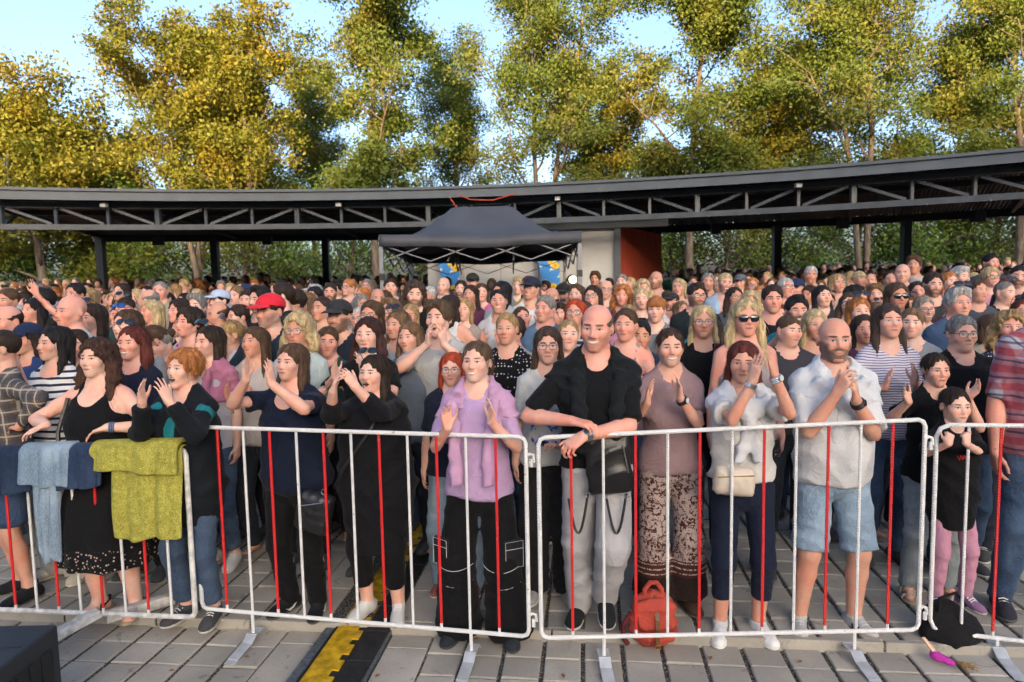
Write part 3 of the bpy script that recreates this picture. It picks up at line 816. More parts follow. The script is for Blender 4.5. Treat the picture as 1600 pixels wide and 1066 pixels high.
def hair_arrays(style, res=.007, seed=1, noise=1.0):
    """hair in head-local metres (the unit head); returns vertices and quads"""
    r = random.Random(seed); ph = [r.uniform(0, 6.28) for _ in range(6)]
    long = style in ('long', 'longwavy', 'longcurly', 'bob', 'curlybob', 'pony', 'longstraight', 'wild', 'beard')
    depth = {'long': -.30, 'longstraight': -.36, 'longwavy': -.32, 'longcurly': -.27, 'bob': -.13, 'curlybob': -.15, 'pony': -.25, 'wild': -.19}.get(style, -.11)
    W = .17 if style in ('longcurly', 'curlybob', 'wild', 'longwavy') else .135
    g = local_grid((-W, -.15, depth - .03), (W, .19, .165), res)
    t = {'short': .010, 'crop': .006, 'buzz': .004, 'balding': .005, 'quiff': .013, 'mop': .017, 'bald': .002}.get(style, .010)
    if style in ('curlybob', 'wild'): t = .024
    if style == 'longcurly': t = .019
    if style in ('pony', 'bun'): t = .007
    if style == 'pixie': t = .022
    g.ell((0, .012, .034), (.0755 + t, .094 + t, .082 + t), k=0)
    if style in ('quiff',): g.ell((0, -.055, .108), (.05, .035, .024), k=.02)
    if style == 'mop': g.ell((0, -.045, .10), (.07, .05, .03), k=.03)
    # hairline: clear the face
    hl = {'balding': .085, 'crop': .066, 'buzz': .076, 'pony': .082, 'bun': .080}.get(style, .074)
    if style in ('fringe',): hl = .034
    fz = hl - .115
    g.ell((0, -.105, fz), (.068 if not long else .064, .075, .115), k=.012, op='s')
    g.ell((0, -.13, fz + .02), (.085, .075, .10), k=.012, op='s')
    if style == 'balding':
        g.cut(lambda X, Y, Z: np.minimum(Z - .050 - .35 * np.clip(Y, -.1, .1), .058 - Y), .012)
    if style in ('short', 'crop', 'buzz', 'balding', 'quiff', 'mop', 'pixie', 'pony', 'bun'):
        # nape and ears
        nz = -.045 if style not in ('pixie', 'mop') else -.065
        g.cut(lambda X, Y, Z: (f4(nz) - .35 * np.clip(Y, -.02, .09) + .0) - Z, .01)
        if style not in ('mop', 'pixie'):
            for sd in (-1, 1):
                g.ell((sd * .088, .008, -.028), (.032, .030, .040), k=.008, op='s')
                g.ell((sd * .08, -.05, -.05), (.035, .05, .060), k=.01, op='s')
        else:
            for sd in (-1, 1): g.ell((sd * .085, -.035, -.055), (.03, .045, .05), k=.01, op='s')
    if style in ('pony', 'bun'):
        g.ell((0, .115, .045), (.028, .028, .028), k=.012)
        if style == 'bun': g.ell((0, .135, .055), (.040, .034, .038), k=.012)
        else:
            sx = .02
            g.cone((0, .13, .045), (sx, .155, -.04), .024, .028, .015); g.cone((sx, .155, -.04), (sx * 1.5, .12, depth + .03), .028, .010, .015)
    if style in ('long', 'longwavy', 'longcurly', 'bob', 'curlybob', 'longstraight', 'wild'):
        wz = {'bob': -.115, 'curlybob': -.12, 'wild': -.16}.get(style, -.13)
        q = .020 if style in ('longcurly', 'curlybob', 'wild') else (.010 if style == 'longwavy' else 0.0)
        for sd in (-1, 1):
            a = (sd * .073, .012, .03); b = (sd * (.078 + q), .014, -.06); c = (sd * (.082 + q * 1.2), .006, wz)
            g.cone(a, b, .018 + q * .5, .026 + q * .6, .03, sq=((1, 0, 0), 1.4 if q == 0 else 1.1)); g.cone(b, c, .028 + q * .6, .030 + q * .6, .03, sq=((1, 0, 0), 1.35 if q == 0 else 1.1))
            if depth < -.2:
                fr = r.choice((-.055, -.03)) if style != 'longstraight' else -.06
                d = (sd * (.092 + q), fr, depth)
                g.cone(c, d, .030 + q * .6, .012 + q * .5, .03, sq=((.3 * sd, 1, 0), 1.5))
        g.cone((0, .07, .02), (0, .070, wz), .085, .082 + q, .04, sq=((0, 1, 0), 1.55))
        if depth < -.2: g.cone((0, .070, wz), (0, .085, depth), .082 + q, .060, .04, sq=((0, 1, 0), 2.2))
        g.ell((0, -.02, -.12), (.046, .075, .075), k=.01, op='s')      # neck opening
    if style == 'fringe':
        g.ell((0, -.080, .048), (.055, .024, .030), k=.015)
    A = {'longcurly': .0085, 'curlybob': .010, 'wild': .010, 'longwavy': .006, 'mop': .005, 'pixie': .006}.get(style, .0042) * noise
    if style in ('crop', 'buzz', 'balding', 'bald'): A = .0008
    cur = style in ('longcurly', 'curlybob', 'wild', 'mop')
    def strands(X, Y, Z):
        th = np.arctan2(X, Y - .0)
        fr = 14 if not cur else 9
        w = np.sin(th * fr + ph[0] + 1.5 * np.sin(Z * 23 + th * 3 + ph[1])) + .6 * np.sin(th * fr * 2.3 + ph[2] + Z * 15)
        if cur: w = w * .6 + .9 * np.sin(Z * 105 + 2.2 * np.sin(th * 5 + ph[3]) + ph[4]) * np.sin(X * 95 + ph[5])
        return (A * w).astype(f4)
    g.add(strands)
    return g.mesh()

def strand_arrays(v, q, n, seed, length=.05, width=.0012, curl=0.0, lift=.009, down=1.0):
    """thin ribbons growing along the surface of a hair mesh (head-local)"""
    rs = np.random.RandomState(seed)
    a = v[q[:, 0]]; b = v[q[:, 1]]; c = v[q[:, 2]]
    nn = np.cross(b - a, c - a); nl = np.linalg.norm(nn, axis=1) + 1e-12
    ix = rs.choice(len(q), n, p=nl / nl.sum())
    w = rs.rand(n, 2); w = np.where((w.sum(1) > 1)[:, None], 1 - w, w)
    p = a[ix] + (b[ix] - a[ix]) * w[:, :1] + (c[ix] - a[ix]) * w[:, 1:]
    nr = nn[ix] / nl[ix, None]
    src = np.array([0.0, .0, .115]); dirv = p - src; dirv[:, 2] -= .06 * down + np.clip(-p[:, 2], 0, 1) * 1.0
    segs = 3; L = length * (.5 + rs.rand(n)) / segs
    P = [p + nr * .0006]; cur = P[0].copy()
    for sg in range(segs):
        t = dirv - nr * (dirv * nr).sum(1)[:, None]
        t /= np.linalg.norm(t, axis=1)[:, None] + 1e-9
        t = t + rs.normal(0, .10 + curl, (n, 3)) + nr * (lift * (rs.rand(n, 1) - .25) * 12)
        t /= np.linalg.norm(t, axis=1)[:, None] + 1e-9
        cur = cur + t * L[:, None]; P.append(cur.copy())
        dirv = dirv * .6 + np.array([0, 0, -.10 * down]) * .4
    al = np.stack(P, 1)
    bad = ((al[:, :, 1] < -.045) & (al[:, :, 2] < .062) & (np.abs(al[:, :, 0]) < .066)).any(1)
    P = [q_[~bad] for q_ in P]; t = t[~bad]; nr = nr[~bad]; n = len(t)
    side = np.cross(t, nr); side /= np.linalg.norm(side, axis=1)[:, None] + 1e-9
    V = np.zeros((n, 2 * (segs + 1), 3), f4)
    for i in range(segs + 1):
        ww = width * (1 - .8 * i / segs)
        V[:, 2 * i] = P[i] - side * ww; V[:, 2 * i + 1] = P[i] + side * ww
    base = (np.arange(n) * 2 * (segs + 1))[:, None, None]
    k = np.arange(segs)[None, :, None] * 2
    Q = base + k + np.array([0, 1, 3, 2])[None, None, :]
    return V.reshape(-1, 3), Q.reshape(-1, 4).astype(np.int32)

# ---- clothes: all take the Person and return mesh arrays in its frame
def top_arrays(p, res=.011, sleeve=.5, hem=.86, off=.007, loose=.012, neck='round', fold=.006, seed=1, cuff=.012, bustline=True, puff=0.0, taper=0.0):
    """sleeve: fraction of the arm covered (0 none, .5 elbow, .95 wrist); hem: height (at 1.75 m)"""
    lo, hi = p.bounds(); k = p.k
    hz = hem * k
    lo = lo.copy(); lo[2] = hz - .03; hi = hi.copy(); hi[2] = p.nb[2] + .06
    if sleeve < .9:
        for d in (-1, 1): pass
    g = local_grid(lo - .03, hi + .03, res)
    p.torso(g, off=off)
    # body of the garment hangs from chest and hips
    pr = p.prof.copy(); sel = pr[:, 0] < 1.36 * k
    pr[sel, 1] += loose; pr[sel, 2] += loose
    if loose > 0: # bridge the waist
        wz = (pr[:, 0] > .85 * k) & sel
        am = max(pr[-6, 1], pr[1, 1]); pr[wz, 1] = np.maximum(pr[wz, 1], am * (.90 + min(.08, loose * 2))); bm = pr[wz, 2].max(); pr[wz, 2] = np.maximum(pr[wz, 2], bm * (.84 + min(.1, loose * 3)))
    if hz < pr[0, 0]:
        pr = np.vstack([[hz - .05, pr[0, 1] * (1.04 + taper), pr[0, 2] * (1.06 + taper), 0], pr])
        pr[1, 1] = max(pr[1, 1], pr[2, 1]); pr[1, 2] = max(pr[1, 2], pr[2, 2])
    g.loft(pr[pr[:, 0] < 1.43 * k], p.R if hz > .8 * k else p.R, p.o, .03, off=off)
    for sd in (-1, 1):
        A = p.arm[sd]; pm = p.arm_prims(sd); S, e, w = A['S'], A['e'], A['w']
        if sleeve <= 0.02:
            continue
        sl = off * .8 + cuff * .2
        if sleeve <= .5:
            t = sleeve / .5; b = S + (e - S) * t
            g.cone(S, b, pm[0][2] + off * .3, pm[0][2] * (1 - .24 * t) + sl + cuff * .7 + puff, .025, flat=True)
        else:
            g.cone(S, e, pm[0][2] + off * .3, pm[1][3] + sl + cuff * .35, .025)
            t = (sleeve - .5) / .5; b = e + (w - e) * t
            g.cone(e, b, pm[1][3] + sl + cuff * .35, pm[3][3] + (pm[2][3] - pm[3][3]) * (1 - t) + sl + cuff * .35, .015, flat=True)
    if fold: g.add(folds(seed, fold))
    # openings
    if sleeve <= .02:      # tank top: cut the arm holes
        for sd in (-1, 1):
            g.ell(p.up((sd * (p.sw + .005), .0, 1.40)), V3(.062, .12, .115) * k, M=p.R, k=.012, op='s')
    nk = .064 * k if p.m else .060 * k
    if neck != 'high':
        g.cone(p.up((0, .005, 1.47)), p.up((0, -.02, 1.62)), nk * 1.02, nk * 1.5, k=.008, op='s')
    if neck == 'scoop': g.ell(p.up((0, -.10, 1.45)), V3(.085, .10, .10) * k, M=p.R, k=.012, op='s')
    elif neck == 'wide': g.ell(p.up((0, -.06, 1.475)), V3(.115, .10, .065) * k, M=p.R, k=.012, op='s')
    elif neck == 'v':
        g.cone(p.up((0, -.12, 1.48)), p.up((0, -.15, 1.33)), .055 * k, .006 * k, k=.008, op='s')
        g.ell(p.up((0, -.10, 1.47)), V3(.060, .09, .05) * k, M=p.R, k=.01, op='s')
    elif neck == 'round': g.ell(p.up((0, -.085, 1.468)), V3(.058, .07, .042) * k, M=p.R, k=.01, op='s')
    elif neck == 'open':   # open jacket front
        g.cone(p.up((0, -.14, 1.52)), p.up((0, -.20, .75)), .045 * k, .035 * k, k=.012, op='s')
        g.ell(p.up((0, -.10, 1.46)), V3(.060, .10, .06) * k, M=p.R, k=.01, op='s')
    ph = hsh(seed) * 6
    g.cut(lambda X, Y, Z: f4(hz) + .008 * np.sin(X * 21 + ph) + .006 * np.sin(Y * 25 + ph) - Z)
    v, q = g.mesh(); return relax(v, q, 1, .5), q

def trousers_arrays(p, res=.012, hip=.004, knee=.013, ankle=.018, length=1.0, waist=.99, flare=0.0, fold=.006, seed=1, cuff=0.0):
    """length: fraction of the leg that is covered (1 = ankle)"""
    lo, hi = p.bounds(); k = p.k; lo = lo.copy(); hi = hi.copy(); hi[2] = waist * k + .05; m = .06 + flare
    xs = [p.leg[d][j][0] for d in (-1, 1) for j in 'hka']; ys = [p.leg[d][j][1] for d in (-1, 1) for j in 'hka']
    R = .15 * k * p.bulk + flare + .05
    lo[0] = min(min(xs) - R, -.24 * p.bulk); hi[0] = max(max(xs) + R, .24 * p.bulk); lo[1] = min(ys) - R - .08 * p.belly - .03; hi[1] = max(ys) + R
    g = local_grid(lo, hi, res)
    pr = p.prof[p.prof[:, 0] < 1.12 * k]
    g.loft(pr, p.R, p.o, .02, off=hip + .002)
    g.ell((0, .008, .870 * k), V3(.160, .115, .105) * k * p.bulk, k=.03, off=hip)
    for sd in (-1, 1):
        P = p.leg_prims(sd); h, kn, a = p.leg[sd]['h'], p.leg[sd]['k'], p.leg[sd]['a']
        rh, rk, ra = P[0][2], P[0][3], P[2][3]
        if length <= .5:
            t = length / .5; b = h + (kn - h) * t
            g.cone(h, b, rh + hip, rh + (rk - rh) * t + knee + cuff, .03, flat=True)
        else:
            g.cone(h, kn, rh + hip, rk + knee, .03)
            t = (length - .5) / .5; b = kn + (a + V3(0, 0, -.03 * k) - kn) * t
            rc = P[1][3]
            mid = kn + (b - kn) * .5
            g.cone(kn, mid, rk + knee, (rc + ra) * .5 + (knee + ankle) * .5 + flare * .4, .02)
            g.cone(mid, b, (rc + ra) * .5 + (knee + ankle) * .5 + flare * .4, ra + (rc - ra) * max(0, 1 - t) * 1.2 + ankle + flare, .02, flat=True)
    kz = p.leg[1]['k'][2]
    if fold:
        ff = folds(seed, fold, 22, 34)
        g.add(ff)
    g.cut(lambda X, Y, Z: Z - f4(waist * k))
    v, q = g.mesh(); return relax(v, q, 1, .4), q

def skirt_arrays(p, res=.013, z0=.45, z1=1.0, flare=.05, pleats=9, amp=.05, off=.012, seed=1):
    k = p.k; pr = p.prof
    a1, b1 = np.interp(z1 * k, pr[:, 0], pr[:, 1]), np.interp(z1 * k, pr[:, 0], pr[:, 2])
    a0, b0 = np.interp(.90 * k, pr[:, 0], pr[:, 1]), np.interp(.90 * k, pr[:, 0], pr[:, 2])
    rows = [(z0 * k, a0 + flare, b0 + flare, .01), (.62 * k, a0 + flare * .55 + .01, b0 + flare * .6 + .02, .01), (.90 * k, a0, b0, .012), (z1 * k, a1, b1, 0)]
    R = a0 + flare + .08
    g = local_grid((-R, -R, z0 * k - .03), (R, R, z1 * k + .03), res)
    g.loft(rows, np.eye(3), V3(0, 0, 0), 0, off=off, pleat=(pleats, amp, hsh(seed) * 6, z0 * k, .9 * k))
    g.add(folds(seed, .004))
    return g.mesh()

def shoe_arrays(p, sd, res=.007, high=.10, fat=1.0):
    L = p.leg[sd]; k = p.k * fat; a = L['a']; t = L['toe']; gz = a[2] - .085 * p.k
    th = unit(V3(t[0], t[1], 0)); up = V3(0, 0, 1.0)
    tz = t[2]
    def at(f, z): return V3(a[0], a[1], gz) + t * f * k + up * z * k * (1 if abs(tz) < .05 else 1)
    lo = np.minimum(at(-.12, -.0), at(.24, 0)) - .09; hi = np.maximum(at(-.12, .18), at(.24, .18)) + .09
    lat = np.cross(th, up); M = np.stack([lat, -unit(t), unit(np.cross(-unit(t), lat)) * -1], 1)
    if M[2, 2] < 0: M[:, 2] *= -1
    def build(off, z0, z1, collar=True):
        g = local_grid(lo, hi, res)
        g.ell(at(-.030, .040), V3(.036, .058, .050) * k, M=M, k=.02, off=off)
        g.ell(at(.080, .034), V3(.046, .095, .042) * k, M=M, k=.03, off=off)
        g.ell(at(.135, .026), V3(.044, .060, .030) * k, M=M, k=.02, off=off)
        if collar:
            g.cone(at(-.005, .05), at(.000, high), .040 * k, .043 * k, .02, flat=True, off=off)
            g.cone(at(.06, .055), at(.005, high * .9), .030 * k, .034 * k, .02, off=off)
        n = M[:, 2]; o = at(0, 0)
        def pl(X, Y, Z): return (X - f4(o[0])) * f4(n[0]) + (Y - f4(o[1])) * f4(n[1]) + (Z - f4(o[2])) * f4(n[2])
        g.cut(lambda X, Y, Z: f4(z0 * k) - pl(X, Y, Z)); g.cut(lambda X, Y, Z: pl(X, Y, Z) - f4(z1 * k))
        return g.mesh()
    return build(0.0, .016, high), build(.004, .0, .024, False)

def box_sdf(g, c, h, M=None, r=.01, k=0.0, op='u', bulge=0.0):
    c = np.asarray(c, float); h = np.asarray(h, float)
    R = np.linalg.norm(h) + r + .03
    sl = g.sl(c - R, c + R); X, Y, Z = g.P(sl)
    px, py, pz = X - f4(c[0]), Y - f4(c[1]), Z - f4(c[2])
    if M is not None:
        M = np.asarray(M, float)
        px, py, pz = [px * f4(M[0, i]) + py * f4(M[1, i]) + pz * f4(M[2, i]) for i in range(3)]
    qx, qy, qz = np.abs(px) - f4(h[0] - r), np.abs(py) - f4(h[1] - r), np.abs(pz) - f4(h[2] - r)
    d = np.sqrt(np.maximum(qx, 0) ** 2 + np.maximum(qy, 0) ** 2 + np.maximum(qz, 0) ** 2) + np.minimum(np.maximum(qx, np.maximum(qy, qz)), 0) - f4(r)
    if bulge: d = d - f4(bulge) * (np.clip(1 - (px / f4(h[0])) ** 2, 0, 1) * np.clip(1 - (pz / f4(h[2])) ** 2, 0, 1))
    g.put(sl, d, k, op)

def chain_arrays(pts, rads, res=.01, sq=None, fold=.004, seed=1, k=.02, extra=None):
    """soft roll of cloth through pts"""
    P = np.array(pts, float); R = max(rads)
    g = local_grid(P.min(0) - R - .04, P.max(0) + R + .04, res)
    for i in range(len(P) - 1): g.cone(P[i], P[i + 1], rads[i], rads[i + 1], k, sq=sq)
    if extra: extra(g)
    if fold: g.add(folds(seed, fold, 48, 44))
    return g.mesh()

def arr_obj(name, va, mat, parent=None, smooth=True):
    me = make_mesh(name, va[0], va[1], smooth); me.materials.append(mat)
    o = bpy.data.objects.new(name, me); bpy.context.scene.collection.objects.link(o)
    if parent is not None: o.parent = parent
    return o

def ring(c, rx, rz, M, n=18, sq=2.6):
    out = []
    for i in range(n):
        th = 2 * math.pi * i / n; cx, sz = math.cos(th), math.sin(th)
        e = 2 / sq
        q = V3(rx * math.copysign(abs(cx) ** e, cx), 0, rz * math.copysign(abs(sz) ** e, sz)); out.append(np.asarray(c) + M @ q)
    return out

def glasses_arrays(rx=.026, rz=.020, y=-.098, z=-.002, r=.0017, thick=1.0):
    parts = []
    for sd in (-1, 1):
        M = np.array(Matrix.Rotation(sd * .16, 3, 'Z'))
        parts.append(tube_arrays(ring((sd * .032, y + .002, z), rx, rz, M), r * thick, 6, True))
        parts.append(tube_arrays([(sd * .057, y + .008, z + .006), (sd * .074, y + .035, z + .006), (sd * .080, .005, z + .004), (sd * .079, .03, z - .012)], r * thick, 6))
    parts.append(tube_arrays([(-.008, y - .002, z + .005), (0, y - .005, z + .007), (.008, y - .002, z + .005)], r * thick, 6))
    return merge_meshes(parts)
def lens_arrays(rx=.026, rz=.020, y=-.098, z=-.002):
    parts = []
    for sd in (-1, 1):
        M = np.array(Matrix.Rotation(sd * .16, 3, 'Z')); c = V3(sd * .032, y + .002, z)
        rim = ring(c, rx * .97, rz * .97, M); n = len(rim)
        mid = [c + (q - c) * .6 + M @ V3(0, -.003, 0) for q in rim]
        V = [M @ V3(0, -.004, 0) + c] + mid + rim
        Q = []
        for i in range(0, n, 2): Q.append((0, 1 + i, 1 + (i + 1) % n, 1 + (i + 2) % n))
        for i in range(n): Q.append((1 + i, 1 + n + i, 1 + n + (i + 1) % n, 1 + (i + 1) % n))
        parts.append((np.array(V, f4), np.array(Q, np.int32)))
    return merge_meshes(parts)

def sandal(o, P, sd, mat, sole):
    L_ = P.leg[sd]; k = P.k; a = L_['a']; t = L_['toe']; lat = unit(np.cross(t, [0, 0, 1])); gz = a[2] - .085 * k
    def at(f, x, z): return V3(a[0], a[1], gz) + t * f * k + lat * x * k + V3(0, 0, z * k)
    g = local_grid(np.minimum(at(-.12, 0, 0), at(.22, 0, 0)) - .08, np.maximum(at(-.12, 0, .05), at(.22, 0, .05)) + .08, .010)
    M = np.stack([lat, -t, V3(0, 0, 1)], 1)
    g.ell(at(-.02, 0, .012), V3(.040, .075, .03) * k, M=M, k=.02); g.ell(at(.10, 0, .012), V3(.050, .098, .03) * k, M=M, k=.03)
    g.cut(lambda X, Y, Z: Z - f4(gz + .020 * k)); g.cut(lambda X, Y, Z: f4(gz) - Z)
    s_ = arr_obj('sandal', g.mesh(), sole, o)
    m = MB()
    for f, h, w in ((.105, .045, .046), (.02, .085, .044)):
        for q in (-.006, .004): m.tube([at(f + q, -w, .015), at(f + q - .004, -w * .8, h * .75), at(f + q - .01, 0, h), at(f + q - .004, w * .8, h * .75), at(f + q, w, .015)], .0075, 6)
    m.tube([at(.01, -.042, .05), at(-.045, -.03, .07), at(-.072, 0, .075), at(-.045, .03, .07), at(.01, .042, .05)], .0075, 6)
    m.build('strap', mat, s_, True)
# ------------------------------------------------------------------ small mesh helpers for the setting and the props
def tag(o, label=None, cat=None, group=None, kind=None):
    if label: o['label'] = label
    if cat: o['category'] = cat
    if group: o['group'] = group
    if kind: o['kind'] = kind
    return o
def link(name, me, parent=None):
    o = bpy.data.objects.new(name, me); COL.objects.link(o)
    if parent is not None: o.parent = parent
    return o
def empty(name, loc=(0, 0, 0), rz=0.0):
    o = bpy.data.objects.new(name, None); COL.objects.link(o); o.location = loc; o.rotation_euler.z = rz; o.empty_display_size = .1; return o
class MB:
    """collects shapes of one part"""
    def __init__(s): s.bm = bmesh.new()
    def box(s, c, h, R=None, bevel=0.0):
        r = bmesh.ops.create_cube(s.bm, size=1.0); vs_ = r['verts']
        M = Matrix.Translation(Vector(c)) @ (R.to_4x4() if R is not None else Matrix()) @ Matrix.Diagonal((2 * h[0], 2 * h[1], 2 * h[2], 1))
        bmesh.ops.transform(s.bm, matrix=M, verts=vs_)
        if bevel: bmesh.ops.bevel(s.bm, geom=list({e for v in vs_ for e in v.link_edges}), offset=bevel, segments=1, affect='EDGES')
        return s
    def bar(s, a, b, w, h, bevel=0.0):
        a, b = Vector(a), Vector(b); d = b - a; L = d.length
        x = d.normalized(); up = Vector((0, 0, 1))
        if abs(x.z) > .98: up = Vector((0, 1, 0))
        y = up.cross(x).normalized(); z = x.cross(y)
        return s.box((a + b) / 2, (L / 2, w / 2, h / 2), Matrix((x, y, z)).transposed(), bevel)
    def tube(s, pts, r, n=8, closed=False):
        v, q = tube_arrays([tuple(p) for p in pts], r, n, closed)
        vs_ = [s.bm.verts.new(p) for p in v]
        for f in q:
            try: s.bm.faces.new([vs_[i] for i in f])
            except ValueError: pass
        return s
    def prism(s, poly, z0, z1):
        lo = [s.bm.verts.new((x, y, z0)) for x, y in poly]; hi = [s.bm.verts.new((x, y, z1)) for x, y in poly]; n = len(poly)
        s.bm.faces.new(hi); s.bm.faces.new(lo[::-1])
        for i in range(n): s.bm.faces.new((lo[i], lo[(i + 1) % n], hi[(i + 1) % n], hi[i]))
        return s
    def quad(s, *p):
        s.bm.faces.new([s.bm.verts.new(q) for q in p]); return s
    def build(s, name, mat, parent=None, smooth=False):
        if smooth: bmesh.ops.remove_doubles(s.bm, verts=s.bm.verts, dist=1e-5)
        bmesh.ops.recalc_face_normals(s.bm, faces=s.bm.faces)
        me = bpy.data.meshes.new(name); s.bm.to_mesh(me); s.bm.free(); me.materials.append(mat)
        if smooth:
            me.polygons.foreach_set('use_smooth', [True] * len(me.polygons)); me.set_sharp_from_angle(angle=math.radians(40))
        return link(name, me, parent)

# ------------------------------------------------------------------ materials of the setting
def paver_mat():
    T = NT('concrete_paver'); ob = T.coord('Object'); oi = T.n('ObjectInfo'); M = T.math
    geo = T.n('NewGeometry').outputs['Position']
    n = T.noise(geo, 3.0, 4); n2 = T.noise(geo, 60, 3); n3 = T.noise(geo, 220, 2)
    c = T.mix(oi.outputs['Random'], (.31, .285, .24), (.41, .375, .32))
    c = T.mix(T.ss(n, .35, .7), T.mix(1.0, c, (.78, .78, .80), 'MULTIPLY'), c)
    c = T.mix(M('MULTIPLY', T.ss(n2, .55, .75), .35), c, (.14, .13, .115))
    st = T.noise(geo, 9, 3, .6, .8); c = T.mix(M('MULTIPLY', T.ss(st, .62, .70), .5), c, (.11, .105, .10))
    T.bump(M('ADD', M('MULTIPLY', n2, .5), M('MULTIPLY', n3, .5)), .35, .004)
    return T.set(c, .82, spec=.3)
def gravel_mat():
    T = NT('gravel'); geo = T.n('NewGeometry').outputs['Position']
    vo = T.n('TexVoronoi', feature='F1'); T.link(geo, vo.inputs['Vector']); vo.inputs['Scale'].default_value = 95
    c = T.mix(T.ss(vo.outputs['Distance'], .15, .6), T.mix(vo.outputs['Color'], (.38, .35, .30), (.09, .08, .07)), (.03, .028, .025))
    g = T.noise(geo, 7, 3); c = T.mix(T.math('MULTIPLY', T.ss(g, .58, .72), .5), c, (.045, .055, .02))
    T.bump(T.math('SUBTRACT', 1, vo.outputs['Distance']), 1.0, .01)
    return T.set(c, .9)
def far_paving_mat():
    T = NT('paving_far'); geo = T.n('NewGeometry').outputs['Position']; br = T.n('TexBrick'); T.link(geo, br.inputs['Vector'])
    br.inputs['Scale'].default_value = 1.0; br.inputs['Brick Width'].default_value = .205; br.inputs['Row Height'].default_value = .19; br.inputs['Mortar Size'].default_value = .012
    br.inputs['Color1'].default_value = (.26, .25, .225, 1); br.inputs['Color2'].default_value = (.21, .20, .18, 1); br.inputs['Mortar'].default_value = (.05, .048, .042, 1); br.offset = 0
    n = T.noise(geo, 2.0, 4)
    return T.set(T.mix(T.ss(n, .3, .7), T.mix(1.0, br.outputs[0], (.75, .75, .75), 'MULTIPLY'), br.outputs[0]), .85)
M_PAVER, M_GRAVEL = paver_mat(), gravel_mat()
M_TRUSS = plain_mat('truss_grey', (.062, .072, .086), .42, 0.0, .5, .2, 6)
M_STEEL_DARK = plain_mat('dark_painted_steel', (.030, .036, .046), .42, 0.0, .5, .2, 6)
M_STEEL_BLACK = plain_mat('black_steel', (.012, .013, .015), .5, 0.0, .5, .2, 6)
M_FASCIA = plain_mat('grey_fascia', (.085, .098, .115), .38, 0.0, .5, .12, 3)
M_WHITE_BAR = plain_mat('white_paint', (.66, .65, .64), .45, 0, .5, .22, 26, .1)
M_RED_BAR = plain_mat('red_paint', (.62, .018, .016), .38, 0, .5, .12, 26)
M_ALU = plain_mat('aluminium', (.50, .51, .53), .38, .85, .5, .12, 8)
M_BLACK_RUBBER = plain_mat('black_rubber', (.022, .022, .023), .75, 0, .3, .4, 30, .5)
M_YELLOW = plain_mat('yellow_plastic', (.62, .37, .012), .55, 0, .4, .35, 18, .4)
M_GALV = plain_mat('galvanised_steel', (.20, .23, .26), .5, .6, .5, .3, 40)
def concrete_mat():
    T = NT('board_concrete'); ob = T.coord('Object'); M = T.math
    n = T.noise(ob, 1.1, 4); st = T.noise(T.coord('Object', (3.2, 3.2, .25)), 1.0, 4, .6); f = T.noise(ob, 30, 3)
    c = T.mix(T.ss(n, .3, .7), (.46, .44, .42), (.56, .54, .51)); c = T.mix(M('MULTIPLY', T.ss(st, .5, .7), .45), c, (.34, .33, .32))
    c = T.mix(M('MULTIPLY', T.ss(f, .6, .75), .3), c, (.2, .2, .2)); T.bump(f, .3, .01)
    return T.set(c, .85)

# ------------------------------------------------------------------ ground
PAV = math.atan2(.108, 1.0)                     # the paving runs a little to the right of the view
PR = Matrix.Rotation(-PAV, 3, 'Z'); PX = np.array(PR @ Vector((1, 0, 0))); PY = np.array(PR @ Vector((0, 1, 0)))
KERB = 3.62                                      # along PY: the small step under the barriers
LOW = -.05
def pav(u, v, z=0.0): return tuple(PX * u + PY * v + np.array([0, 0, z]))
mb = MB(); S = 800.0
n_ = 24; ys_ = [KERB - .02, 7.0, 12, 18, 26, 40, 60, 120, S]
for a, b in zip(ys_[:-1], ys_[1:]):
    za, zb = ground_z(min(a, 40)) - .012, ground_z(min(b, 40)) - .012
    mb.quad(pav(-S, a, za), pav(S, a, za), pav(S, b, zb), pav(-S, b, zb))
mb.quad(pav(-S, -S, LOW - .012), pav(S, -S, LOW - .012), pav(S, KERB - .02, LOW - .012), pav(-S, KERB - .02, LOW - .012))
mb.quad(pav(-S, KERB - .02, LOW - .012), pav(S, KERB - .02, LOW - .012), pav(S, KERB - .02, -.012), pav(-S, KERB - .02, -.012))
ground = tag(mb.build('ground', M_GRAVEL), kind='structure')
RAMP_U0, RAMP_U1 = -1.49, -1.10                  # the cable channel between two kerb strips
_pm = {}
def paver_mesh(w, d, var):
    key = (round(w, 3), round(d, 3), var)
    if key not in _pm:
        r = random.Random(var); b = bmesh.new()
        j = lambda s_: r.uniform(-s_, s_)
        e = .006
        bot = [(-w / 2, -d / 2), (w / 2, -d / 2), (w / 2, d / 2), (-w / 2, d / 2)]
        bot = [(x + j(.002), y + j(.002)) for x, y in bot]
        lo_ = [b.verts.new((x, y, -.055)) for x, y in bot]; mi = [b.verts.new((x, y, -.005)) for x, y in bot]
        hi_ = [b.verts.new((x * (1 - 2 * e / w), y * (1 - 2 * e / d), j(.0012))) for x, y in bot]
        for A, B in ((lo_, mi), (mi, hi_)):
            for i in range(4): b.faces.new((A[i], A[(i + 1) % 4], B[(i + 1) % 4], B[i]))
        b.faces.new(hi_)
        me = bpy.data.meshes.new('paver'); b.to_mesh(me); b.free(); me.materials.append(M_PAVER); _pm[key] = me
    return _pm[key]
rng = random.Random(7)
cells = []; CL, CR = -9.0, 9.0
PW, PD, GU, GV = .187, .190, .022, .011
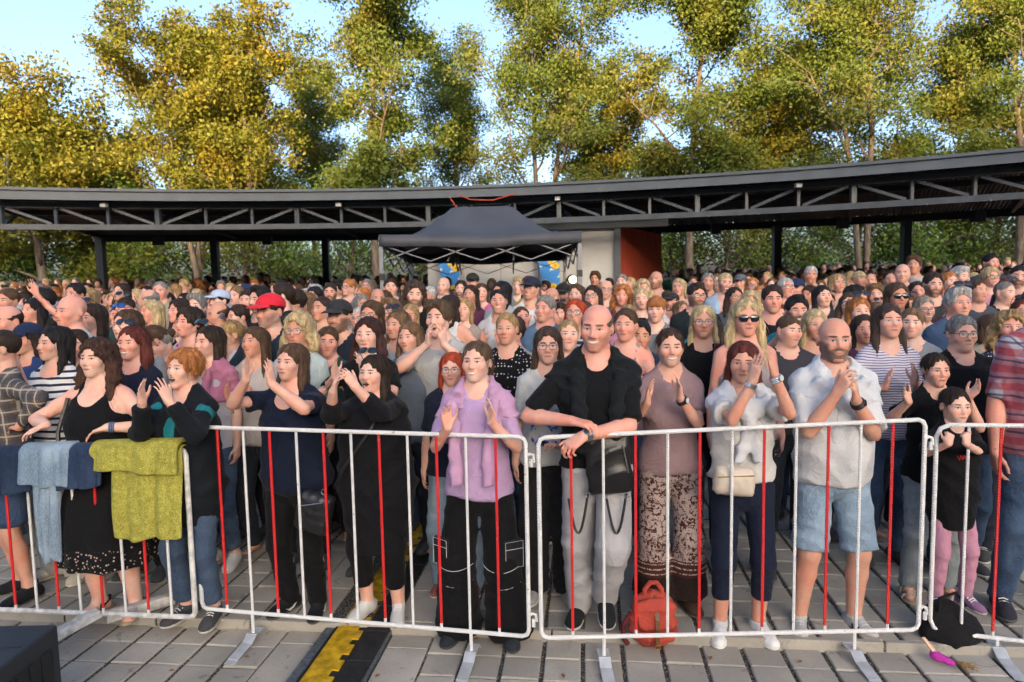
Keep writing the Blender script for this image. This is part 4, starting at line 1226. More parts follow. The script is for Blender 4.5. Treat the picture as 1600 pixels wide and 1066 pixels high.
for area in (0, 1):
    v = (KERB - .012 - PD / 2) if area == 0 else (KERB + PD / 2 + .012)
    k_ = 0
    while (v > 2.3 if area == 0 else v < 9.6):
        for i in range(-60, 60):
            u = .075 + i * (PW + GU)
            if RAMP_U0 - .16 - PW / 2 < u < RAMP_U1 + .16 + PW / 2: continue
            if u < RAMP_U0: CL = max(CL, u + PW / 2)
            else: CR = min(CR, u - PW / 2)
            x, y, _ = pav(u, v)
            if abs(x) > .80 * y + .25 or y < 2.55: continue
            cells.append((y, u, v, LOW if area == 0 else ground_z(v)))
        v += (-1 if area == 0 else 1) * (PD + GV); k_ += 1
cells.sort(key=lambda c: abs(c[0] - 3.35) if c[0] < 3.4 else c[0] - 3.4 + .0)
far_parts = []
for n_, (y, u, v, z) in enumerate(cells):
    x, yy, _ = pav(u, v)
    if n_ < 300:
        o = link('paver', paver_mesh(PW, PD, n_ % 7), ground); o.location = (x, yy, z + rng.uniform(-.003, .003))
        o.rotation_euler = (rng.uniform(-.008, .008), rng.uniform(-.008, .008), -PAV + rng.uniform(-.012, .012))
    else:
        far_parts.append((x, yy, z + rng.uniform(-.003, .003)))
me0 = paver_mesh(PW, PD, 0); v0 = np.zeros(len(me0.vertices) * 3, f4); me0.vertices.foreach_get('co', v0); v0 = v0.reshape(-1, 3)[4:] @ np.array(PR).T
q0 = np.array([[p.vertices[i] for i in range(4)] for p in me0.polygons if min(p.vertices) >= 4]) - 4
far = merge_meshes([((v0 + np.array(c, f4)).astype(f4), q0) for c in far_parts])
fo = arr_obj('far_paver', far, M_PAVER, ground, False); fo['kind'] = 'stuff'
# kerb strips beside the cable channel, steel edges, and the step
for u0, u1 in ((CL + .012, RAMP_U0 - .006), (RAMP_U1 + .006, CR - .012)):
    for (va, vb, z) in [(2.3 + i * .58, 2.3 + (i + 1) * .58 - .008, 0) for i in range(14)]:
        if va < KERB < vb:
            if KERB - va > .1:
                MB().box(pav((u0 + u1) / 2, (va + KERB - .03) / 2, LOW - .03), ((u1 - u0) / 2, (KERB - .03 - va) / 2, .031), PR, .004).build('kerb_stone', M_PAVER, ground)
            va = KERB + .03
        zz = LOW if vb <= KERB else 0.0
        c = pav((u0 + u1) / 2, (va + vb) / 2, zz - .03)
        MB().box(c, ((u1 - u0) / 2, (vb - va) / 2, .031), PR, .004).build('kerb_stone', M_PAVER, ground)
kerb_step = MB()
u = -6.0
while u < 7:
    if not (RAMP_U0 - .6 < u < RAMP_U1): pass
    MB().box(pav(u + .29, KERB - .004, -.034), (.286, .020, .036), PR, .005).build('kerb_stone', M_PAVER, ground); u += .58
# cable ramp
ramp = empty('cable_ramp', pav((RAMP_U0 + RAMP_U1) / 2, 3.2, LOW), -PAV); tag(ramp, 'black rubber cable ramp with a bright yellow lid crossing under the barriers', 'cable ramp')
W_ = RAMP_U1 - RAMP_U0
def rbox(u, v, z, h): return ((u, v, z), h)
b = MB(); b.box((0, 2.0, .012), (W_ / 2 - .055, 4.0, .022), None, .012); rb = b.build('base', M_BLACK_RUBBER, ramp)
for s_ in (-1, 1):
    MB().box((s_ * (W_ / 2 - .028), 2.0, .004), (.026, 4.0, .022), None, .003).build('steel_edge', M_GALV, ramp)
for i in range(16):      # yellow lid pieces, toothed where they meet the black half
    v_ = -1.15 + i * .30; l0, l1 = -W_ / 2 + .085, .010
    poly = [(l0, v_ + .002), (l1, v_ + .002), (l1, v_ + .06), (l1 + .035, v_ + .06), (l1 + .035, v_ + .15), (l1, v_ + .15), (l1, v_ + .21), (l1 + .035, v_ + .21), (l1 + .035, v_ + .298), (l0, v_ + .298)]
    MB().prism(poly, .030, .042).build('lid', M_YELLOW, ramp)
    MB().box((.118, v_ + .15, .033), (.068, .147, .006), None, .004).build('black_lid', M_BLACK_RUBBER, ramp)

# ------------------------------------------------------------------ curved canopy roof with its lattice girder
ARC_C = np.array([-2.6, -5.6]); R1, R2 = 19.3, 28.0
def arc(a, R, z): return (ARC_C[0] + R * math.sin(a), ARC_C[1] + R * math.cos(a), z)     # a: angle from +y
A0, A1 = math.radians(-20.6), math.radians(44.0)
roof = empty('canopy_roof', arc(0, R1, 0)); tag(roof, 'long dark curved canopy roof with a steel lattice girder over the back of the crowd', 'roof')
rl = Vector(roof.location)
def L(p): return tuple(Vector(p) - rl)
ZT, ZB, ZR = 3.57, 3.08, 3.50
N = 96
def band(R_a, z_a, R_b, z_b, name, mat, thick=None):
    b = MB()
    for i in range(N):
        a, c = A0 + (A1 - A0) * i / N, A0 + (A1 - A0) * (i + 1) / N
        b.quad(L(arc(a, R_a, z_a)), L(arc(c, R_a, z_a)), L(arc(c, R_b, z_b)), L(arc(a, R_b, z_b)))
    return b.build(name, mat, roof)
band(R1 - .35, ZT + .16, R2 + .2, ZR + .42, 'roof_sheet', M_FASCIA)
# corrugated underside: radial ribs
b = MB(); NR = 330
for i in range(NR):
    a = A0 + (A1 - A0) * i / NR; c = A0 + (A1 - A0) * (i + .5) / NR; d = A0 + (A1 - A0) * (i + 1) / NR
    z1, z2 = ZT - .02, ZR + .02
    b.quad(L(arc(a, R1 - .2, z1)), L(arc(c, R1 - .2, z1)), L(arc(c, R2, z2)), L(arc(a, R2, z2)))
    b.quad(L(arc(c, R1 - .2, z1)), L(arc(c, R1 - .2, z1 + .05)), L(arc(c, R2, z2 + .05)), L(arc(c, R2, z2)))
    b.quad(L(arc(c, R1 - .2, z1 + .05)), L(arc(d, R1 - .2, z1 + .05)), L(arc(d, R2, z2 + .05)), L(arc(c, R2, z2 + .05)))
    b.quad(L(arc(d, R1 - .2, z1 + .05)), L(arc(d, R1 - .2, z1)), L(arc(d, R2, z2)), L(arc(d, R2, z2 + .05)))
b.build('corrugated_soffit', M_STEEL_BLACK, roof)
def arcbar(R, z, w, h, name, mat, a0=A0, a1=A1, n=64, under=True):
    b = MB()
    for i in range(n):
        a, c = a0 + (a1 - a0) * i / n, a0 + (a1 - a0) * (i + 1) / n
        P = [[arc(t, R + dr, z + dz) for dr, dz in ((-w / 2, -h / 2), (w / 2, -h / 2), (w / 2, h / 2), (-w / 2, h / 2))] for t in (a, c)]
        for j in range(4): b.quad(L(P[0][j]), L(P[0][(j + 1) % 4]), L(P[1][(j + 1) % 4]), L(P[1][j]))
        if i == 0: b.quad(*[L(p) for p in P[0]])
        if i == n - 1: b.quad(*[L(p) for p in P[1][::-1]])
    return b.build(name, mat, roof)
arcbar(R1 - .36, ZT + .075, .03, .20, 'fascia', M_FASCIA)
arcbar(R1 - .395, ZT + .155, .05, .05, 'fascia_trim', M_FASCIA)
arcbar(R1 - .39, ZT - .02, .05, .03, 'fascia_drip', M_FASCIA)
arcbar(R1, ZT - .09, .10, .10, 'top_chord', M_STEEL_DARK)
arcbar(R1, ZB, .10, .10, 'bottom_chord', M_TRUSS)
arcbar(R1 + 1.0, ZT - .13, .08, .10, 'rear_chord', M_STEEL_BLACK)
arcbar(R2 - .05, ZR - .06, .12, .22, 'rear_beam', M_STEEL_BLACK)
da = .86 / R1; k = 0; a = A0 + .01
while a < A1:
    w = .085 if k % 3 == 0 else .05
    MB().bar(L(arc(a, R1, ZB + .05)), L(arc(a, R1, ZT - .13)), w, w).build('girder_post', M_TRUSS, roof)
    z0, z1 = (ZT - .15, ZB + .06) if (k % 6 < 3) else (ZB + .06, ZT - .15)
    MB().bar(L(arc(a + .004, R1, z0)), L(arc(a + da - .004, R1, z1)), .05, .05).build('girder_brace', M_TRUSS, roof)
    if k % 3 == 0:
        MB().bar(L(arc(a, R1, ZT - .16)), L(arc(a, R2 - .2, ZR - .03)), .08, .12).build('rafter', M_STEEL_BLACK, roof)
        MB().bar(L(arc(a, R1, ZB)), L(arc(a, R1 + 1.0, ZT - .14)), .05, .05).build('girder_strut', M_STEEL_DARK, roof)
    if k % 4 == 1:
        MB().bar(L(arc(a + .02, R1 + 2.4, ZT - .14)), L(arc(a + .02, R1 + 3.7, ZT - .19)), .07, .05).build('lamp_tube', plain_mat('lamp_plastic', (.20, .21, .22), .5), roof)
    if k % 5 == 2:
        MB().box(L(arc(a, R1 - .22, ZT - .10)), (.05, .05, .035)).build('lamp_box', M_WHITE_BAR, roof)
    for j in (.25, .75):
        MB().box(L(arc(a + da * j, R1 - .055, ZB - .045)), (.011, .008, .012)).build('bolt', M_FASCIA, roof) if k % 1 == 0 and j < .5 else None
    a += da; k += 1
RP = 27.2
def post_at(px, RR=RP):
    lo_, hi_ = 4.0, 40.0
    for _ in range(50):
        m_ = (lo_ + hi_) / 2; p = unproject(px, 420, m_)
        if math.hypot(p[0] - ARC_C[0], p[1] - ARC_C[1]) < RR: lo_ = m_
        else: hi_ = m_
    return p
for px in (159, 337, 510, 1027, 1213, 1414):
    p = post_at(px); MB().box(L((p[0], p[1], 1.6)), (.10, .10, 1.75)).build('roof_column', M_STEEL_BLACK, roof)
for px in (250, 420, 1118, 1315, 1525):
    p = post_at(px, 26.6); MB().box(L((p[0], p[1], ZR - .22)), (.13, .10, .13)).build('speaker_box', M_STEEL_BLACK, roof)
for px in (837, 24):     # lightning rods on the roof
    p = post_at(px, 21.5); MB().tube([L((p[0], p[1], ZT)), L((p[0], p[1], ZT + .95 if px > 400 else ZT + 1.2))], .007, 6).build('lightning_rod', M_FASCIA, roof)

# ------------------------------------------------------------------ service block under the roof: concrete front, red side
DW = 14.3
wl, wr = unproject(668, 430, DW + .75), unproject(963, 430, DW)
blk = empty('service_block', (wr[0], wr[1], 0)); tag(blk, 'pale board-marked concrete wall with a red side under the canopy roof', 'building')
bo = np.array([wr[0], wr[1], 0])
vdir = unit(np.array([wr[0] - wl[0], wr[1] - wl[1], 0])); nin = np.array([-vdir[1], vdir[0], 0])
if nin[1] < 0: nin = -nin
Lw = float(np.linalg.norm((wr - wl)[:2]))
Rw = Matrix((Vector(vdir), Vector(nin), Vector((0, 0, 1)))).transposed()
M_CONC = concrete_mat()
pw = Lw / 5
for i in range(5):
    c = -vdir * (pw * (i + .5)) + nin * .10 + np.array([0, 0, 1.60]); MB().box(c, (pw / 2 - .004, .10, 1.42), Rw, .006).build('concrete_panel', M_CONC, blk)
rd = np.array([math.sin(math.radians(27)), math.cos(math.radians(27)), 0]); rn = np.array([rd[1], -rd[0], 0])
Rr = Matrix((Vector(rd), Vector(-rn), Vector((0, 0, 1)))).transposed()
MB().box(rd * 1.9 + rn * (-.06) + np.array([0, 0, 1.60]), (1.82, .05, 1.44), Rr).build('red_wall', plain_mat('red_render', (.58, .095, .050), .8, 0, .3, .15, 3), blk)
MB().box(np.array([.02, -.08, 1.50]), (.060, .060, 1.47), Rw).build('steel_column', M_FASCIA, blk)
zb = 3.06
MB().box(-vdir * (Lw / 2 - .5) + nin * (-.10) + np.array([0, 0, zb]), (Lw / 2 + .55, .07, .085), Rw).build('steel_beam', M_FASCIA, blk)
for px, top in ((700, 0), (852, 0)):
    pc = unproject(px, 430, DW + (.62 if px < 800 else .3)); loc = pc - bo; loc[2] = 1.95
    fl = MB(); wv = []
    T = NT('banner_print'); ob = T.coord('Object'); sp = T.n('SeparateXYZ'); T.link(ob, sp.inputs[0])
    vo = T.n('TexVoronoi', feature='F1'); T.link(T.coord('Object', (2.4, .01, 2.4)), vo.inputs['Vector']); vo.inputs['Scale'].default_value = 1.3
    nz = T.noise(ob, 3.2, 3)
    c = T.mix(T.ss(nz, .54, .58), (.055, .25, .60), (.70, .74, .78)); c = T.mix(T.ss(vo.outputs['Distance'], .30, .24), c, (.75, .48, .02)); c = T.mix(T.ss(vo.outputs['Distance'], .15, .11), c, (.60, .28, .01))
    bm_ = T.set(c, .8)
    ft = MB(); H_ = 1.0
    for i in range(8):
        z0, z1 = -H_ + i * .25, -H_ + (i + 1) * .25
        w0, w1 = .17 + .05 * i, .17 + .05 * (i + 1)
        d0, d1 = .03 * math.sin(i * .9), .03 * math.sin((i + 1) * .9)
        ft.quad((.28 - w0, d0, z0), (.28, d0 + .02, z0), (.28, d1 + .02, z1), (.28 - w1, d1, z1))
    fb = empty('beach_flag', bo + loc - np.array([0, .35, 0])); tag(fb, ('blue feather banner with yellow suns at the ' + ('left' if px < 800 else 'right') + ' of the concrete wall'), 'banner', 'blue banners under the tent')
    fo_ = ft.build('cloth', bm_, fb); so_ = fo_.modifiers.new('thick', 'SOLIDIFY'); so_.thickness = .006
    MB().tube([(.285, .02, -1.95), (.29, .02, 0), (.24, .02, .95), (.1, .02, 1.05)], .012, 6).build('pole', M_ALU, fb)

# ------------------------------------------------------------------ pop-up tent
TD = 10.1
tl, tr = unproject(592, 372, TD), unproject(908, 368, TD)
tent = empty('popup_tent', ((tl[0] + tr[0]) / 2, TD, ground_z(TD))); tag(tent, 'dark grey pop-up tent on pale metal legs in front of the concrete wall', 'tent')
to = np.array(tent.location); wx = (tr[0] - tl[0]) / 2
ze, zer = tl[2] - to[2] + .05, tl[2] - to[2] - .12
T = NT('tent_fabric'); ob = T.coord('Object'); n = T.noise(ob, 3, 3, .5, 1.0)
T.bump(n, .25, .03); M_TENT = T.set(T.mix(T.ss(T.noise(ob, 1.5, 3), .3, .7), (.050, .052, .062), (.070, .072, .084)), .62, spec=.35)
D2 = 3.0
def roof_pt(u, v):     # u,v in 0..1 across and in depth
    x = -wx + 2 * wx * u; y = D2 * v
    # peak plateau between the two top points
    du = max(0.0, abs(u - .5) - .155) / .345; dv = max(0.0, abs(v - .5) - .16) / .34
    e = max(du, dv); e = min(1, math.sqrt(du * du + dv * dv) if du * dv > 0 else e)
    h = (1 - e) ** 1.6 * .56 + .02 * math.sin(u * math.pi * 2) ** 2 * e
    base = ze + (zer - ze) * v - .05 * math.sin(u * math.pi) * (1 if v < .02 or v > .98 else 1) * e
    return (x, y, base + h)
b = MB(); NU, NV = 36, 24
g = [[b.bm.verts.new(roof_pt(i / NU, j / NV)) for j in range(NV + 1)] for i in range(NU + 1)]
for i in range(NU):
    for j in range(NV): b.bm.faces.new((g[i][j], g[i + 1][j], g[i + 1][j + 1], g[i][j + 1]))
can = b.build('canopy', M_TENT, tent, True); can.modifiers.new('thick', 'SOLIDIFY').thickness = .008
for nm, pts in (('valance', [(i / NU, 0.0) for i in range(NU + 1)]), ('valance', [(i / NU, 1.0) for i in range(NU + 1)]), ('valance', [(0.0, j / NV) for j in range(NV + 1)]), ('valance', [(1.0, j / NV) for j in range(NV + 1)])):
    b = MB()
    for (p, q) in zip(pts[:-1], pts[1:]):
        a, c = roof_pt(*p), roof_pt(*q); wv1, wv2 = .006 * math.sin(p[0] * 19 + p[1] * 17), .006 * math.sin(q[0] * 19 + q[1] * 17)
        s_ = -1 if p[1] == 0 else 1
        b.quad((a[0], a[1] + s_ * .004, a[2]), (c[0], c[1] + s_ * .004, c[2]), (c[0], c[1] + s_ * .02 + wv2, c[2] - .17), (a[0], a[1] + s_ * .02 + wv1, a[2] - .17))
    b.build(nm, M_TENT, tent, True).modifiers.new('thick', 'SOLIDIFY').thickness = .006
M_TLEG = plain_mat('tent_frame', (.22, .225, .24), .45, .2)
for x in (-wx + .02, wx - .02):
    for y, zt in ((.03, ze), (D2 - .03, zer)):
        MB().box((x, y, zt / 2 - .02), (.028, .028, zt / 2 - .02)).build('leg', M_TLEG, tent)
        MB().box((x, y, zt - .62), (.036, .036, .05)).build('leg_slider', M_STEEL_BLACK, tent)
def scissors(a, b_, nseg, zl):
    a, b_ = Vector(a), Vector(b_)
    for i in range(nseg):
        p, q = a.lerp(b_, i / nseg), a.lerp(b_, (i + 1) / nseg)
        MB().bar(p + Vector((0, 0, 0)), q - Vector((0, 0, zl)), .022, .014).build('scissor_bar', M_TLEG, tent)
        MB().bar(p - Vector((0, 0, zl)), q, .022, .014).build('scissor_bar', M_TLEG, tent)
zz = ze - .14; zr = zer - .14
scissors((-wx, .05, zz), (wx, .05, zz), 4, .26); scissors((-wx, D2 - .05, zr), (wx, D2 - .05, zr), 4, .26)
scissors((-wx + .03, .05, zz), (-wx + .03, D2 - .05, zr), 3, .26); scissors((wx - .03, .05, zz), (wx - .03, D2 - .05, zr), 3, .26)
scissors((-wx * .33, .05, zz), (-wx * .33, D2 - .05, zr), 3, .26); scissors((wx * .33, .05, zz), (wx * .33, D2 - .05, zr), 3, .26)
# orange cable looped along the girder, lit spotlight beside the tent
pts = []
for px, py in ((702, 308), (712, 322), (722, 332), (716, 304), (735, 312), (770, 313), (800, 304), (822, 303), (845, 300)):
    p = unproject(px, py, 13.1); pts.append(p)
cb = MB().tube(pts[:3], .013, 6).tube(pts[3:], .013, 6).build('cable', plain_mat('orange_cable', (.45, .06, .02), .5)); tag(cb, 'orange cable looped along the roof girder above the tent', 'cable')
sp = unproject(894, 437, 10.2)
spot = empty('spotlight', sp); tag(spot, 'small lit yellow spotlight beside the right tent leg', 'spotlight')
lm = bpy.data.materials.new('lamp_glow'); lm.use_nodes = True; e_ = lm.node_tree.nodes['Principled BSDF']; e_.inputs['Base Color'].default_value = (.9, .75, .3, 1); e_.inputs['Emission Color'].default_value = (1, .78, .30, 1); e_.inputs['Emission Strength'].default_value = 2.2
b = MB(); bmesh.ops.create_cone(b.bm, cap_ends=True, segments=20, radius1=.055, radius2=.055, depth=.02, matrix=Matrix.Translation((0, -.10, 0)) @ Matrix.Rotation(math.pi / 2, 4, 'X')); b.build('lens', lm, spot)
b = MB(); bmesh.ops.create_cone(b.bm, cap_ends=True, segments=20, radius1=.075, radius2=.05, depth=.18, matrix=Matrix.Rotation(math.pi / 2, 4, 'X')); b.build('housing', M_STEEL_BLACK, spot)
b = MB().bar((-.09, 0, -.12), (-.09, 0, .02), .02, .02).bar((.09, 0, -.12), (.09, 0, .02), .02, .02).bar((-.09, 0, -.12), (.09, 0, -.12), .02, .02).tube([(0, 0, -.12), (0, 0, -sp[2] + ground_z(10.2))], .018, 6); b.build('stand', M_STEEL_BLACK, spot)
# ------------------------------------------------------------------ trees
def leaf_mat(name, c1, c2, c3):
    T = NT(name); M = T.math
    at = T.n('Attribute', attribute_name='tint'); n = T.noise(T.n('NewGeometry').outputs['Position'], .45, 2)
    c = T.mix(at.outputs['Fac'], c1, c2); c = T.mix(M('MULTIPLY', T.ss(n, .45, .7), .7), c, c3)
    T.set(c, .55, spec=.3)
    tr = T.n('BsdfTranslucent'); T.put(tr.inputs[0], T.mix(1.0, c, (1.15, 1.1, .55), 'MULTIPLY'))
    mx = T.n('MixShader'); mx.inputs[0].default_value = .36; T.link(T.b.outputs[0], mx.inputs[1]); T.link(tr.outputs[0], mx.inputs[2]); T.link(mx.outputs[0], T.out.inputs[0])
    return T.m
def bark_mat():
    T = NT('bark'); n = T.noise(T.coord('Object', (9, 9, 2)), 1, 4, .65); n2 = T.noise(T.coord('Object'), 14, 3)
    c = T.mix(T.ss(n, .35, .7), (.085, .062, .045), (.20, .155, .115)); T.bump(n, .8, .05); return T.set(c, .9)
M_BARK = bark_mat()
M_LEAF = [leaf_mat('leaves_green', (.080, .135, .026), (.150, .185, .034), (.225, .200, .032)), leaf_mat('leaves_dark', (0.081, 0.169, 0.032), (0.142, 0.236, 0.043), (0.189, 0.230, 0.041)),
          leaf_mat('leaves_yellowing', (.125, .155, .022), (.215, .200, .026), (.270, .210, .024))]
def grow(seed, height, spread, trunk_r, leafn, leaf, low=.25, droop=.1, stems=1, flat=.55, tipc=.38, clump=.34):
    """returns (trunk arrays, crown arrays, tint) of one tree; z up, base at the origin"""
    r = random.Random(seed); rs = np.random.RandomState(seed)
    tubes = []; tips = []
    def limb(p, d, L, rad, lev):
        n = 6 if lev < 2 else 4; pts = [p.copy()]; rr = [rad]; q = p.copy(); dd = d.copy()
        for i in range(n):
            dd = unit(dd + rs.normal(0, .055 + .07 * lev, 3) + V3(0, 0, .10 if lev else .03) - (V3(0, 0, droop) if lev > 1 else 0))
            q = q + dd * L / n; pts.append(q.copy()); rr.append(rad * (1 - .75 * (i + 1) / n) + .006)
        tubes.append((pts, rr, 8 if lev == 0 else 6 if lev == 1 else 4))
        if lev >= 2: tips.extend(pts[2:]); 
        if lev == 1: tips.extend(pts[3:])
        if lev < 3:
            m = {0: r.randint(10, 13), 1: r.randint(5, 7), 2: r.randint(1, 2)}[lev]
            for j in range(m):
                t = (low + (1 - low) * (j + r.random()) / m) if lev == 0 else .25 + .75 * (j + r.random()) / m
                f = t * n; i = min(n - 1, int(f)); b = pts[i] + (pts[i + 1] - pts[i]) * (f - i)
                ang = r.uniform(0, 6.28) if lev else j * 2.4 + r.uniform(-.5, .5)
                side = V3(math.cos(ang), math.sin(ang), 0)
                up = (.5 + .7 * t) if lev == 0 else .35
                ln = (spread * (1.15 - .75 * abs(t - .45)) if lev == 0 else L * .5) * r.uniform(.7, 1.15)
                limb(b, unit(side + V3(0, 0, up) + (dd * .5 if lev else 0)), ln, rr[i] * (.42 if lev == 0 else .55), lev + 1)
    for s_ in range(stems):
        o = V3(r.uniform(-.25, .25), r.uniform(-.25, .25), 0) * (stems > 1); limb(o, unit(V3(r.uniform(-.05, .05), r.uniform(-.05, .05), 1)), height * r.uniform(.84, 1), trunk_r, 0)
    T = merge_meshes([tube_arrays(p, q, n) for p, q, n in tubes])
    tips = np.array(tips)
    sub = rs.choice(len(tips), max(60, int(len(tips) * clump)), replace=False); ix = sub[rs.randint(0, len(sub), leafn)]
    # leaves gather in clumps round the twigs
    c = tips[ix] + rs.normal(0, tipc, (leafn, 3)) * np.array([1, 1, .75])
    nrm = rs.normal(0, 1, (leafn, 3)); nrm[:, 2] += flat; nrm /= np.linalg.norm(nrm, axis=1)[:, None]
    ref = rs.normal(0, 1, (leafn, 3)); a = np.cross(nrm, ref); a /= np.linalg.norm(a, axis=1)[:, None]; b = np.cross(nrm, a)
    sz = leaf * (.55 + .8 * rs.rand(leafn))[:, None]
    fold = nrm * sz * .18
    V = np.stack([c - a * sz, c - b * sz * .55 + fold, c + a * sz, c + b * sz * .55 + fold], 1).reshape(-1, 3).astype(f4)
    Q = np.arange(leafn * 4).reshape(-1, 4).astype(np.int32)
    tint = np.repeat(np.clip((ix * 7919 % 97) / 97 * .6 + rs.rand(leafn) * .4, 0, 1), 4).astype(f4)
    return T, (V, Q), tint
_trees = []
def tree_kind(seed, lm, **k):
    T, C, tint = grow(seed, **k)
    mt = make_mesh('trunk', *T); mt.materials.append(M_BARK)
    mc = make_mesh('crown', *C, smooth=False); mc.materials.append(M_LEAF[lm]); at = mc.attributes.new('tint', 'FLOAT', 'POINT'); at.data.foreach_set('value', tint)
    return mt, mc
def plant(kind, x, y, s, rz, label, group, name='tree', sz=None):
    o = empty(name, (x, y, ground_z(min(y, 40)) - .05), rz); o.scale = (s, s, sz or s); tag(o, label, 'tree', group)
    link('trunk', kind[0], o); link('crown', kind[1], o); return o
K_A = tree_kind(11, 0, height=14.5, spread=3.7, trunk_r=.19, leafn=52000, leaf=.080, low=.22)
K_B = tree_kind(23, 0, height=15.5, spread=3.6, trunk_r=.15, leafn=48000, leaf=.078, low=.25, stems=2)
K_C = tree_kind(37, 2, height=12.5, spread=3.5, trunk_r=.16, leafn=46000, leaf=.090, low=.35, stems=2, tipc=.30)
K_D = tree_kind(41, 2, height=8.2, spread=3.4, trunk_r=.2, leafn=46000, leaf=.090, low=.12, tipc=.40, clump=.5)
K_E = tree_kind(53, 1, height=6.4, spread=2.5, trunk_r=.11, leafn=11000, leaf=.085, low=.06, stems=3, tipc=.36, clump=.5)
K_F = tree_kind(61, 0, height=7.4, spread=2.6, trunk_r=.12, leafn=11000, leaf=.085, low=.10, stems=2, tipc=.36, clump=.5)
def tx(px, D): return float(unproject(px, 300, D)[0])
big = [  # px, depth, kind, scale, turn, label
    (60, 27.5, K_D, 0.98, .3, 'round dense yellow-green tree at the left edge behind the roof'),
    (295, 29, K_C, 0.89, 1.1, 'golden-topped tree with a leaning trunk left of the tall trees'),
    (395, 30, K_C, 0.88, 2.9, 'golden-topped tree with upright stems right of the leaning one'),
    (592, 29, K_A, 0.98, 4.0, 'tall tree with a straight orange-lit trunk left of the tent peak'),
    (845, 30.5, K_B, 0.93, .6, 'tall airy tree rising straight behind the tent'),
    (1085, 29, K_A, 0.99, 2.2, 'tall golden tree right of the red wall'),
    (1350, 28, K_B, 0.93, 3.5, 'tall thin-leaved tree behind the right roof columns'),
    (1585, 27, K_A, 0.91, 5.3, 'tall dark-trunked tree at the right edge'),
    (712, 38, K_B, 0.81, 5.0, 'paler tree filling the gap between two tall trees behind the tent'),
    (1215, 35, K_C, 0.87, 4.4, 'lower tree between the golden tree and the thin-leaved tree'),
    (1490, 36, K_A, 0.81, 1.0, 'tree in the gap at the right behind the edge tree'),
    (490, 37, K_B, 0.78, 1.9, 'tree in the gap left of the straight-trunked tree'),
    (965, 37, K_C, 0.85, 3.0, 'tree in the gap left of the golden tree'), (185, 33, K_D, 0.85, 2.2, 'yellow-green tree behind the round one at the left')]
for px, D, kd, s, rz, lab in big: plant(kd, tx(px, D), D, s, rz, lab, 'tall trees behind the roof')
rt = random.Random(5)
und = [(-120, 30.0, 'beyond the left picture edge'), (30, 29.5, 'at the left edge below the round tree'), (130, 32, 'just left of the leftmost roof column'), (215, 29.8, 'just right of the leftmost roof column'), (300, 31.5, 'left of the second roof column'),
       (380, 30, 'right of the second roof column'), (455, 32, 'midway between second and third columns'), (545, 30, 'right of the third roof column'), (640, 33, 'behind the left tent leg'), (1010, 32, 'behind the red wall'), (1065, 31, 'right of the red wall'),
       (1140, 29.5, 'left of the first column right of the wall'), (1210, 31.5, 'behind the second column right of the tent'), (1275, 29.5, 'right of the second column right of the tent'), (1345, 31, 'below the tall thin-leaved tree'), (1420, 29, 'behind the rightmost roof column'),
       (1490, 30.5, 'right of the rightmost roof column'), (1560, 28.5, 'below the dark-trunked edge tree'), (1640, 29.5, 'at the right picture edge'), (1720, 28, 'beyond the right picture edge')]
for i, (px, D, where) in enumerate(und):
    k_ = (K_E, K_F)[(i * 5) % 3 % 2] if px > 140 else K_E
    plant(k_, tx(px, D), D, rt.uniform(.72, .95), rt.uniform(0, 6.28), ('low dark leafy tree ' if k_ is K_E else 'low light green tree ') + where, 'low trees seen under the roof')
for px, D, where in ((-260, 31, 'first beyond the left frame'), (-420, 33, 'second beyond the left frame'), (-620, 32, 'third beyond the left frame'), (-830, 34, 'fourth beyond the left frame'), (1850, 30, 'second beyond the right frame'), (2000, 29, 'third beyond the right frame')):
    plant(K_F, tx(px, D), D, rt.uniform(.8, 1.0), rt.uniform(0, 6.28), 'low light green tree, ' + where, 'low trees seen under the roof')
# unseen ridge added far behind the camera to keep low sun off the square
b = MB(); ridge = []
nx = 120
for i in range(nx + 1):
    x = -600 + 1200 * i / nx; ridge.append((x, 100.5 + 1.6 * math.sin(i * .9) + 1.1 * math.sin(i * 2.3 + 1)))
for (x0, z0), (x1, z1) in zip(ridge[:-1], ridge[1:]):
    b.quad((x0, -300, -.2), (x1, -300, -.2), (x1, -400, z1), (x0, -400, z0)); b.quad((x0, -400, z0), (x1, -400, z1), (x1, -480, -.2), (x0, -480, -.2))
T = NT('sun_blocker_green'); n = T.noise(T.coord('Object'), .1, 5); tag(b.build('added_sun_blocker', T.set(T.mix(T.ss(n, .3, .7), (.05, .07, .02), (.10, .12, .04)), .9)), kind='structure')
# ------------------------------------------------------------------ dressing and placing people
BK, DB, BR, LB, BL, PB = (.012, .010, .011), (.030, .018, .012), (.075, .042, .022), (.16, .095, .05), (.34, .22, .10), (.46, .35, .19)
RD, OR, GR, WG, AU = (.40, .055, .018), (.40, .15, .045), (.20, .19, .18), (.40, .39, .38), (.10, .022, .016)
SKINS = [(.58, .345, .265), (.53, .295, .215), (.63, .40, .315), (.50, .265, .185), (.61, .315, .24)]
LEVELS = {'F': dict(h=.0066, d=.0070, b=.027, c=.0130, hair=.0092, st=950, shoe=.0105),
          'M': dict(h=.0100, d=.0100, b=.046, c=.025, hair=.0140, st=300, shoe=.018)}
M_LENS = None
def lens_mat():
    T = NT('clear_lens'); T.set((.9, .92, .95), .05, spec=.5); T.b.inputs['Alpha'].default_value = .10; return T.m
M_LENS = lens_mat(); M_DARKLENS = plain_mat('dark_lens', (.010, .012, .018), .08, 0, .8, 0, 5); M_BLUELENS = plain_mat('blue_lens', (.02, .08, .30), .10, .3, .8, 0, 5)
M_FRAME = plain_mat('spectacle_frame', (.012, .011, .011), .3); M_FRAMEB = plain_mat('brown_frame', (.08, .03, .015), .3); M_METAL = plain_mat('polished_metal', (.55, .55, .56), .25, .95)
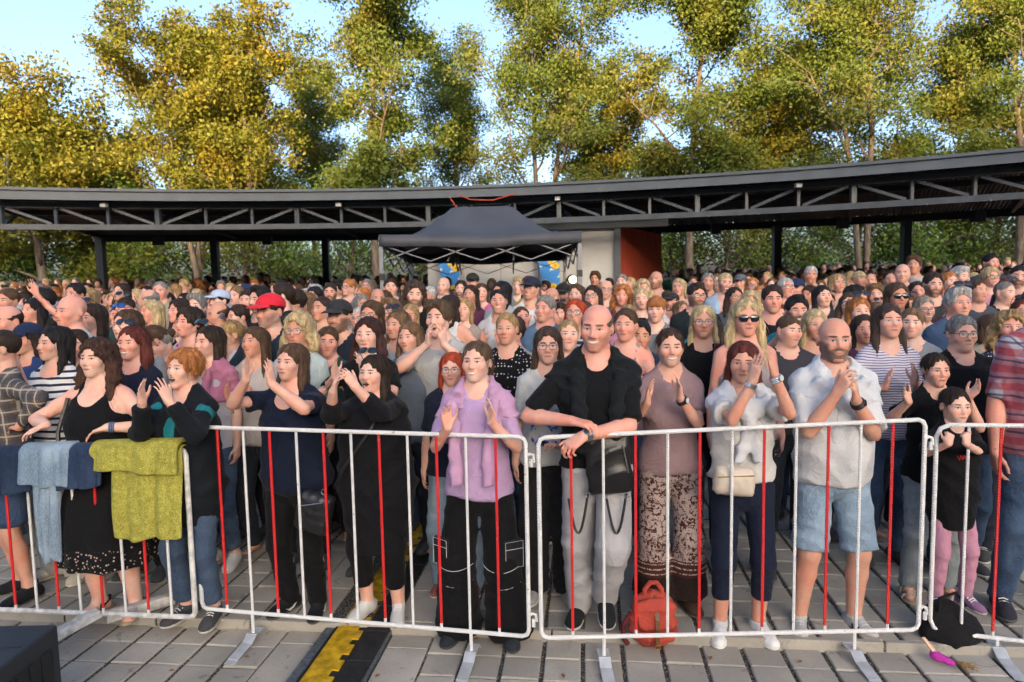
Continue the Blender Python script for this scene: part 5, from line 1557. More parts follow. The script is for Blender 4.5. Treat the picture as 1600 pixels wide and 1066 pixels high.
M_GOLD = plain_mat('brass', (.45, .28, .08), .35, .9); M_LEATHER = plain_mat('black_leather', (.012, .012, .013), .38, 0, .5, .2, 12, .4)

def arm_preset(name, k, sw, r):
    j = lambda a: r.uniform(-a, a)
    h = {'clap': 1.26, 'claphigh': 1.40, 'claplow': 1.16}.get(name, 1.2) + j(.03); g = .028 + r.random() * .04; y = -.29 + j(.03)
    if name.startswith('clap'):
        x0 = j(.05)
        L = dict(w=V3(-.035 - g + x0, y, h) * k, f=(.12, -.30, 1), n=(1, -.15, -.1), hint=(-1, .1, -.9), curl=.10 + r.random() * .1, spread=.08)
        R = dict(w=V3(.035 + g + x0, y, h + j(.03)) * k, f=(-.12, -.30, 1), n=(-1, -.15, -.1), hint=(1, .1, -.9), curl=.10 + r.random() * .1, spread=.08); return L, R
    if name == 'fold':
        return (dict(w=V3(.02, -.24, 1.10) * k, f=(1, -.2, .05), n=(0, .4, -1), hint=(-1, .1, -.8), curl=.5), dict(w=V3(-.02, -.26, 1.13) * k, f=(-1, -.1, .05), n=(0, .4, -1), hint=(1, .1, -.8), curl=.5))
    if name == 'phone':
        return (None, dict(w=V3(.08, -.36, 1.46) * k, f=(-.15, -.1, 1), n=(-.3, 1, 0), hint=(1, .1, -1), curl=.55))
    if name == 'raise':
        return (None, dict(w=V3(sw + .10, -.12, 1.78) * k, f=(-.1, -.1, 1), n=(0, -1, 0), hint=(1, .3, 0), curl=.12, spread=.14))
    if name == 'drink':
        return (dict(w=V3(-.10, -.27, 1.22) * k, f=(.55, -.5, .45), n=(1, .6, 0), hint=(-1, .1, -1), curl=.8), None)
    return None, None

def wear_glasses(o, hm, kind, mat=None):
    if kind in ('clear', 'brown'):
        g = arr_obj('glasses', glasses_arrays(), M_FRAME if kind == 'clear' else M_FRAMEB, o); g.matrix_local = hm; l = arr_obj('lens', lens_arrays(), M_LENS, g)
    elif kind == 'sun':
        g = arr_obj('sunglasses', glasses_arrays(.029, .021, thick=1.3), M_FRAME, o); g.matrix_local = hm; arr_obj('lens', lens_arrays(.029, .021), M_DARKLENS, g)
    elif kind in ('head', 'headblue'):
        m = hm @ Matrix.Translation((0, .012, .088)) @ Matrix.Rotation(math.radians(-38), 4, 'X') @ Matrix.Scale(1.10, 4)
        g = arr_obj('sunglasses', glasses_arrays(.029, .021, thick=1.4), M_FRAME, o); g.matrix_local = m; arr_obj('lens', lens_arrays(.029, .021), M_DARKLENS if kind == 'head' else M_BLUELENS, g)

def cap_arrays(res=.009):
    g = local_grid((-.13, -.24, .02), (.13, .15, .16), res)
    g.ell((0, .008, .045), (.094, .112, .088)); g.cut(lambda X, Y, Z: .034 - .12 * np.clip(Y, -.1, .1) - Z)
    g.ell((0, .0, .03), (.082, .100, .078), k=.004, op='s')
    v1 = g.mesh()
    g = local_grid((-.11, -.22, .0), (.11, -.03, .09), res * .6)
    g.ell((0, -.095, .052), (.082, .105, .009)); g.cut(lambda X, Y, Z: Y + .078 - 3.0 * X * X)
    g.add(lambda X, Y, Z: (X * X * 1.2).astype(f4) * 0)
    v, q = g.mesh()
    if len(v): v[:, 2] -= v[:, 0] ** 2 * 3.0 + np.clip(-v[:, 1] - .09, 0, 1) * .22
    return v1, (v, q)
_libcap = {}
def wear_cap(o, hm, col, lib=True):
    if not _libcap:
        a, b = cap_arrays(); _libcap['c'] = make_mesh('cap', *a); _libcap['v'] = make_mesh('visor', *b)
        for m in _libcap.values(): m.materials.append(None)
    c = link('cap', _libcap['c'], o); c.matrix_local = hm; v = link('visor', _libcap['v'], c)
    for q in (c, v): q.material_slots[0].link = 'OBJECT'; q.material_slots[0].material = cloth_mat(col)

def in_hand(who, sd, along=.085, out=.035):
    o, P = PEOPLE[who]; A_ = P.arm[sd]; p = A_['w'] + A_['f'] * along * P.k + A_['n'] * out * P.k
    return np.array(o.location) + rz2(o.rotation_euler.z) @ p
def cup(loc, parent_none, label, fill=(.45, .30, .08)):
    T = NT('clear_plastic'); T.set((.85, .88, .9), .1); T.b.inputs['Alpha'].default_value = .30
    b = MB(); bmesh.ops.create_cone(b.bm, cap_ends=True, segments=16, radius1=.030, radius2=.042, depth=.12); o = b.build('plastic_cup', T.m, None, True); o.location = loc
    return tag(o, label, 'cup')

def dress(o, P, sp, lv, seed):
    """clothes of a person built for this photograph"""
    R = LEVELS[lv]
    t = dict(sp.get('top') or {}); col = t.pop('c', (.02, .02, .022)); tm = t.pop('mat', None) or cloth_mat(col, t.pop('pat', None), t.pop('c2', None), t.pop('c3', None), scale=t.pop('ps', 1.0))
    nm = t.pop('name', 't_shirt')
    arr_obj(nm, top_arrays(P, R['c'], seed=seed, **t), tm, o)
    j = sp.get('jacket')
    if j:
        j = dict(j); c2 = j.pop('c', (.015, .015, .017)); n2 = j.pop('name', 'jacket'); jm = j.pop('mat', None) or cloth_mat(c2)
        arr_obj(n2, top_arrays(P, R['c'], seed=seed + 9, **j), jm, o)
    b = dict(sp.get('bot') or dict(c=(.02, .025, .04)))
    bm = b.pop('mat', None) or cloth_mat(b.pop('c', (.02, .02, .025)), b.pop('pat', None), b.pop('c2', None), scale=b.pop('ps', 1.0))
    b.pop('c', None)
    if b.pop('skirt', False):
        arr_obj(b.pop('name', 'skirt'), skirt_arrays(P, R['c'], seed=seed, **b), bm, o)
    else: arr_obj(b.pop('name', 'trousers'), trousers_arrays(P, R['c'] * (1 if lv == 'F' else 1.45), seed=seed, **b), bm, o)
    s = sp.get('shoes', ((.06, .06, .065), (.5, .5, .5)))
    if s:
        for sd in (-1, 1):
            u, so = shoe_arrays(P, sd, R['shoe'], *(s[2:] if len(s) > 2 else ()))
            u = arr_obj('shoe', u, cloth_mat(s[0]), o)
            if lv == 'F': arr_obj('sole', so, plain_mat('sole', s[1], .7), u)
            if lv == 'F' and sp.get('laces', True):
                L = P.leg[sd]; lat = unit(np.cross(L['toe'], [0, 0, 1])); gz = L['a'][2] - .085 * P.k; m = MB()
                for q in range(4):
                    c = V3(L['a'][0], L['a'][1], gz) + L['toe'] * (.052 + .018 * q) * P.k; z = (.093 - .0085 * q) * P.k
                    m.tube([c - lat * .022 + V3(0, 0, z - .006), c + V3(0, 0, z + .002), c + lat * .022 + V3(0, 0, z - .006)], .0042, 4)
                m.build('lace', cloth_mat(sp.get('lacec', (.6, .6, .6))), u)

def rz2(a):
    c, s = math.cos(a), math.sin(a); return np.array([[c, -s, 0], [s, c, 0], [0, 0, 1.0]])

NPERS = [0]; PEOPLE = {}
def person(px, py, D, sex, hair, hc, label, lv=None, yaw=0.0, head=(0, .05, 0), skin=0, top=None, bot=None, arms='down', group=None, z=None, H=None, smile=.3, mouth=0.0, beard=0.0, beardc=(.10, .07, .05),
           face=None, glasses=None, cap=None, body=None, extra=None, shoes=((.06, .06, .065), (.5, .5, .5)), brow=None, lip=None, jacket=None, category='person', hs=None, iris=(.10, .12, .12), hc2=None, laces=True, lacec=(.6, .6, .6), thumbs=None):
    seed = NPERS[0] + 100; NPERS[0] += 1; r = random.Random(seed)
    lv = lv or ('F' if D < 4.05 else 'M'); R = LEVELS[lv]
    base = ground_z(D) if z is None else z
    eye = unproject(px, py, D)
    body = dict(body or {}); fk = dict(smile=smile, open=1.0 if mouth >= .9 else 0.0); fk.update(face or {})
    Hh = H or (eye[2] - base) / .933
    for _ in range(2):
        P = Person(H=Hh, sex=sex, head=head, face=fk, **body)
        if H is None: Hh *= (eye[2] - base) / P.ho[2]
    off = rz2(yaw) @ P.ho
    loc = np.array([eye[0] - off[0], eye[1] - off[1], base if H is None else eye[2] - P.ho[2]])
    aL = aR = None
    if isinstance(arms, str): aL, aR = arm_preset(arms, P.k, P.sw, r)
    elif arms:
        def conv(A):
            if A is None: return None
            A = dict(A)
            if 'p' in A: A['w'] = rz2(-yaw) @ (unproject(*A.pop('p')) - loc)
            return A
        aL, aR = conv(arms[0]), conv(arms[1])
    P = Person(H=Hh, sex=sex, head=head, face=fk, armL=aL, armR=aR, **body)
    me = P.body_mesh(R['h'], R['d'], R['b'], bare=(lv == 'F' and (bot or {}).get('length', 1.0) < .85 or (bot or {}).get('skirt', False)), arms=lv == 'F')
    sk = SKINS[skin % len(SKINS)] if isinstance(skin, int) else skin
    fem = 0 if sex == 'm' else 1
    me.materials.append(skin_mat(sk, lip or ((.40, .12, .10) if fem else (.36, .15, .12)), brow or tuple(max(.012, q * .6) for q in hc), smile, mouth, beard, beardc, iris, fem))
    o = link('person', me); o.location = loc; o.rotation_euler.z = yaw; tag(o, label, category, group)
    hm = P.head_matrix()
    if hair and hair != 'none':
        hv = hair_arrays(hair, R['hair'], seed)
        st = hs if hs is not None else R['st']
        short = hair in ('crop', 'buzz', 'balding', 'short', 'quiff')
        if short: st = int(st * .35)
        parts = [hv]
        if st and len(hv[1]): parts.append(strand_arrays(hv[0], hv[1], st, seed, .018 if short else .065, .0013 if lv == 'F' else .0018, .25 if 'curl' in hair or hair in ('wild', 'mop') else .04))
        h = arr_obj('hair', merge_meshes(parts), hair_mat(hc, c2=hc2), o); h.matrix_local = hm
    dress(o, P, dict(top=top, bot=bot, shoes=shoes, jacket=jacket, laces=laces, lacec=lacec), lv, seed)
    if glasses: wear_glasses(o, hm, glasses)
    if cap: wear_cap(o, hm, cap)
    if extra: extra(o, P)
    PEOPLE[label] = (o, P)
    return o, P

# ------------------------------------------------------------------ things draped round shoulders, bags and jewellery
def drape(o, P, c, res=.0125, seed=3, open_=.05, low=1.0, name='sweater', knot=False, mat=None, back=1.02, arm=.42):
    """a jumper laid round the shoulders like a cape; its sleeves hang in front or are knotted on the chest"""
    k = P.k; lo, hi = P.bounds(); lo = lo.copy(); hi = hi.copy(); lo[2] = (low - .06) * k; hi[2] = P.nb[2] + .09
    g = local_grid(lo - .04, hi + .04, res)
    P.torso(g, off=.018)
    for sd in (-1, 1):
        A = P.arm[sd]; pm = P.arm_prims(sd); S, e = A['S'], A['e']
        g.cone(S, S + (e - S) * arm, pm[0][2] + .010, pm[0][2] + .014, .03, flat=True)
        g.cone(P.up((sd * .045, .06, 1.50)), P.up((sd * .10, -.03, 1.47)), .032 * k, .030 * k, .03)      # rolled collar
    g.cone(P.up((-.05, .075, 1.49)), P.up((.05, .075, 1.49)), .035 * k, .035 * k, .03)
    M_, oo = P.R, P.o
    def loc(X, Y, Z):
        px, py, pz = X - f4(oo[0]), Y - f4(oo[1]), Z - f4(oo[2])
        return [px * f4(M_[0, i]) + py * f4(M_[1, i]) + pz * f4(M_[2, i]) for i in range(3)]
    ph = hsh(seed) * 6
    def keep(X, Y, Z):
        x, y, z = loc(X, Y, Z); ax = np.abs(x)
        front = np.clip((-y - .0) / .03, 0, 1)                                  # 1 on the front half
        w0 = (open_ + .0 * z) * k if not knot else (.045 + .26 * np.clip(1.46 * k - z, 0, .3) ** 1.0) * k
        wedge = (w0 + .008 * np.sin(z * 31 + ph) - ax) * front - (1 - front) * .5      # opening in front
        zl = (low if not knot else 1.27) * k
        bottom = (np.where(y < 0, zl - .10 * (ax - .1) * 0, back * k) + .012 * np.sin(x * 27 + ph) - z)
        return np.maximum(wedge, bottom)
    g.cut(keep, .01)
    g.cone(P.up((0, .005, 1.47)), P.up((0, -.03, 1.62)), .066 * k, .092 * k, .01, op='s')
    if not knot:                                                              # the sleeves hang down at the front edges
        for sd in (-1, 1):
            x0 = open_ + .030
            g.cone(P.up((sd * (x0 + .02), -.12, 1.42)), P.up((sd * x0, -.165, 1.24)), .030 * k, .036 * k, .025, sq=((0, 1, 0), 1.5))
            g.cone(P.up((sd * x0, -.165, 1.24)), P.up((sd * (x0 - .01), -.17, low + .01)), .036 * k, .040 * k, .02, sq=((0, 1, 0), 1.7), flat=True)
    else:
        for sd in (-1, 1):
            g.cone(P.up((sd * .115, -.09, 1.42)), P.up((-sd * .012, -.138, 1.315)), .030 * k, .026 * k, .025, sq=((0, 1, .4), 1.4))
            g.cone(P.up((-sd * .005, -.145, 1.315)), P.up((-sd * .050, -.150, 1.10)), .026 * k, .036 * k, .015, sq=((0, 1, 0), 1.6), flat=True)
        g.ell(P.up((0, -.150, 1.315)), V3(.034, .024, .030) * k, M=P.R, k=.015); g.ell(P.up((0, -.105, 1.385)), V3(.075, .035, .065) * k, M=P.R, k=.03)
    g.add(folds(seed, .010, 44, 34))
    v, q = g.mesh()
    return arr_obj(name, (relax(v, q, 1, .4), q), mat or cloth_mat(c), o)

def bracelet(o, P, sd, mat, face=None, name='wristwatch', w=.020, dial=(.02, .03, .05)):
    A = P.arm[sd]; d = unit(A['w'] - A['e']); c = A['w'] - d * .022 * P.k; rr = .031 * P.k * (1 if P.m else .92)
    a = unit(np.cross(d, [0.3, .2, 1])); b = np.cross(d, a); pts = [c + (a * math.cos(t) + b * math.sin(t)) * rr for t in np.linspace(0, 2 * math.pi, 18)[:-1]]
    m = MB()
    for s_ in (-.5, 0, .5): m.tube([p + d * w * s_ for p in pts], .0055 if w > .01 else .003, 6, True)
    q = m.build(name, mat, o, True)
    if face:
        n = unit(-A['n'] + np.array(face)); cc = c + n * rr * 1.08
        z = Vector(n); R_ = z.to_track_quat('Z', 'Y').to_matrix().to_4x4()
        m = MB(); bmesh.ops.create_cone(m.bm, cap_ends=True, segments=18, radius1=.019, radius2=.017, depth=.009, matrix=Matrix.Translation(Vector(cc)) @ R_); m.build('watch_case', mat, q)
        m = MB(); bmesh.ops.create_cone(m.bm, cap_ends=True, segments=18, radius1=.0145, radius2=.0145, depth=.0015, matrix=Matrix.Translation(Vector(cc + n * .0052)) @ R_); m.build('dial', plain_mat('watch_dial', dial, .25), q)
    return q
def necklace(o, P, mat, drop=.06):
    k = P.k; pts = []
    for t in np.linspace(-math.pi * .95, math.pi * .95, 30):
        pts.append(P.up((.062 * math.sin(t), .01 - .085 * math.cos(t), 1.475 - (drop * (.5 + .5 * math.cos(t)) ** 1.5))))
    return MB().tube(pts, .0022, 4).build('necklace', mat, o)
# ------------------------------------------------------------------ the front row at the barrier
JEANS = dict(c=(.035, .060, .115), pat='denim', c2=(.10, .15, .23)); LJEANS = dict(c=(.20, .28, .36), pat='denim', c2=(.38, .46, .54)); GJEANS = dict(c=(.20, .23, .25), pat='denim', c2=(.32, .36, .39))
BLACK = (.006, .006, .007); NAVY = (.007, .011, .026)
GF = 'people leaning on the barrier in front'
WSH = ((.62, .61, .58), (.60, .59, .56)); BSH = ((.012, .013, .016), (.05, .05, .05))
def A(px, py, d, f=(0, -.2, 1), n=(1, 0, 0), hint=(0, .1, -1), curl=.12, spread=.12, thumb=.6): return dict(p=(px, py, d), f=f, n=n, hint=hint, curl=curl, spread=spread, thumb=thumb)

def ex(o, P): pass
# 1 man in plaid shirt at the left edge
person(2, 545, 4.15, 'm', 'crop', DB, 'person in brown and blue plaid shirt with elbow on the barrier at left edge', yaw=-.75, head=(-.3, 0, 0), skin=1, group=GF,
       top=dict(c=(.12, .085, .06), pat='plaid', c2=(.045, .05, .065), c3=(.40, .38, .35), ps=.9, sleeve=.95, hem=.82, neck='round', name='plaid_shirt'), bot=dict(c=(.03, .055, .12), pat='denim', c2=(.07, .11, .19), length=.46, knee=.03, cuff=.01, name='denim_shorts'),
       arms=(A(-40, 668, 4.03, (-1, -.2, 0), (0, 0, -1), (0, 1, -1), .5), A(30, 668, 3.96, (-1, -.1, -.1), (0, 0, -1), (1, .2, -.6), .4)), shoes=BSH)
# 2 woman in navy and white stripes
person(85, 537, 4.45, 'f', 'longstraight', BK, 'person with long straight black hair in navy and white striped top, arm raised', yaw=-.3, head=(-.15, .08, 0), skin=0, group=GF, lv='F',
       top=dict(c=(.62, .61, .60), pat='stripes', c2=(.015, .02, .05), sleeve=.55, hem=.86, neck='wide', name='striped_top'), bot=dict(c=(.33, .30, .27), flare=.07, knee=.05, name='wide_trousers'), body=dict(bulk=1.1, bust=1.2),
       arms=(A(22, 562, 4.20, (-.6, -.3, .7), (0, -.4, -1), (0, .2, -1)), None), shoes=((.42, .38, .30), (.6, .56, .48)))
# 3 woman in black tank dress, hands on the rail
def ex3(o, P):
    for sd in (-1, 1): sandal(o, P, sd, cloth_mat(BLACK), plain_mat('tan_sole', (.38, .29, .19), .8))
    bracelet(o, P, 1, plain_mat('blue_strap', (.10, .13, .22), .5), None, 'bracelet')
    m = MB(); m.tube([P.up((-.15, -.07, 1.40)), P.up((-.19, -.12, 1.2)), P.up((-.17, -.16, 1.0))], .012, 6); m.build('bag_strap', M_LEATHER, o, True)
person(152, 560, 3.90, 'f', 'longcurly', (.055, .025, .016), 'person with curly brown hair in black tank dress resting both hands on the jackets', yaw=-.10, head=(-.06, .06, 0), skin=2, group=GF, smile=.4, body=dict(bulk=1.24, bust=1.3, stance=.12),
       top=dict(c=BLACK, sleeve=0, hem=.84, neck='scoop', name='tank_top', loose=.006, fold=.004), bot=dict(c=BLACK, pat='lace', c2=(.40, .29, .24), ps=.34, skirt=True, z0=.36, flare=.06, name='lace_hem_skirt'),
       arms=(A(72, 664, 3.73, (-.75, -.45, -.35), (0, -.3, -1), (-1, .4, -.2), .25, .1), A(168, 668, 3.75, (-.85, -.3, -.3), (0, -.3, -1), (1, .4, -.2), .25, .1)), shoes=None, extra=ex3)
# 4 woman with short orange hair
person(288, 576, 3.80, 'f', 'pixie', OR, 'person with short orange hair, mouth open, clapping in a black jacket over teal', yaw=-.25, head=(-.15, .12, .05), skin=2, group=GF, mouth=1, smile=.2, lip=(.35, .10, .09), body=dict(bulk=1.08, bust=1.1),
       top=dict(c=(.012, .16, .19), sleeve=.2, hem=.9, neck='scoop', name='teal_top'), jacket=dict(c=(.007, .009, .012), sleeve=.95, hem=.66, neck='open', off=.016, loose=.024, name='jacket', fold=.010), bot=dict(c=(.035, .055, .10), pat='denim', c2=(.08, .12, .18), length=.90, name='rolled_jeans', knee=.014),
       arms=(A(222, 630, 3.52, (.15, -.2, 1), (1, .2, 0), (-.5, .3, -1)), A(264, 628, 3.50, (-.3, -.2, 1), (-1, .2, 0), (.5, .3, -1))), shoes=((.055, .055, .06), (.42, .40, .36)))
# 5 woman with pink jumper round the neck
person(326, 535, 4.6, 'f', 'longstraight', DB, 'person with sunglasses on dark hair and a pink jumper over a pale grey tee', yaw=-.25, head=(-.2, .1, 0), skin=0, lv='F', group=GF, smile=.5, glasses='head',
       top=dict(c=(.40, .38, .41), sleeve=.32, hem=.88), bot=dict(length=.9, name='jeans', **JEANS), extra=lambda o, P: drape(o, P, (.36, .13, .20), seed=5, open_=.03, low=1.22), shoes=WSH, body=dict(bust=1.15))
def ex6(o, P):     # white curved tick on the sides of the black trainers
    for sd in (-1, 1):
        L_ = P.leg[sd]; lat = unit(np.cross(L_['toe'], [0, 0, 1])); k = P.k
        for s_ in (-1, 1):
            def at(f, z, w): return V3(L_['a'][0], L_['a'][1], L_['a'][2] - .085 * k) + L_['toe'] * f * k + V3(0, 0, z * k) + lat * s_ * w * k
            m = MB(); up_ = [(.085, .046), (.06, .034), (.03, .036), (-.035, .066)]; lo_ = [(.085, .046), (.055, .022), (.02, .026), (-.035, .066)]
            for i in range(3): m.quad(at(*up_[i], .0475), at(*up_[i + 1], .0475 - .003 * i), at(*lo_[i + 1], .0485 - .003 * i), at(*lo_[i], .0485))
            q = m.build('shoe_tick', cloth_mat((.62, .62, .62)), o); q.modifiers.new('t', 'SOLIDIFY').thickness = .003
# 6 woman in navy blouse clapping
person(455, 566, 3.88, 'f', 'long', (.085, .048, .028), 'person with brown hair in a navy short-sleeved blouse clapping, black trousers', yaw=-.22, head=(-.10, .08, .03), skin=0, group=GF, smile=.3, body=dict(bulk=1.15, bust=1.15),
       top=dict(c=NAVY, sleeve=.30, hem=.80, neck='scoop', name='blouse', fold=.010, loose=.022, cuff=.022), bot=dict(c=BLACK, name='trousers', knee=.010),
       arms=(A(384, 594, 3.60, (.08, -.1, 1), (1, .1, 0), (-1, .1, -.9), .08, .05), A(424, 600, 3.58, (-.05, -.1, 1), (-1, .1, 0), (1, .1, -.9), .08, .05)), shoes=BSH, lacec=(.02, .02, .02), extra=ex6)
# 7 woman in long black coat shouting
def ex7(o, P):
    k = P.k
    m = MB(); m.tube([P.up((.13, -.03, 1.46)), P.up((.05, -.20, 1.30)), P.up((-.10, -.25, 1.08)), P.up((-.20, -.20, .93))], .009, 6); m.build('bag_strap', M_LEATHER, o, True)
    g = local_grid((-.42, -.36, .62 * k), (-.10, -.10, .97 * k), .011); Mr = np.array(Matrix.Rotation(.25, 3, 'Y'))
    box_sdf(g, (-.265, -.235, .79 * k), (.10, .042, .115), Mr, .035, bulge=.012); g.add(folds(4, .005, 60, 50)); b = arr_obj('shoulder_bag', g.mesh(), M_LEATHER, o)
    m = MB(); m.tube([(-.34, -.285, .84 * k), (-.19, -.29, .87 * k)], .003, 4); m.tube(ring(np.array((-.20, -.25, .925 * k)), .014, .014, np.eye(3), 12, 2), .003, 4, True); m.build('zip', M_METAL, b)
person(583, 583, 3.82, 'f', 'long', DB, 'person with sunglasses on head shouting and clapping in a long black coat', yaw=-.2, head=(-.15, .10, 0), skin=2, group=GF, mouth=1, smile=0.0, glasses='head', face=dict(fat=.7), body=dict(bulk=1.24, bust=1.2, stance=.11),
       top=dict(c=(.007, .007, .009), sleeve=.80, hem=.47, neck='round', name='coat', loose=.030, off=.012, fold=.011, cuff=.02, taper=.03), bot=dict(c=(.006, .006, .007), length=.80, name='capri_leggings', fold=.003, hip=.006, knee=.013, ankle=.014),
       arms=(A(520, 612, 3.48, (.35, -.2, .85), (.9, .3, .1), (-.55, .2, -1), .25, .04), A(556, 606, 3.46, (-.45, -.2, .8), (-.9, .3, .2), (.55, .2, -1), .25, .04)), shoes=WSH, extra=ex7)
# 8 woman in lilac
def ex8(o, P):
    drape(o, P, (.46, .27, .42), seed=8, open_=.07, low=.96, name='lilac_jumper', arm=.42)
    for sd in (-1, 1):    # cargo pockets with white stitching
        L = P.leg[sd]; c = L['h'] + (L['k'] - L['h']) * .80 + V3(sd * .075, -.055, 0)
        M_ = Matrix.Rotation(sd * .55, 3, 'Z'); p = MB().box(c, (.055, .016, .075), M_, .008).build('cargo_pocket', cloth_mat((.014, .014, .016)), o)
        f = Vector(c) + M_ @ Vector((0, -.018, 0)); m = MB()
        e = [f + M_ @ Vector(q) for q in ((-.05, 0, .07), (.05, 0, .07), (.05, 0, -.07), (-.05, 0, -.07))]
        m.tube(e, .0016, 4, True); m.tube([f + M_ @ Vector((-.05, 0, .03)), f + M_ @ Vector((.05, 0, .03))], .0016, 4); m.build('stitching', cloth_mat((.5, .5, .5)), p)
        for tz in (.99, 1.35):   # knee seams
            q = L['h'] + (L['k'] - L['h']) * tz if tz <= 1 else L['k'] + (L['a'] - L['k']) * .25
            m = MB(); m.tube([q + V3(.105 * math.sin(t), -.105 * math.cos(t), -.012 * math.cos(t * 2)) for t in np.linspace(-1.2, 1.2, 9)], .0016, 4); m.build('stitching', cloth_mat((.5, .5, .5)), o)
person(745, 565, 3.63, 'f', 'pony', (.10, .062, .035), 'person in lilac tee and lilac jumper clapping, black cargo trousers with white stitching', z=-.05, yaw=-.15, head=(-.12, .08, 0), skin=2, group=GF, smile=.5, mouth=.5, body=dict(bulk=1.0, stance=.15, shoulder=1.02, bust=1.05),
       top=dict(c=(.42, .28, .46), sleeve=.42, hem=.86, name='lilac_tee', fold=.008), bot=dict(c=(.006, .006, .007), flare=.05, knee=.045, ankle=.05, name='cargo_trousers', fold=.006),
       arms=(A(700, 668, 3.39, (-.05, -.35, 1), (.75, -.8, 0), (-.6, .4, -1), .16, .12), A(768, 660, 3.37, (.12, -.3, 1), (-.75, -.5, 0), (.6, .4, -1), .22, .1)), shoes=((.02, .024, .03), (.03, .03, .035)), extra=ex8, lacec=(.03, .03, .035))
# 8b red-haired woman behind
person(706, 577, 4.12, 'f', 'bob', RD, 'person with bright red hair and black-rimmed glasses peeping past the lilac jumper', yaw=-.1, head=(.05, .05, 0), skin=2, lv='F', group=GF, smile=.7, glasses='clear', top=dict(c=(.012, .016, .03), sleeve=.4, hem=.88), bot=dict(name='jeans', flare=.03, knee=.03, **LJEANS), shoes=((.32, .10, .09), (.55, .5, .42)))
# 9 woman with long hair, glasses, butterfly print
person(856, 540, 4.00, 'f', 'longstraight', (.060, .036, .024), 'person with long brown hair and glasses in a grey tee with a blue butterfly print', yaw=-.05, head=(0, .05, 0), skin=0, lv='F', group=GF, smile=.3, glasses='clear',
       top=dict(c=(.46, .46, .45), pat='print', c2=(.02, .10, .45), c3=(.01, .012, .02), ps=1.06, sleeve=.4, hem=.90), jacket=dict(c=(.10, .010, .035), sleeve=0, hem=.70, neck='open', name='maroon_waist_jacket') if False else None, bot=dict(c=(.014, .014, .016), knee=.04, flare=.03), arms=(None, A(880, 700, 3.75, (-.6, -.3, .3), (0, 0, -1), (1, .2, -1), .6)), shoes=((.3, .3, .32), (.5, .5, .5)))
# 10 man leaning on the rail
def ex10(o, P):
    drape(o, P, (.009, .011, .013), seed=10, open_=.06, low=1.02, name='hooded_jacket', arm=.30)
    bracelet(o, P, 1, M_METAL, (0, -.7, .3), 'wristwatch')
    k = P.k
    g = local_grid((-.20, -.32, .70 * k), (.26, -.05, 1.16 * k), .012); box_sdf(g, (.05, -.178, .955 * k), (.115, .028, .16), np.array(Matrix.Rotation(-.10, 3, 'Y')), .028, bulge=.025); g.add(folds(3, .012, 34, 26)); b = arr_obj('leather_bag', g.mesh(), M_LEATHER, o)
    for sx in (-.055, .14):
        m = MB(); m.tube([(sx - .10 * t, -.205 - .02 * math.sin(t * 3.1), (.81 - .20 * math.sin(t * 3.0)) * k) for t in np.linspace(0, 1, 13)], .007, 6); m.build('bag_strap', M_LEATHER, b, True)
        m = MB(); m.tube(ring(np.array((sx, -.212, .80 * k)), .013, .013, np.eye(3), 10, 2), .003, 4, True); m.build('buckle', M_METAL, b)
    m = MB(); m.tube([(.12, -.232, 1.06 * k), (.15, -.228, .92 * k)], .003, 4); m.build('zip', M_METAL, b)
_k10 = 3.50
person(932, 512, 3.56, 'm', 'balding', (.09, .075, .062), 'person with receding hair in black tee and draped hooded jacket, forearms on the rail', yaw=-.08, head=(-.22, -.04, .05), skin=4, group=GF, smile=.8, mouth=.5, beard=.25, beardc=(.16, .12, .10), z=0.0, body=dict(lean=.10, bulk=1.0, shoulder=.97, feet={-1: (-.10, .10, 0.0), 1: (.04, .04, .09, .05, -.30)}, knees={1: (.05, -1, .2)}, handk=1.05), face=dict(nose=1.15, jaw=1.08),
       top=dict(c=(.006, .0065, .008), sleeve=.44, hem=.90, name='black_tee', fold=.009, loose=.018, cuff=.018), bot=dict(c=(.36, .35, .36), knee=.03, ankle=.03, name='grey_trousers', fold=.006),
       arms=(A(893, 658, 3.37, (.9, -.35, -.12), (0, .1, -1), (-1, .3, -.35), .35, .05), A(912, 681, 3.32, (-.75, -.45, -.45), (-.1, .3, -1), (1, .35, -.2), .55, .04)), shoes=((.014, .015, .017), (.55, .54, .52)), extra=ex10, lacec=(.02, .02, .02))
# 11 woman in mauve tee
person(1047, 543, 3.84, 'f', 'pony', (.055, .028, .018), 'person smiling in a mauve tee clapping, brown floral print trousers', yaw=-.05, head=(-.05, .06, 0), skin=0, group=GF, smile=.9, mouth=.5, body=dict(bulk=1.0, bust=1.15),
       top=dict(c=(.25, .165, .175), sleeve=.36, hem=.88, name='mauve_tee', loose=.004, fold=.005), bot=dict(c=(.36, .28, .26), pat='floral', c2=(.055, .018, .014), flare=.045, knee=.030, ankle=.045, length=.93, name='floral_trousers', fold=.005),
       arms=(A(1011, 630, 3.57, (.05, -.2, 1), (.9, -.2, 0), (-.5, .2, -1), .2, .08), A(1063, 622, 3.57, (-.1, -.2, 1), (-.9, -.1, 0), (.5, .2, -1), .15, .08)), shoes=((.05, .03, .02), (.1, .08, .06)), extra=lambda o, P: (bracelet(o, P, 1, M_LEATHER, (0, -1, 0), 'wristwatch', .012, (.6, .6, .6)), necklace(o, P, M_GOLD)))
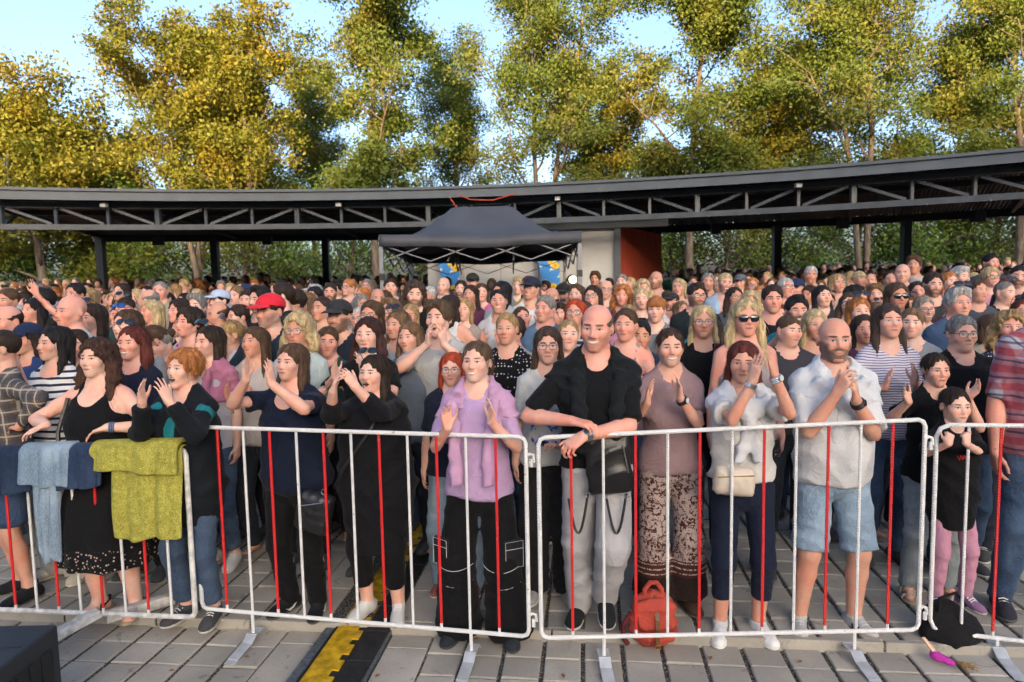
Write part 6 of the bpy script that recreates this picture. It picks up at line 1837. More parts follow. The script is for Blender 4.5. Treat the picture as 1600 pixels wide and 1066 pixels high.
# 12 woman in white with belt bag
def ex12(o, P):
    drape(o, P, (.54, .54, .56), seed=12, knot=True, name='white_jumper'); k = P.k
    g = local_grid((-.26, -.32, .88 * k), (.10, -.06, 1.14 * k), .011); box_sdf(g, (-.085, -.180, 1.0 * k), (.105, .035, .075), np.array(Matrix.Rotation(.10, 3, 'Y')), .034, bulge=.018); g.add(folds(2, .004, 60, 50))
    b = arr_obj('belt_bag', g.mesh(), plain_mat('cream_leather', (.52, .44, .36), .5, 0, .4, .1, 15, .3), o); m = MB(); m.tube([(-.175, -.228, 1.035 * k), (0.0, -.232, 1.045 * k)], .003, 4); m.build('zip', M_GOLD, b)
    m = MB(); pr = P.prof; a_, b_ = np.interp(.985 * k, pr[:, 0], pr[:, 1]) + .016, np.interp(.985 * k, pr[:, 0], pr[:, 2]) + .016
    for dz in (-.012, 0, .012): m.tube([(a_ * math.cos(t), b_ * math.sin(t), .985 * k + dz) for t in np.linspace(0, 2 * math.pi, 33)[:-1]], .007, 6, True)
    m.build('belt', cloth_mat((.55, .52, .48)), o)
    bracelet(o, P, 1, M_METAL, (.3, -.8, .2), 'wristwatch', .018, (.45, .45, .45)); bracelet(o, P, -1, M_METAL, None, 'bracelet', .012)
person(1161, 566, 3.59, 'f', 'long', AU, 'person in white top with cream belt bag clapping raised hands before the face', yaw=-.08, head=(-.25, .0, .02), skin=1, group=GF, smile=.4, body=dict(bulk=.92, stance=.11), z=-.05,
       top=dict(c=(.54, .52, .50), sleeve=.34, hem=.96, name='white_top', fold=.010, loose=.02, cuff=.03), bot=dict(c=(.010, .014, .030), length=.76, name='navy_capri', knee=.012, ankle=.012, waist=1.0, fold=.004),
       arms=(A(1176, 596, 3.32, (.22, -.1, 1), (.8, .6, 0), (-.45, .1, -1), .06, .05), A(1210, 586, 3.30, (-.25, -.1, 1), (-.8, .6, 0), (.45, .1, -1), .06, .05)), shoes=((.66, .66, .65), (.64, .63, .60)), extra=ex12)
# 13 bald bearded man in white tee
def ex13(o, P):
    drape(o, P, (.52, .53, .56), seed=13, knot=True, name='white_hoodie'); bracelet(o, P, 1, plain_mat('black_strap', (.015, .015, .017), .5), (.5, -.5, .3), 'smart_watch', .020, (.01, .01, .012)); necklace(o, P, M_METAL, .05)
    for sd in (-1, 1):
        L = P.leg[sd]; lat = unit(np.cross(L['toe'], [0, 0, 1]))
        for s_ in (-1, 1):
            m = MB()
            for q in range(3):
                c = V3(L['a'][0], L['a'][1], L['a'][2] - .085 * P.k) + L['toe'] * (.050 + .024 * q) * P.k + lat * s_ * .043 * P.k
                m.bar(c + V3(0, 0, .028), c + V3(0, 0, .062) - L['toe'] * .02 - lat * s_ * .010, .012, .012)
            m.build('shoe_stripe', cloth_mat((.015, .02, .03)), o)
person(1304, 531, 3.62, 'm', 'none', GR, 'bald bearded person in white tee with a white hoodie, clasped hands, denim shorts', yaw=-.05, head=(-.12, .02, 0), skin=1, group=GF, smile=.3, beard=1.0, beardc=(.085, .065, .055), brow=(.03, .02, .015), body=dict(bulk=1.0, belly=.35, stance=.15, shoulder=.98), z=-.05, face=dict(jaw=1.1, w=1.03),
       top=dict(c=(.53, .525, .535), sleeve=.46, hem=.86, name='white_tee', fold=.009, loose=.022, cuff=.022), bot=dict(length=.47, knee=.035, name='denim_shorts', fold=.008, **dict(c=(.17, .24, .32), pat='denim', c2=(.34, .43, .52))),
       arms=(A(1308, 614, 3.36, (.35, -.3, .85), (.7, .5, -.3), (-.45, .2, -1), .45, .04), A(1338, 626, 3.36, (-.25, -.3, .9), (-.8, .4, .2), (.5, .2, -1), .35, .05)), shoes=((.46, .46, .44), (.52, .51, .48)), extra=ex13)
# 14 woman in black tee, dark hair tied back
person(1462, 578, 3.92, 'f', 'pony', DB, 'person with dark tied-back hair in black tee and pale grey jeans behind the child', yaw=-.1, head=(.02, .02, 0), skin=0, group=GF, smile=.1, body=dict(stance=.13, bulk=.98),
       top=dict(c=(.006, .006, .007), sleeve=.32, hem=.80, name='black_tee'), bot=dict(name='grey_jeans', fold=.006, length=.97, **GJEANS), shoes=None,
       arms=(A(1420, 628, 3.69, (-.55, -.35, .8), (.5, -.8, .5), (-1, .2, -1), .2, .1), A(1512, 622, 3.69, (.5, -.3, .75), (-.2, -.5, 1), (.5, .3, -1), .25, .1)), extra=lambda o, P: [sandal(o, P, sd, cloth_mat((.42, .36, .30)), plain_mat('tan_sole', (.38, .29, .19), .8)) for sd in (-1, 1)])
# 15 child standing on the rail
def ex15(o, P):     # red handwriting on the chest
    k = P.k; pts = []
    for i in range(40):
        t = i / 39; x = -.055 + .11 * t; pts.append(P.up((x, 0, 1.255 + .018 * math.sin(t * 34) * (1.2 - .5 * t) + .012 * t)))
    y0 = P.up((0, -.135, 1.25))[1]; MB().tube([(p[0], y0 - .025 * k + abs(p[0]) * .25, p[2]) for p in pts], .0028, 4).build('red_lettering', cloth_mat((.45, .03, .03)), o)
person(1492, 634, 3.62, 'c', 'pony', (.022, .013, .010), 'child in long black tee and pink leggings standing on the rail, fists under the chin', yaw=-.05, head=(.02, .0, 0), skin=2, group=GF, smile=0.0, z=.10, category='child', body=dict(headk=1.22, stance=.10, handk=.95, feet={-1: (-.075, -.03, 0), 1: (.085, -.03, 0)}), face=dict(w=1.0, fem=1, nose=.8, jaw=.92), lip=(.40, .15, .13),
       top=dict(c=(.006, .006, .007), sleeve=.46, hem=.66, name='black_tee', loose=.03, fold=.008, cuff=.02), bot=dict(c=(.46, .22, .30), name='pink_leggings', fold=.004, hip=.004, knee=.010, ankle=.010),
       arms=(A(1482, 694, 3.37, (.10, -.05, 1), (.2, .9, .3), (-1, .1, -1), 1.15, .02), A(1510, 694, 3.37, (-.12, -.05, 1), (-.2, .9, .3), (1, .1, -1), 1.15, .02)), shoes=((.22, .12, .22), (.45, .40, .38)), extra=ex15)
# 16 man in red plaid at the right edge (head out of the picture)
person(1640, 470, 3.72, 'm', 'short', BR, 'person in red, blue and white plaid shirt and jeans cut by the right edge', yaw=-.1, skin=4, group=GF, top=dict(c=(.34, .32, .36), pat='plaid', c2=(.30, .012, .03), c3=(.012, .018, .06), ps=1.15, sleeve=.46, hem=.80, name='plaid_shirt', neck='v', loose=.02), bot=dict(name='jeans', knee=.02, **JEANS), body=dict(bulk=1.12, stance=.16), shoes=((.03, .03, .04), (.1, .1, .1)))
# 17, 18 right, second line
person(1503, 521, 4.30, 'm', 'short', GR, 'grey-haired person with dark-rimmed glasses in black tee behind the child', yaw=-.15, head=(.0, .0, 0), skin=0, lv='F', smile=.05, glasses='clear', body=dict(bulk=1.2, belly=.3), top=dict(c=(.007, .007, .008), sleeve=.46, hem=.84), face=dict(fat=.4), bot=JEANS)
person(1578, 514, 4.45, 'f', 'curlybob', BL, 'person with curly blond hair in navy print top at the right edge', yaw=-.3, head=(-.1, .2, 0), skin=4, lv='F', body=dict(bulk=1.15), top=dict(c=(.02, .025, .05), pat='dots', c2=(.4, .4, .42), ps=.8, sleeve=.4, hem=.84, neck='wide'))
# head height of a person of height H at (x, y)
def proj(p):
    v = CAM_R.inverted() @ (Vector(p) - Vector((0, 0, CAM_Z))); return 800 + FPX * v.x / -v.z, 533 - FPX * v.y / -v.z
# ------------------------------------------------------------------ second line: people told apart in the photograph
def T_(c, **k): d = dict(c=c, hem=.86, sleeve=.42); d.update(k); return d
WHT, LGT, GRY, BLU, TEAL, PNK = (.60, .60, .60), (.36, .36, .37), (.16, .17, .18), (.03, .07, .20), (.02, .16, .20), (.50, .20, .28)
G2 = 'people in the lines behind the front row'
near = [
 (11, 503, 4.9, 'm', 'balding', DB, 'balding person looking down at the left edge, dark top', dict(yaw=-.5, top=T_((.02, .03, .05)))),
 (44, 530, 4.75, 'f', 'bob', DB, 'person in navy peaked cap behind the striped top', dict(yaw=-.5, cap=(.015, .025, .06), top=T_((.02, .04, .12)))),
 (111, 487, 4.95, 'm', 'none', GR, 'bald person in pale grey tee above the striped top', dict(yaw=-.45, head=(-.1, .05, 0), skin=4, top=T_(LGT))),
 (143, 497, 5.3, 'f', 'long', DB, 'dark-haired person in black with sunglasses pushed up, beside the bald man', dict(yaw=-.4, glasses='head', top=T_(BLACK, sleeve=.3))),
 (198, 508, 4.9, 'f', 'bob', BR, 'brown-haired person with blue sunglasses on head', dict(yaw=-.5, glasses='headblue', top=T_((.20, .19, .18)))),
 (207, 536, 4.35, 'f', 'longwavy', AU, 'person with wine-red hair laughing beside the curly-haired one', dict(yaw=-.2, glasses='head', smile=1, mouth=.5, top=T_((.012, .014, .03)))),
 (238, 532, 4.7, 'f', 'bun', BR, 'person in profile with glasses and brown hair up', dict(yaw=-.9, glasses='clear', top=T_((.30, .30, .30)))),
 (296, 505, 5.0, 'f', 'pixie', DB, 'person with short dark hair clapping in a pink flowered top', dict(yaw=-.4, head=(-.2, .15, 0), arms='claphigh', smile=.7, top=T_((.55, .48, .50), pat='flowers', c2=(.45, .05, .20), c3=(.2, .03, .1)))),
 (422, 487, 4.85, 'm', 'crop', DB, 'person in a red peaked cap with greying beard holding a plastic cup', dict(yaw=-.2, head=(-.35, .02, 0), cap=(.62, .025, .045), beard=.7, beardc=(.16, .14, .13), arms='drink', skin=1, top=T_((.018, .030, .045)))),
 (467, 517, 4.45, 'f', 'curlybob', PB, 'person with wavy blond hair and glasses behind the navy blouse', dict(yaw=-.25, glasses='brown', top=T_((.36, .42, .42)))),
 (530, 495, 4.9, 'm', 'crop', DB, 'person in a worn black cap with full beard, navy tee', dict(yaw=-.35, cap=(.03, .03, .032), beard=1.0, arms='fold', skin=1, top=T_((.014, .020, .032)))),
 (580, 493, 5.1, 'f', 'long', BR, 'person with round glasses pursing lips behind the shouting woman', dict(yaw=-.3, glasses='brown', top=T_((.25, .22, .20)))),
 (575, 523, 4.35, 'f', 'longwavy', (.04, .014, .012), 'person with dark red-brown hair in black clapping behind the shouting woman', dict(yaw=-.2, smile=.6, arms='claphigh', top=T_(BLACK))),
 (360, 523, 4.9, 'f', 'pony', BL, 'person with blond ponytail and sunglasses on head in white', dict(yaw=-.9, glasses='head', top=T_(WHT))),
 (686, 498, 4.6, 'm', 'mop', (.09, .06, .035), 'person with tousled hair in pale grey tee cupping hands round the mouth to shout', dict(yaw=-.3, head=(-.15, .12, 0), mouth=1, skin=2, top=T_((.38, .38, .38), hem=.82), bot=dict(c=(.16, .15, .13)), body=dict(),
     arms=(A(668, 538, 4.33, (.15, -.25, .95), (.9, .35, 0), (-1, .1, -.8), .35, .03), A(694, 540, 4.33, (-.1, -.25, .95), (-.9, .35, 0), (1, .1, -.8), .35, .03)))),
 (621, 508, 5.0, 'f', 'longstraight', LB, 'person with long brown hair and sunglasses on head looking left beside the shouting man', dict(yaw=-.7, glasses='head', top=T_((.32, .33, .33)))),
 (792, 514, 4.6, 'f', 'bun', BL, 'person with pinned blond hair in black polka-dot blouse', dict(yaw=-.35, smile=.3, top=T_(BLACK, pat='dots', c2=(.5, .5, .5), neck='v', sleeve=.5))),
 (899, 490, 5.2, 'f', 'bob', RD, 'person with short red hair and glasses in striped top left of the smiling man', dict(yaw=-.3, head=(-.1, .15, 0), glasses='clear', top=T_((.03, .035, .06), pat='stripes', c2=(.4, .4, .42)))),
 (852, 483, 5.5, 'm', 'short', GR, 'grey-haired person in blue denim shirt above the long-haired girl', dict(yaw=-.5, head=(-.2, .1, 0), top=T_((.10, .16, .24), sleeve=.9))),
 (978, 508, 4.5, 'f', 'bun', BR, 'person half hidden by the smiling man clapping beside the ear', dict(yaw=-.6, smile=.6, arms='claphigh', top=T_((.35, .22, .20), sleeve=0, neck='scoop'))),
 (1025, 484, 5.5, 'f', 'fringe', OR, 'child with ginger fringe behind the mauve tee', dict(yaw=-.5, skin=2, top=T_(GRY), category='child')),
 (1099, 503, 4.55, 'f', 'longstraight', PB, 'person with long pale blond hair and glasses in black holding up a red phone', dict(yaw=-.35, glasses='clear', top=T_(BLACK), arms=(None, A(1122, 580, 4.25, (.1, -.1, 1), (-.2, 1, 0), (1, .1, -1), .6, .03)))),
 (1165, 497, 4.25, 'f', 'longwavy', PB, 'blond person with sunglasses low on the forehead behind the raised hands', dict(yaw=-.15, glasses='sun', top=T_((.40, .32, .30), sleeve=0, neck='scoop'))),
 (1207, 468, 5.5, 'm', 'short', DB, 'short-haired person in black with rucksack straps looking left', dict(yaw=-.3, skin=4, top=T_((.012, .012, .014)))),
 (1245, 486, 5.05, 'm', 'quiff', BK, 'bearded person in teal tee waving one hand', dict(yaw=-.25, beard=1.0, beardc=(.06, .055, .05), smile=.7, mouth=.5, skin=1, top=T_((.012, .13, .19)), arms=(A(1219, 528, 4.75, (.1, -.1, 1), (.2, -1, 0), (-1, .1, -1), .15, .14), None))),
 (1274, 508, 4.7, 'f', 'longstraight', PB, 'long-haired blond person in yellow strap top beside the bald bearded man', dict(yaw=-.2, smile=.7, top=T_((.55, .52, .06), sleeve=0, neck='scoop'))),
 (1342, 487, 5.2, 'f', 'bob', OR, 'orange-haired person sipping from a clear cup', dict(yaw=-.2, skin=2, arms='claphigh', glasses='head', top=T_((.02, .02, .022)))),
 (1388, 503, 4.35, 'f', 'longstraight', (.05, .030, .022), 'person with long brown hair clapping in a lilac striped tee', dict(yaw=-.15, head=(0, .15, 0), skin=0, arms='clap', top=T_((.58, .55, .60), pat='finestripes', c2=(.12, .10, .22), neck='v'), body=dict(bust=1.15), bot=JEANS)),
 (1443, 484, 5.5, 'f', 'bun', (.25, .22, .18), 'fair person with oval glasses smiling in pale blue tee', dict(yaw=-.1, glasses='clear', smile=.9, mouth=.5, top=T_((.42, .46, .54)))),
 (1497, 474, 5.1, 'm', 'mop', WG, 'grey-haired person with sunglasses on head in a blue denim jacket', dict(yaw=-.15, glasses='head', skin=4, body=dict(bulk=1.2), face=dict(fat=.4), top=T_((.012, .014, .016)), jacket=dict(c=(.05, .085, .15), sleeve=.95, hem=.82, neck='open', off=.016, loose=.02, name='denim_jacket'))),
 (1402, 463, 5.6, 'f', 'long', BR, 'person in large amber sunglasses behind the lilac striped tee', dict(yaw=-.2, glasses='sun', top=T_((.45, .30, .30)))),
]
for px, py, D, sex, hair, hc, lab, kw in near:
    dD = max(0.0, D - 4.1) * .34; D += dD
    if abs(kw.get('yaw', 0)) < .8: kw['yaw'] = kw.get('yaw', 0) * .65
    if isinstance(kw.get('arms'), tuple): kw['arms'] = tuple(None if a_ is None else dict(a_, p=(a_['p'][0], a_['p'][1], a_['p'][2] + dD)) for a_ in kw['arms'])
    kw.setdefault('group', G2); kw.setdefault('bot', JEANS if hsh(lab) < .6 else dict(c=(.02, .02, .024))); person(px, py, D, sex, hair, hc, lab, skin=kw.pop('skin', int(hsh(lab + 's') * 5)), smile=kw.pop('smile', .2), **kw)

# ------------------------------------------------------------------ the crowd behind: shared bodies, hair and clothes
LIB = {}
def slot(o, m):
    o.material_slots[0].link = 'OBJECT'; o.material_slots[0].material = m
def lib_person(sex, pose, var):
    key = (sex, pose, var)
    if key not in LIB:
        r = random.Random(str(key)); P0 = Person(H=1.72, sex=sex)
        aL, aR = arm_preset(pose, P0.k, P0.sw, r)
        P = Person(H=1.72, sex=sex, head=((-.28, .22, -.05)[var % 3] + r.uniform(-.15, .15), r.uniform(-.02, .18), r.uniform(-.10, .10)), armL=aL, armR=aR, bulk=(1.0, 1.16)[var % 2], belly=(.0, .4)[var % 2] if sex == 'm' else .1, bust=1.1, handk=1.12,
                   face=dict(smile=(.2, .8)[var % 2], fat=(.1, .5)[var % 2], w=(1.0, 1.03)[var % 2]))
        me = P.body_mesh(.0125, .0135, .05); me.materials.append(None)
        tops = []
        for i, kw in enumerate((dict(sleeve=.42, hem=.86), dict(sleeve=.93, hem=.84, neck='open' if sex == 'm' else 'v'), dict(sleeve=0, hem=.88, neck='scoop'))):
            m = make_mesh('top', *top_arrays(P, .030, seed=i, fold=.006, off=.010, **kw)); m.materials.append(None); tops.append(m)
        tr = make_mesh('trousers', *trousers_arrays(P, .034, seed=1, fold=.004)); tr.materials.append(None)
        LIB[key] = (P, me, tops, tr)
    return LIB[key]
LHAIR = {}
def lib_hair(style, var):
    if (style, var) not in LHAIR:
        hv = hair_arrays(style, .015, var); short = style in ('crop', 'short', 'quiff', 'balding', 'buzz')
        m = make_mesh('hair', *merge_meshes([hv, strand_arrays(hv[0], hv[1], 40 if short else 90, var, .02 if short else .05, .0018)])); m.materials.append(None); LHAIR[(style, var)] = m
    return LHAIR[(style, var)]
LGL = {}
def lib_crowd(px, py, D, sex, hair, hc, label, top, pose='down', yaw=-.3, skin=0, smile=.2, mouth=0, beard=0, glasses=None, cap=None, kind=0, group='people further back in the crowd', var=0):
    P, me, tops, tr = lib_person(sex, pose, var)
    eye = unproject(px, py, D); g = ground_z(D)
    s = min(1.12, max(.82, (eye[2] - g) / P.ho[2]))
    o = link('person', me); o.scale = (s, s, s); o.rotation_euler.z = yaw
    off = rz2(yaw) @ (P.ho * s); o.location = (eye[0] - off[0], eye[1] - off[1], eye[2] - P.ho[2] * s)
    sk = SKINS[skin % 5]; fem = 0 if sex == 'm' else 1
    slot(o, skin_mat(sk, (.38, .13, .11), (.05, .035, .025), smile, mouth, beard, (.09, .065, .05), (.08, .09, .09), fem))
    hm = P.head_matrix()
    if hair and hair != 'none':
        h = link('hair', lib_hair(hair, var), o); h.matrix_local = hm; slot(h, hair_mat(hc))
    t = link('top', tops[kind], o); slot(t, top if not isinstance(top, tuple) else cloth_mat(top))
    b = link('trousers', tr, o); slot(b, cloth_mat((.02, .025, .035)))
    if glasses:
        if glasses not in LGL:
            LGL[glasses] = (make_mesh('glasses', *glasses_arrays(r=.0024)), make_mesh('lens', *lens_arrays())); LGL[glasses][0].materials.append(M_FRAME); LGL[glasses][1].materials.append(M_LENS if glasses == 'clear' else M_DARKLENS)
        q = link('glasses', LGL[glasses][0], o); q.matrix_local = hm if glasses != 'head' else hm @ Matrix.Translation((0, .012, .088)) @ Matrix.Rotation(math.radians(-38), 4, 'X') @ Matrix.Scale(1.1, 4)
        l = link('lens', LGL[glasses][1], q)
    if cap: wear_cap(o, hm, cap)
    if pose == 'phone':
        A_ = P.arm[1]; q = np.array(o.location) + rz2(yaw) @ ((A_['w'] + A_['f'] * .10 + A_['n'] * .025) * s)
        if 'phone' not in LGL:
            LGL['phone'] = MB().box((0, 0, 0), (.036, .005, .074), None, .004).build('phone', plain_mat('phone_black', (.012, .012, .014), .25)); ph = LGL['phone']
        else: ph = LGL['phone'].copy(); COL.objects.link(ph)
        ph.location = q; ph.rotation_euler.z = yaw; tag(ph, 'phone held by ' + label.replace(' with a phone', '').replace(' mid crowd', '').replace(' back crowd', ''), 'phone', 'phones held up in the crowd')
    return tag(o, label, 'person', group)
mid = [  # px, py, D, sex, hair, hair colour, label, top, extras
 (12, 470, 6.2, 'm', 'crop', BR, 'smiling short-haired person in pale plaid at the left edge', (.30, .28, .26), dict(smile=.8, mouth=.5)),
 (67, 470, 6.6, 'm', 'mop', BK, 'boy-like person with black fringe and glasses in navy near the left edge', (.015, .03, .09), dict(glasses='clear')),
 (52, 486, 5.9, 'f', 'longwavy', BK, 'dark-haired person at the left raising one hand high', (.02, .02, .02), dict(pose='raise')),
 (137, 466, 7.3, 'f', 'bob', BL, 'blond person left of the blue sunglasses', (.12, .16, .17), {}),
 (117, 460, 6.9, 'm', 'short', BK, 'black-haired person above the bald man in grey', (.02, .02, .02), {}),
 (196, 484, 5.9, 'm', 'crop', DB, 'person with bright blue sunglasses on short dark hair', (.02, .05, .045), dict(glasses='head')),
 (232, 470, 6.7, 'm', 'balding', GR, 'balding person in a mustard yellow tee turned to the left', (.42, .25, .03), dict(yaw=-1.2)),
 (189, 457, 8.2, 'f', 'long', DB, 'long-haired dark person well behind the blue sunglasses', (.05, .12, .10), {}),
 (250, 455, 7.8, 'm', 'buzz', GR, 'round-faced person in beige behind the mustard tee', (.32, .27, .20), dict(var=1)),
 (280, 487, 5.9, 'f', 'longcurly', DB, 'person with dark curls smiling left of the grey-haired one', (.02, .02, .025), dict(smile=.6)),
 (306, 480, 6.0, 'm', 'mop', GR, 'grey-haired person behind the pink flowered top', (.20, .22, .25), {}),
 (340, 492, 5.8, 'm', 'balding', BR, 'balding person with headband hair left of the red cap', (.04, .04, .05), dict(yaw=-.8)),
 (343, 471, 6.8, 'm', 'crop', BK, 'person in a white and blue trucker cap', (.06, .06, .07), dict(cap=(.42, .48, .62), beard=.6)),
 (372, 495, 5.8, 'm', 'short', DB, 'dark-haired boy-like person looking up to the left, left of the red cap', (.02, .06, .07), dict(yaw=-1.1)),
 (370, 462, 7.6, 'm', 'crop', LB, 'person in pale blue shirt behind the trucker cap', (.36, .42, .52), {}),
 (386, 470, 6.9, 'm', 'short', DB, 'bearded person in brown just left of the dark quiff', (.16, .10, .06), dict(beard=.7)),
 (406, 468, 6.0, 'm', 'quiff', BK, 'dark-haired bearded person just above the red cap', (.02, .02, .02), dict(yaw=-.7, beard=.9)),
 (440, 463, 5.9, 'm', 'short', DB, 'short-haired person in dark top right of the red cap', (.015, .015, .018), dict(yaw=-.9)),
 (460, 473, 6.1, 'm', 'mop', DB, 'young person with layered hair in black between the two caps', (.012, .012, .014), dict(yaw=-1.0)),
 (477, 474, 6.5, 'f', 'long', LB, 'light brown long-haired person in profile between the caps', (.10, .09, .09), dict(yaw=-1.1)),
 (503, 483, 5.75, 'm', 'buzz', DB, 'young cropped-haired person in black left of the black cap', (.012, .012, .013), dict(smile=.3)),
 (491, 465, 6.9, 'm', 'short', BK, 'dark-haired person with stubble above the cropped one', (.03, .03, .035), dict(beard=.5)),
 (516, 457, 7.8, 'm', 'crop', DB, 'bearded person behind the black cap', (.02, .02, .025), dict(beard=.8, yaw=.2)),
 (545, 450, 8.8, 'm', 'short', OR, 'reddish-haired person with glasses covering the mouth', (.06, .08, .08), dict(glasses='clear')),
 (590, 467, 7.2, 'm', 'none', GR, 'bald person looking down left of the bearded curly man', (.10, .10, .11), dict(yaw=.5)),
 (566, 478, 6.4, 'f', 'bob', GR, 'grey-haired person right of the black cap', (.30, .30, .30), dict(yaw=.8)),
 (648, 461, 6.0, 'm', 'wild', (.055, .034, .022), 'big-bearded person with long curly hair in a black print tee', (.010, .010, .011), dict(yaw=-.3, beard=1.0, var=1)),
 (640, 494, 5.75, 'f', 'longstraight', BL, 'long-haired blond person left of the shouting man', (.40, .40, .40), dict(yaw=-.5)),
 (610, 450, 8.2, 'm', 'short', DB, 'dark short-haired person by the left tent leg', (.50, .42, .40), {}),
 (706, 480, 5.75, 'f', 'longstraight', DB, 'dark-haired person seen from behind right of the shouting man', (.55, .55, .55), dict(yaw=2.6, kind=2)),
 (725, 485, 5.9, 'f', 'bob', BL, 'blond bobbed person right of the shouting man', (.30, .25, .22), {}),
 (735, 461, 7.3, 'f', 'long', DB, 'dark-haired person behind the blond bob', (.10, .03, .06), {}),
 (693, 447, 8.8, 'm', 'none', DB, 'bald person under the tent left half', (.06, .07, .09), {}),
 (720, 452, 8.6, 'm', 'short', DB, 'bearded person under the tent beside the bald one', (.03, .03, .04), dict(beard=.8)),
 (738, 441, 9.2, 'm', 'crop', DB, 'person in a black and white trucker cap under the tent', (.15, .04, .04), dict(cap=(.03, .03, .03))),
 (752, 457, 8.0, 'f', 'long', BR, 'person clapping in pink under the tent', (.50, .10, .28), dict(pose='claphigh')),
 (783, 457, 6.8, 'f', 'longstraight', BK, 'person with sleek black hair under the tent', (.30, .32, .33), dict(yaw=-.7)),
 (779, 471, 6.0, 'f', 'pony', BK, 'smiling person with black ponytail in white tee', (.52, .52, .53), dict(yaw=-.6, smile=.9, mouth=.5)),
 (815, 497, 5.75, 'f', 'bun', BR, 'person with one arm raised high right of the polka-dot blouse', (.03, .03, .03), dict(pose='raise', kind=2, yaw=-.1)),
 (830, 452, 6.9, 'm', 'crop', DB, 'person in navy peaked cap and white tee smiling', (.58, .58, .58), dict(cap=(.02, .025, .04), smile=.9, mouth=.5)),
 (862, 466, 6.8, 'm', 'balding', GR, 'balding person right of the navy cap', (.10, .12, .15), dict(yaw=-.6)),
 (880, 460, 7.2, 'm', 'crop', GR, 'person in a dark cap with rucksack straps before the tent leg', (.08, .08, .09), dict(cap=(.02, .02, .02), yaw=-.4)),
 (901, 461, 6.8, 'f', 'bob', BR, 'brown-haired person above the red-haired one', (.20, .12, .12), {}),
 (926, 464, 6.4, 'f', 'long', DB, 'dark-haired person with glasses just above the smiling man', (.03, .03, .04), dict(glasses='clear')),
 (946, 453, 7.8, 'm', 'balding', GR, 'balding person with glasses above the smiling man', (.20, .20, .22), dict(glasses='clear')),
 (973, 463, 6.8, 'f', 'curlybob', OR, 'strawberry-blond person before the grey steel column', (.12, .05, .05), dict(smile=.6)),
 (1005, 452, 8.0, 'f', 'curlybob', PB, 'person with big pale blond curls before the red wall', (.20, .16, .14), {}),
 (1003, 468, 6.6, 'f', 'bob', PB, 'pale blond person below the big blond curls', (.05, .05, .06), {}),
 (1025, 438, 8.6, 'm', 'none', GR, 'bald bearded person in white tee before the red wall', (.58, .58, .58), dict(beard=.7)),
 (972, 441, 9.4, 'm', 'crop', GR, 'grey cropped person before the steel column', (.12, .12, .13), {}),
 (930, 436, 10.5, 'm', 'mop', BR, 'curly-topped person standing out before the concrete wall', (.03, .03, .035), {}),
 (1061, 450, 7.9, 'f', 'bob', PB, 'pale blond person right of the red wall', (.50, .35, .30), {}),
 (1088, 462, 6.1, 'm', 'quiff', DB, 'bearded person with glasses in dark open shirt', (.015, .02, .022), dict(glasses='clear', beard=.9)),
 (1106, 441, 8.4, 'm', 'short', GR, 'grey-haired person above the bearded one with glasses', (.14, .15, .18), {}),
 (1148, 465, 6.8, 'f', 'longwavy', DB, 'dark wavy-haired person with glasses right of the bearded one', (.10, .10, .12), dict(glasses='clear')),
 (1173, 474, 6.1, 'f', 'curlybob', PB, 'laughing blond person with glasses left of the short-haired man', (.50, .48, .44), dict(glasses='clear', smile=1, mouth=.5)),
 (1175, 447, 8.6, 'f', 'bob', OR, 'ginger person with glasses in bright blue top', (.02, .10, .45), dict(glasses='clear')),
 (1157, 442, 9.2, 'm', 'crop', GR, 'person in grey peaked cap beside the bright blue top', (.06, .08, .14), dict(cap=(.10, .11, .13))),
 (1267, 430, 8.8, 'm', 'short', WG, 'tall white-haired person above the teal tee', (.12, .12, .13), {}),
 (1228, 450, 7.4, 'm', 'short', WG, 'white-haired person with glasses above the waving hand', (.30, .28, .30), dict(glasses='clear')),
 (1285, 463, 6.5, 'f', 'long', BK, 'black-haired person right of the teal tee', (.03, .03, .035), {}),
 (1308, 443, 8.0, 'f', 'longwavy', BL, 'person with long fair waves, lips pursed, clapping', (.35, .32, .30), dict(pose='clap')),
 (1343, 437, 8.8, 'f', 'fringe', PB, 'person in black clapping with both arms overhead', (.012, .012, .014), dict(pose='claphigh', kind=1)),
 (1338, 463, 6.6, 'f', 'longcurly', BK, 'person with black curls turned right', (.02, .02, .022), dict(yaw=.9)),
 (1368, 462, 6.6, 'm', 'mop', LB, 'smiling sandy-haired person above the long brown hair', (.10, .14, .20), dict(smile=.8)),
 (1391, 437, 8.2, 'f', 'bun', DB, 'dark-haired person in pink left of the bald tall one', (.50, .22, .24), {}),
 (1410, 428, 7.8, 'm', 'none', BR, 'tall bald person in dusty pink', (.40, .20, .18), {}),
 (1428, 415, 8.2, 'm', 'mop', BR, 'tall young person with floppy hair in pale tee', (.48, .48, .46), {}),
 (1458, 445, 6.4, 'm', 'short', DB, 'dark bearded person in black polo right of the amber sunglasses', (.03, .032, .035), dict(beard=.8)),
 (1433, 456, 6.8, 'f', 'long', DB, 'dark-haired person between the amber sunglasses and the black polo', (.10, .07, .06), {}),
 (1483, 441, 7.4, 'f', 'bob', OR, 'ginger person smiling above the denim jacket', (.30, .12, .14), dict(smile=.5)),
 (1500, 433, 7.8, 'm', 'mop', WG, 'white wavy-haired person above the denim jacket', (.20, .18, .17), {}),
 (1527, 455, 6.3, 'f', 'bun', BR, 'round-faced person with tied hair and a patterned bag strap', (.06, .07, .09), dict(var=1)),
 (1548, 434, 7.8, 'f', 'pixie', PB, 'short fair-haired person with glasses in pink', (.50, .24, .30), dict(glasses='clear')),
 (1548, 411, 8.6, 'm', 'short', BK, 'tall dark-haired bearded person at the upper right', (.04, .05, .07), dict(beard=.6)),
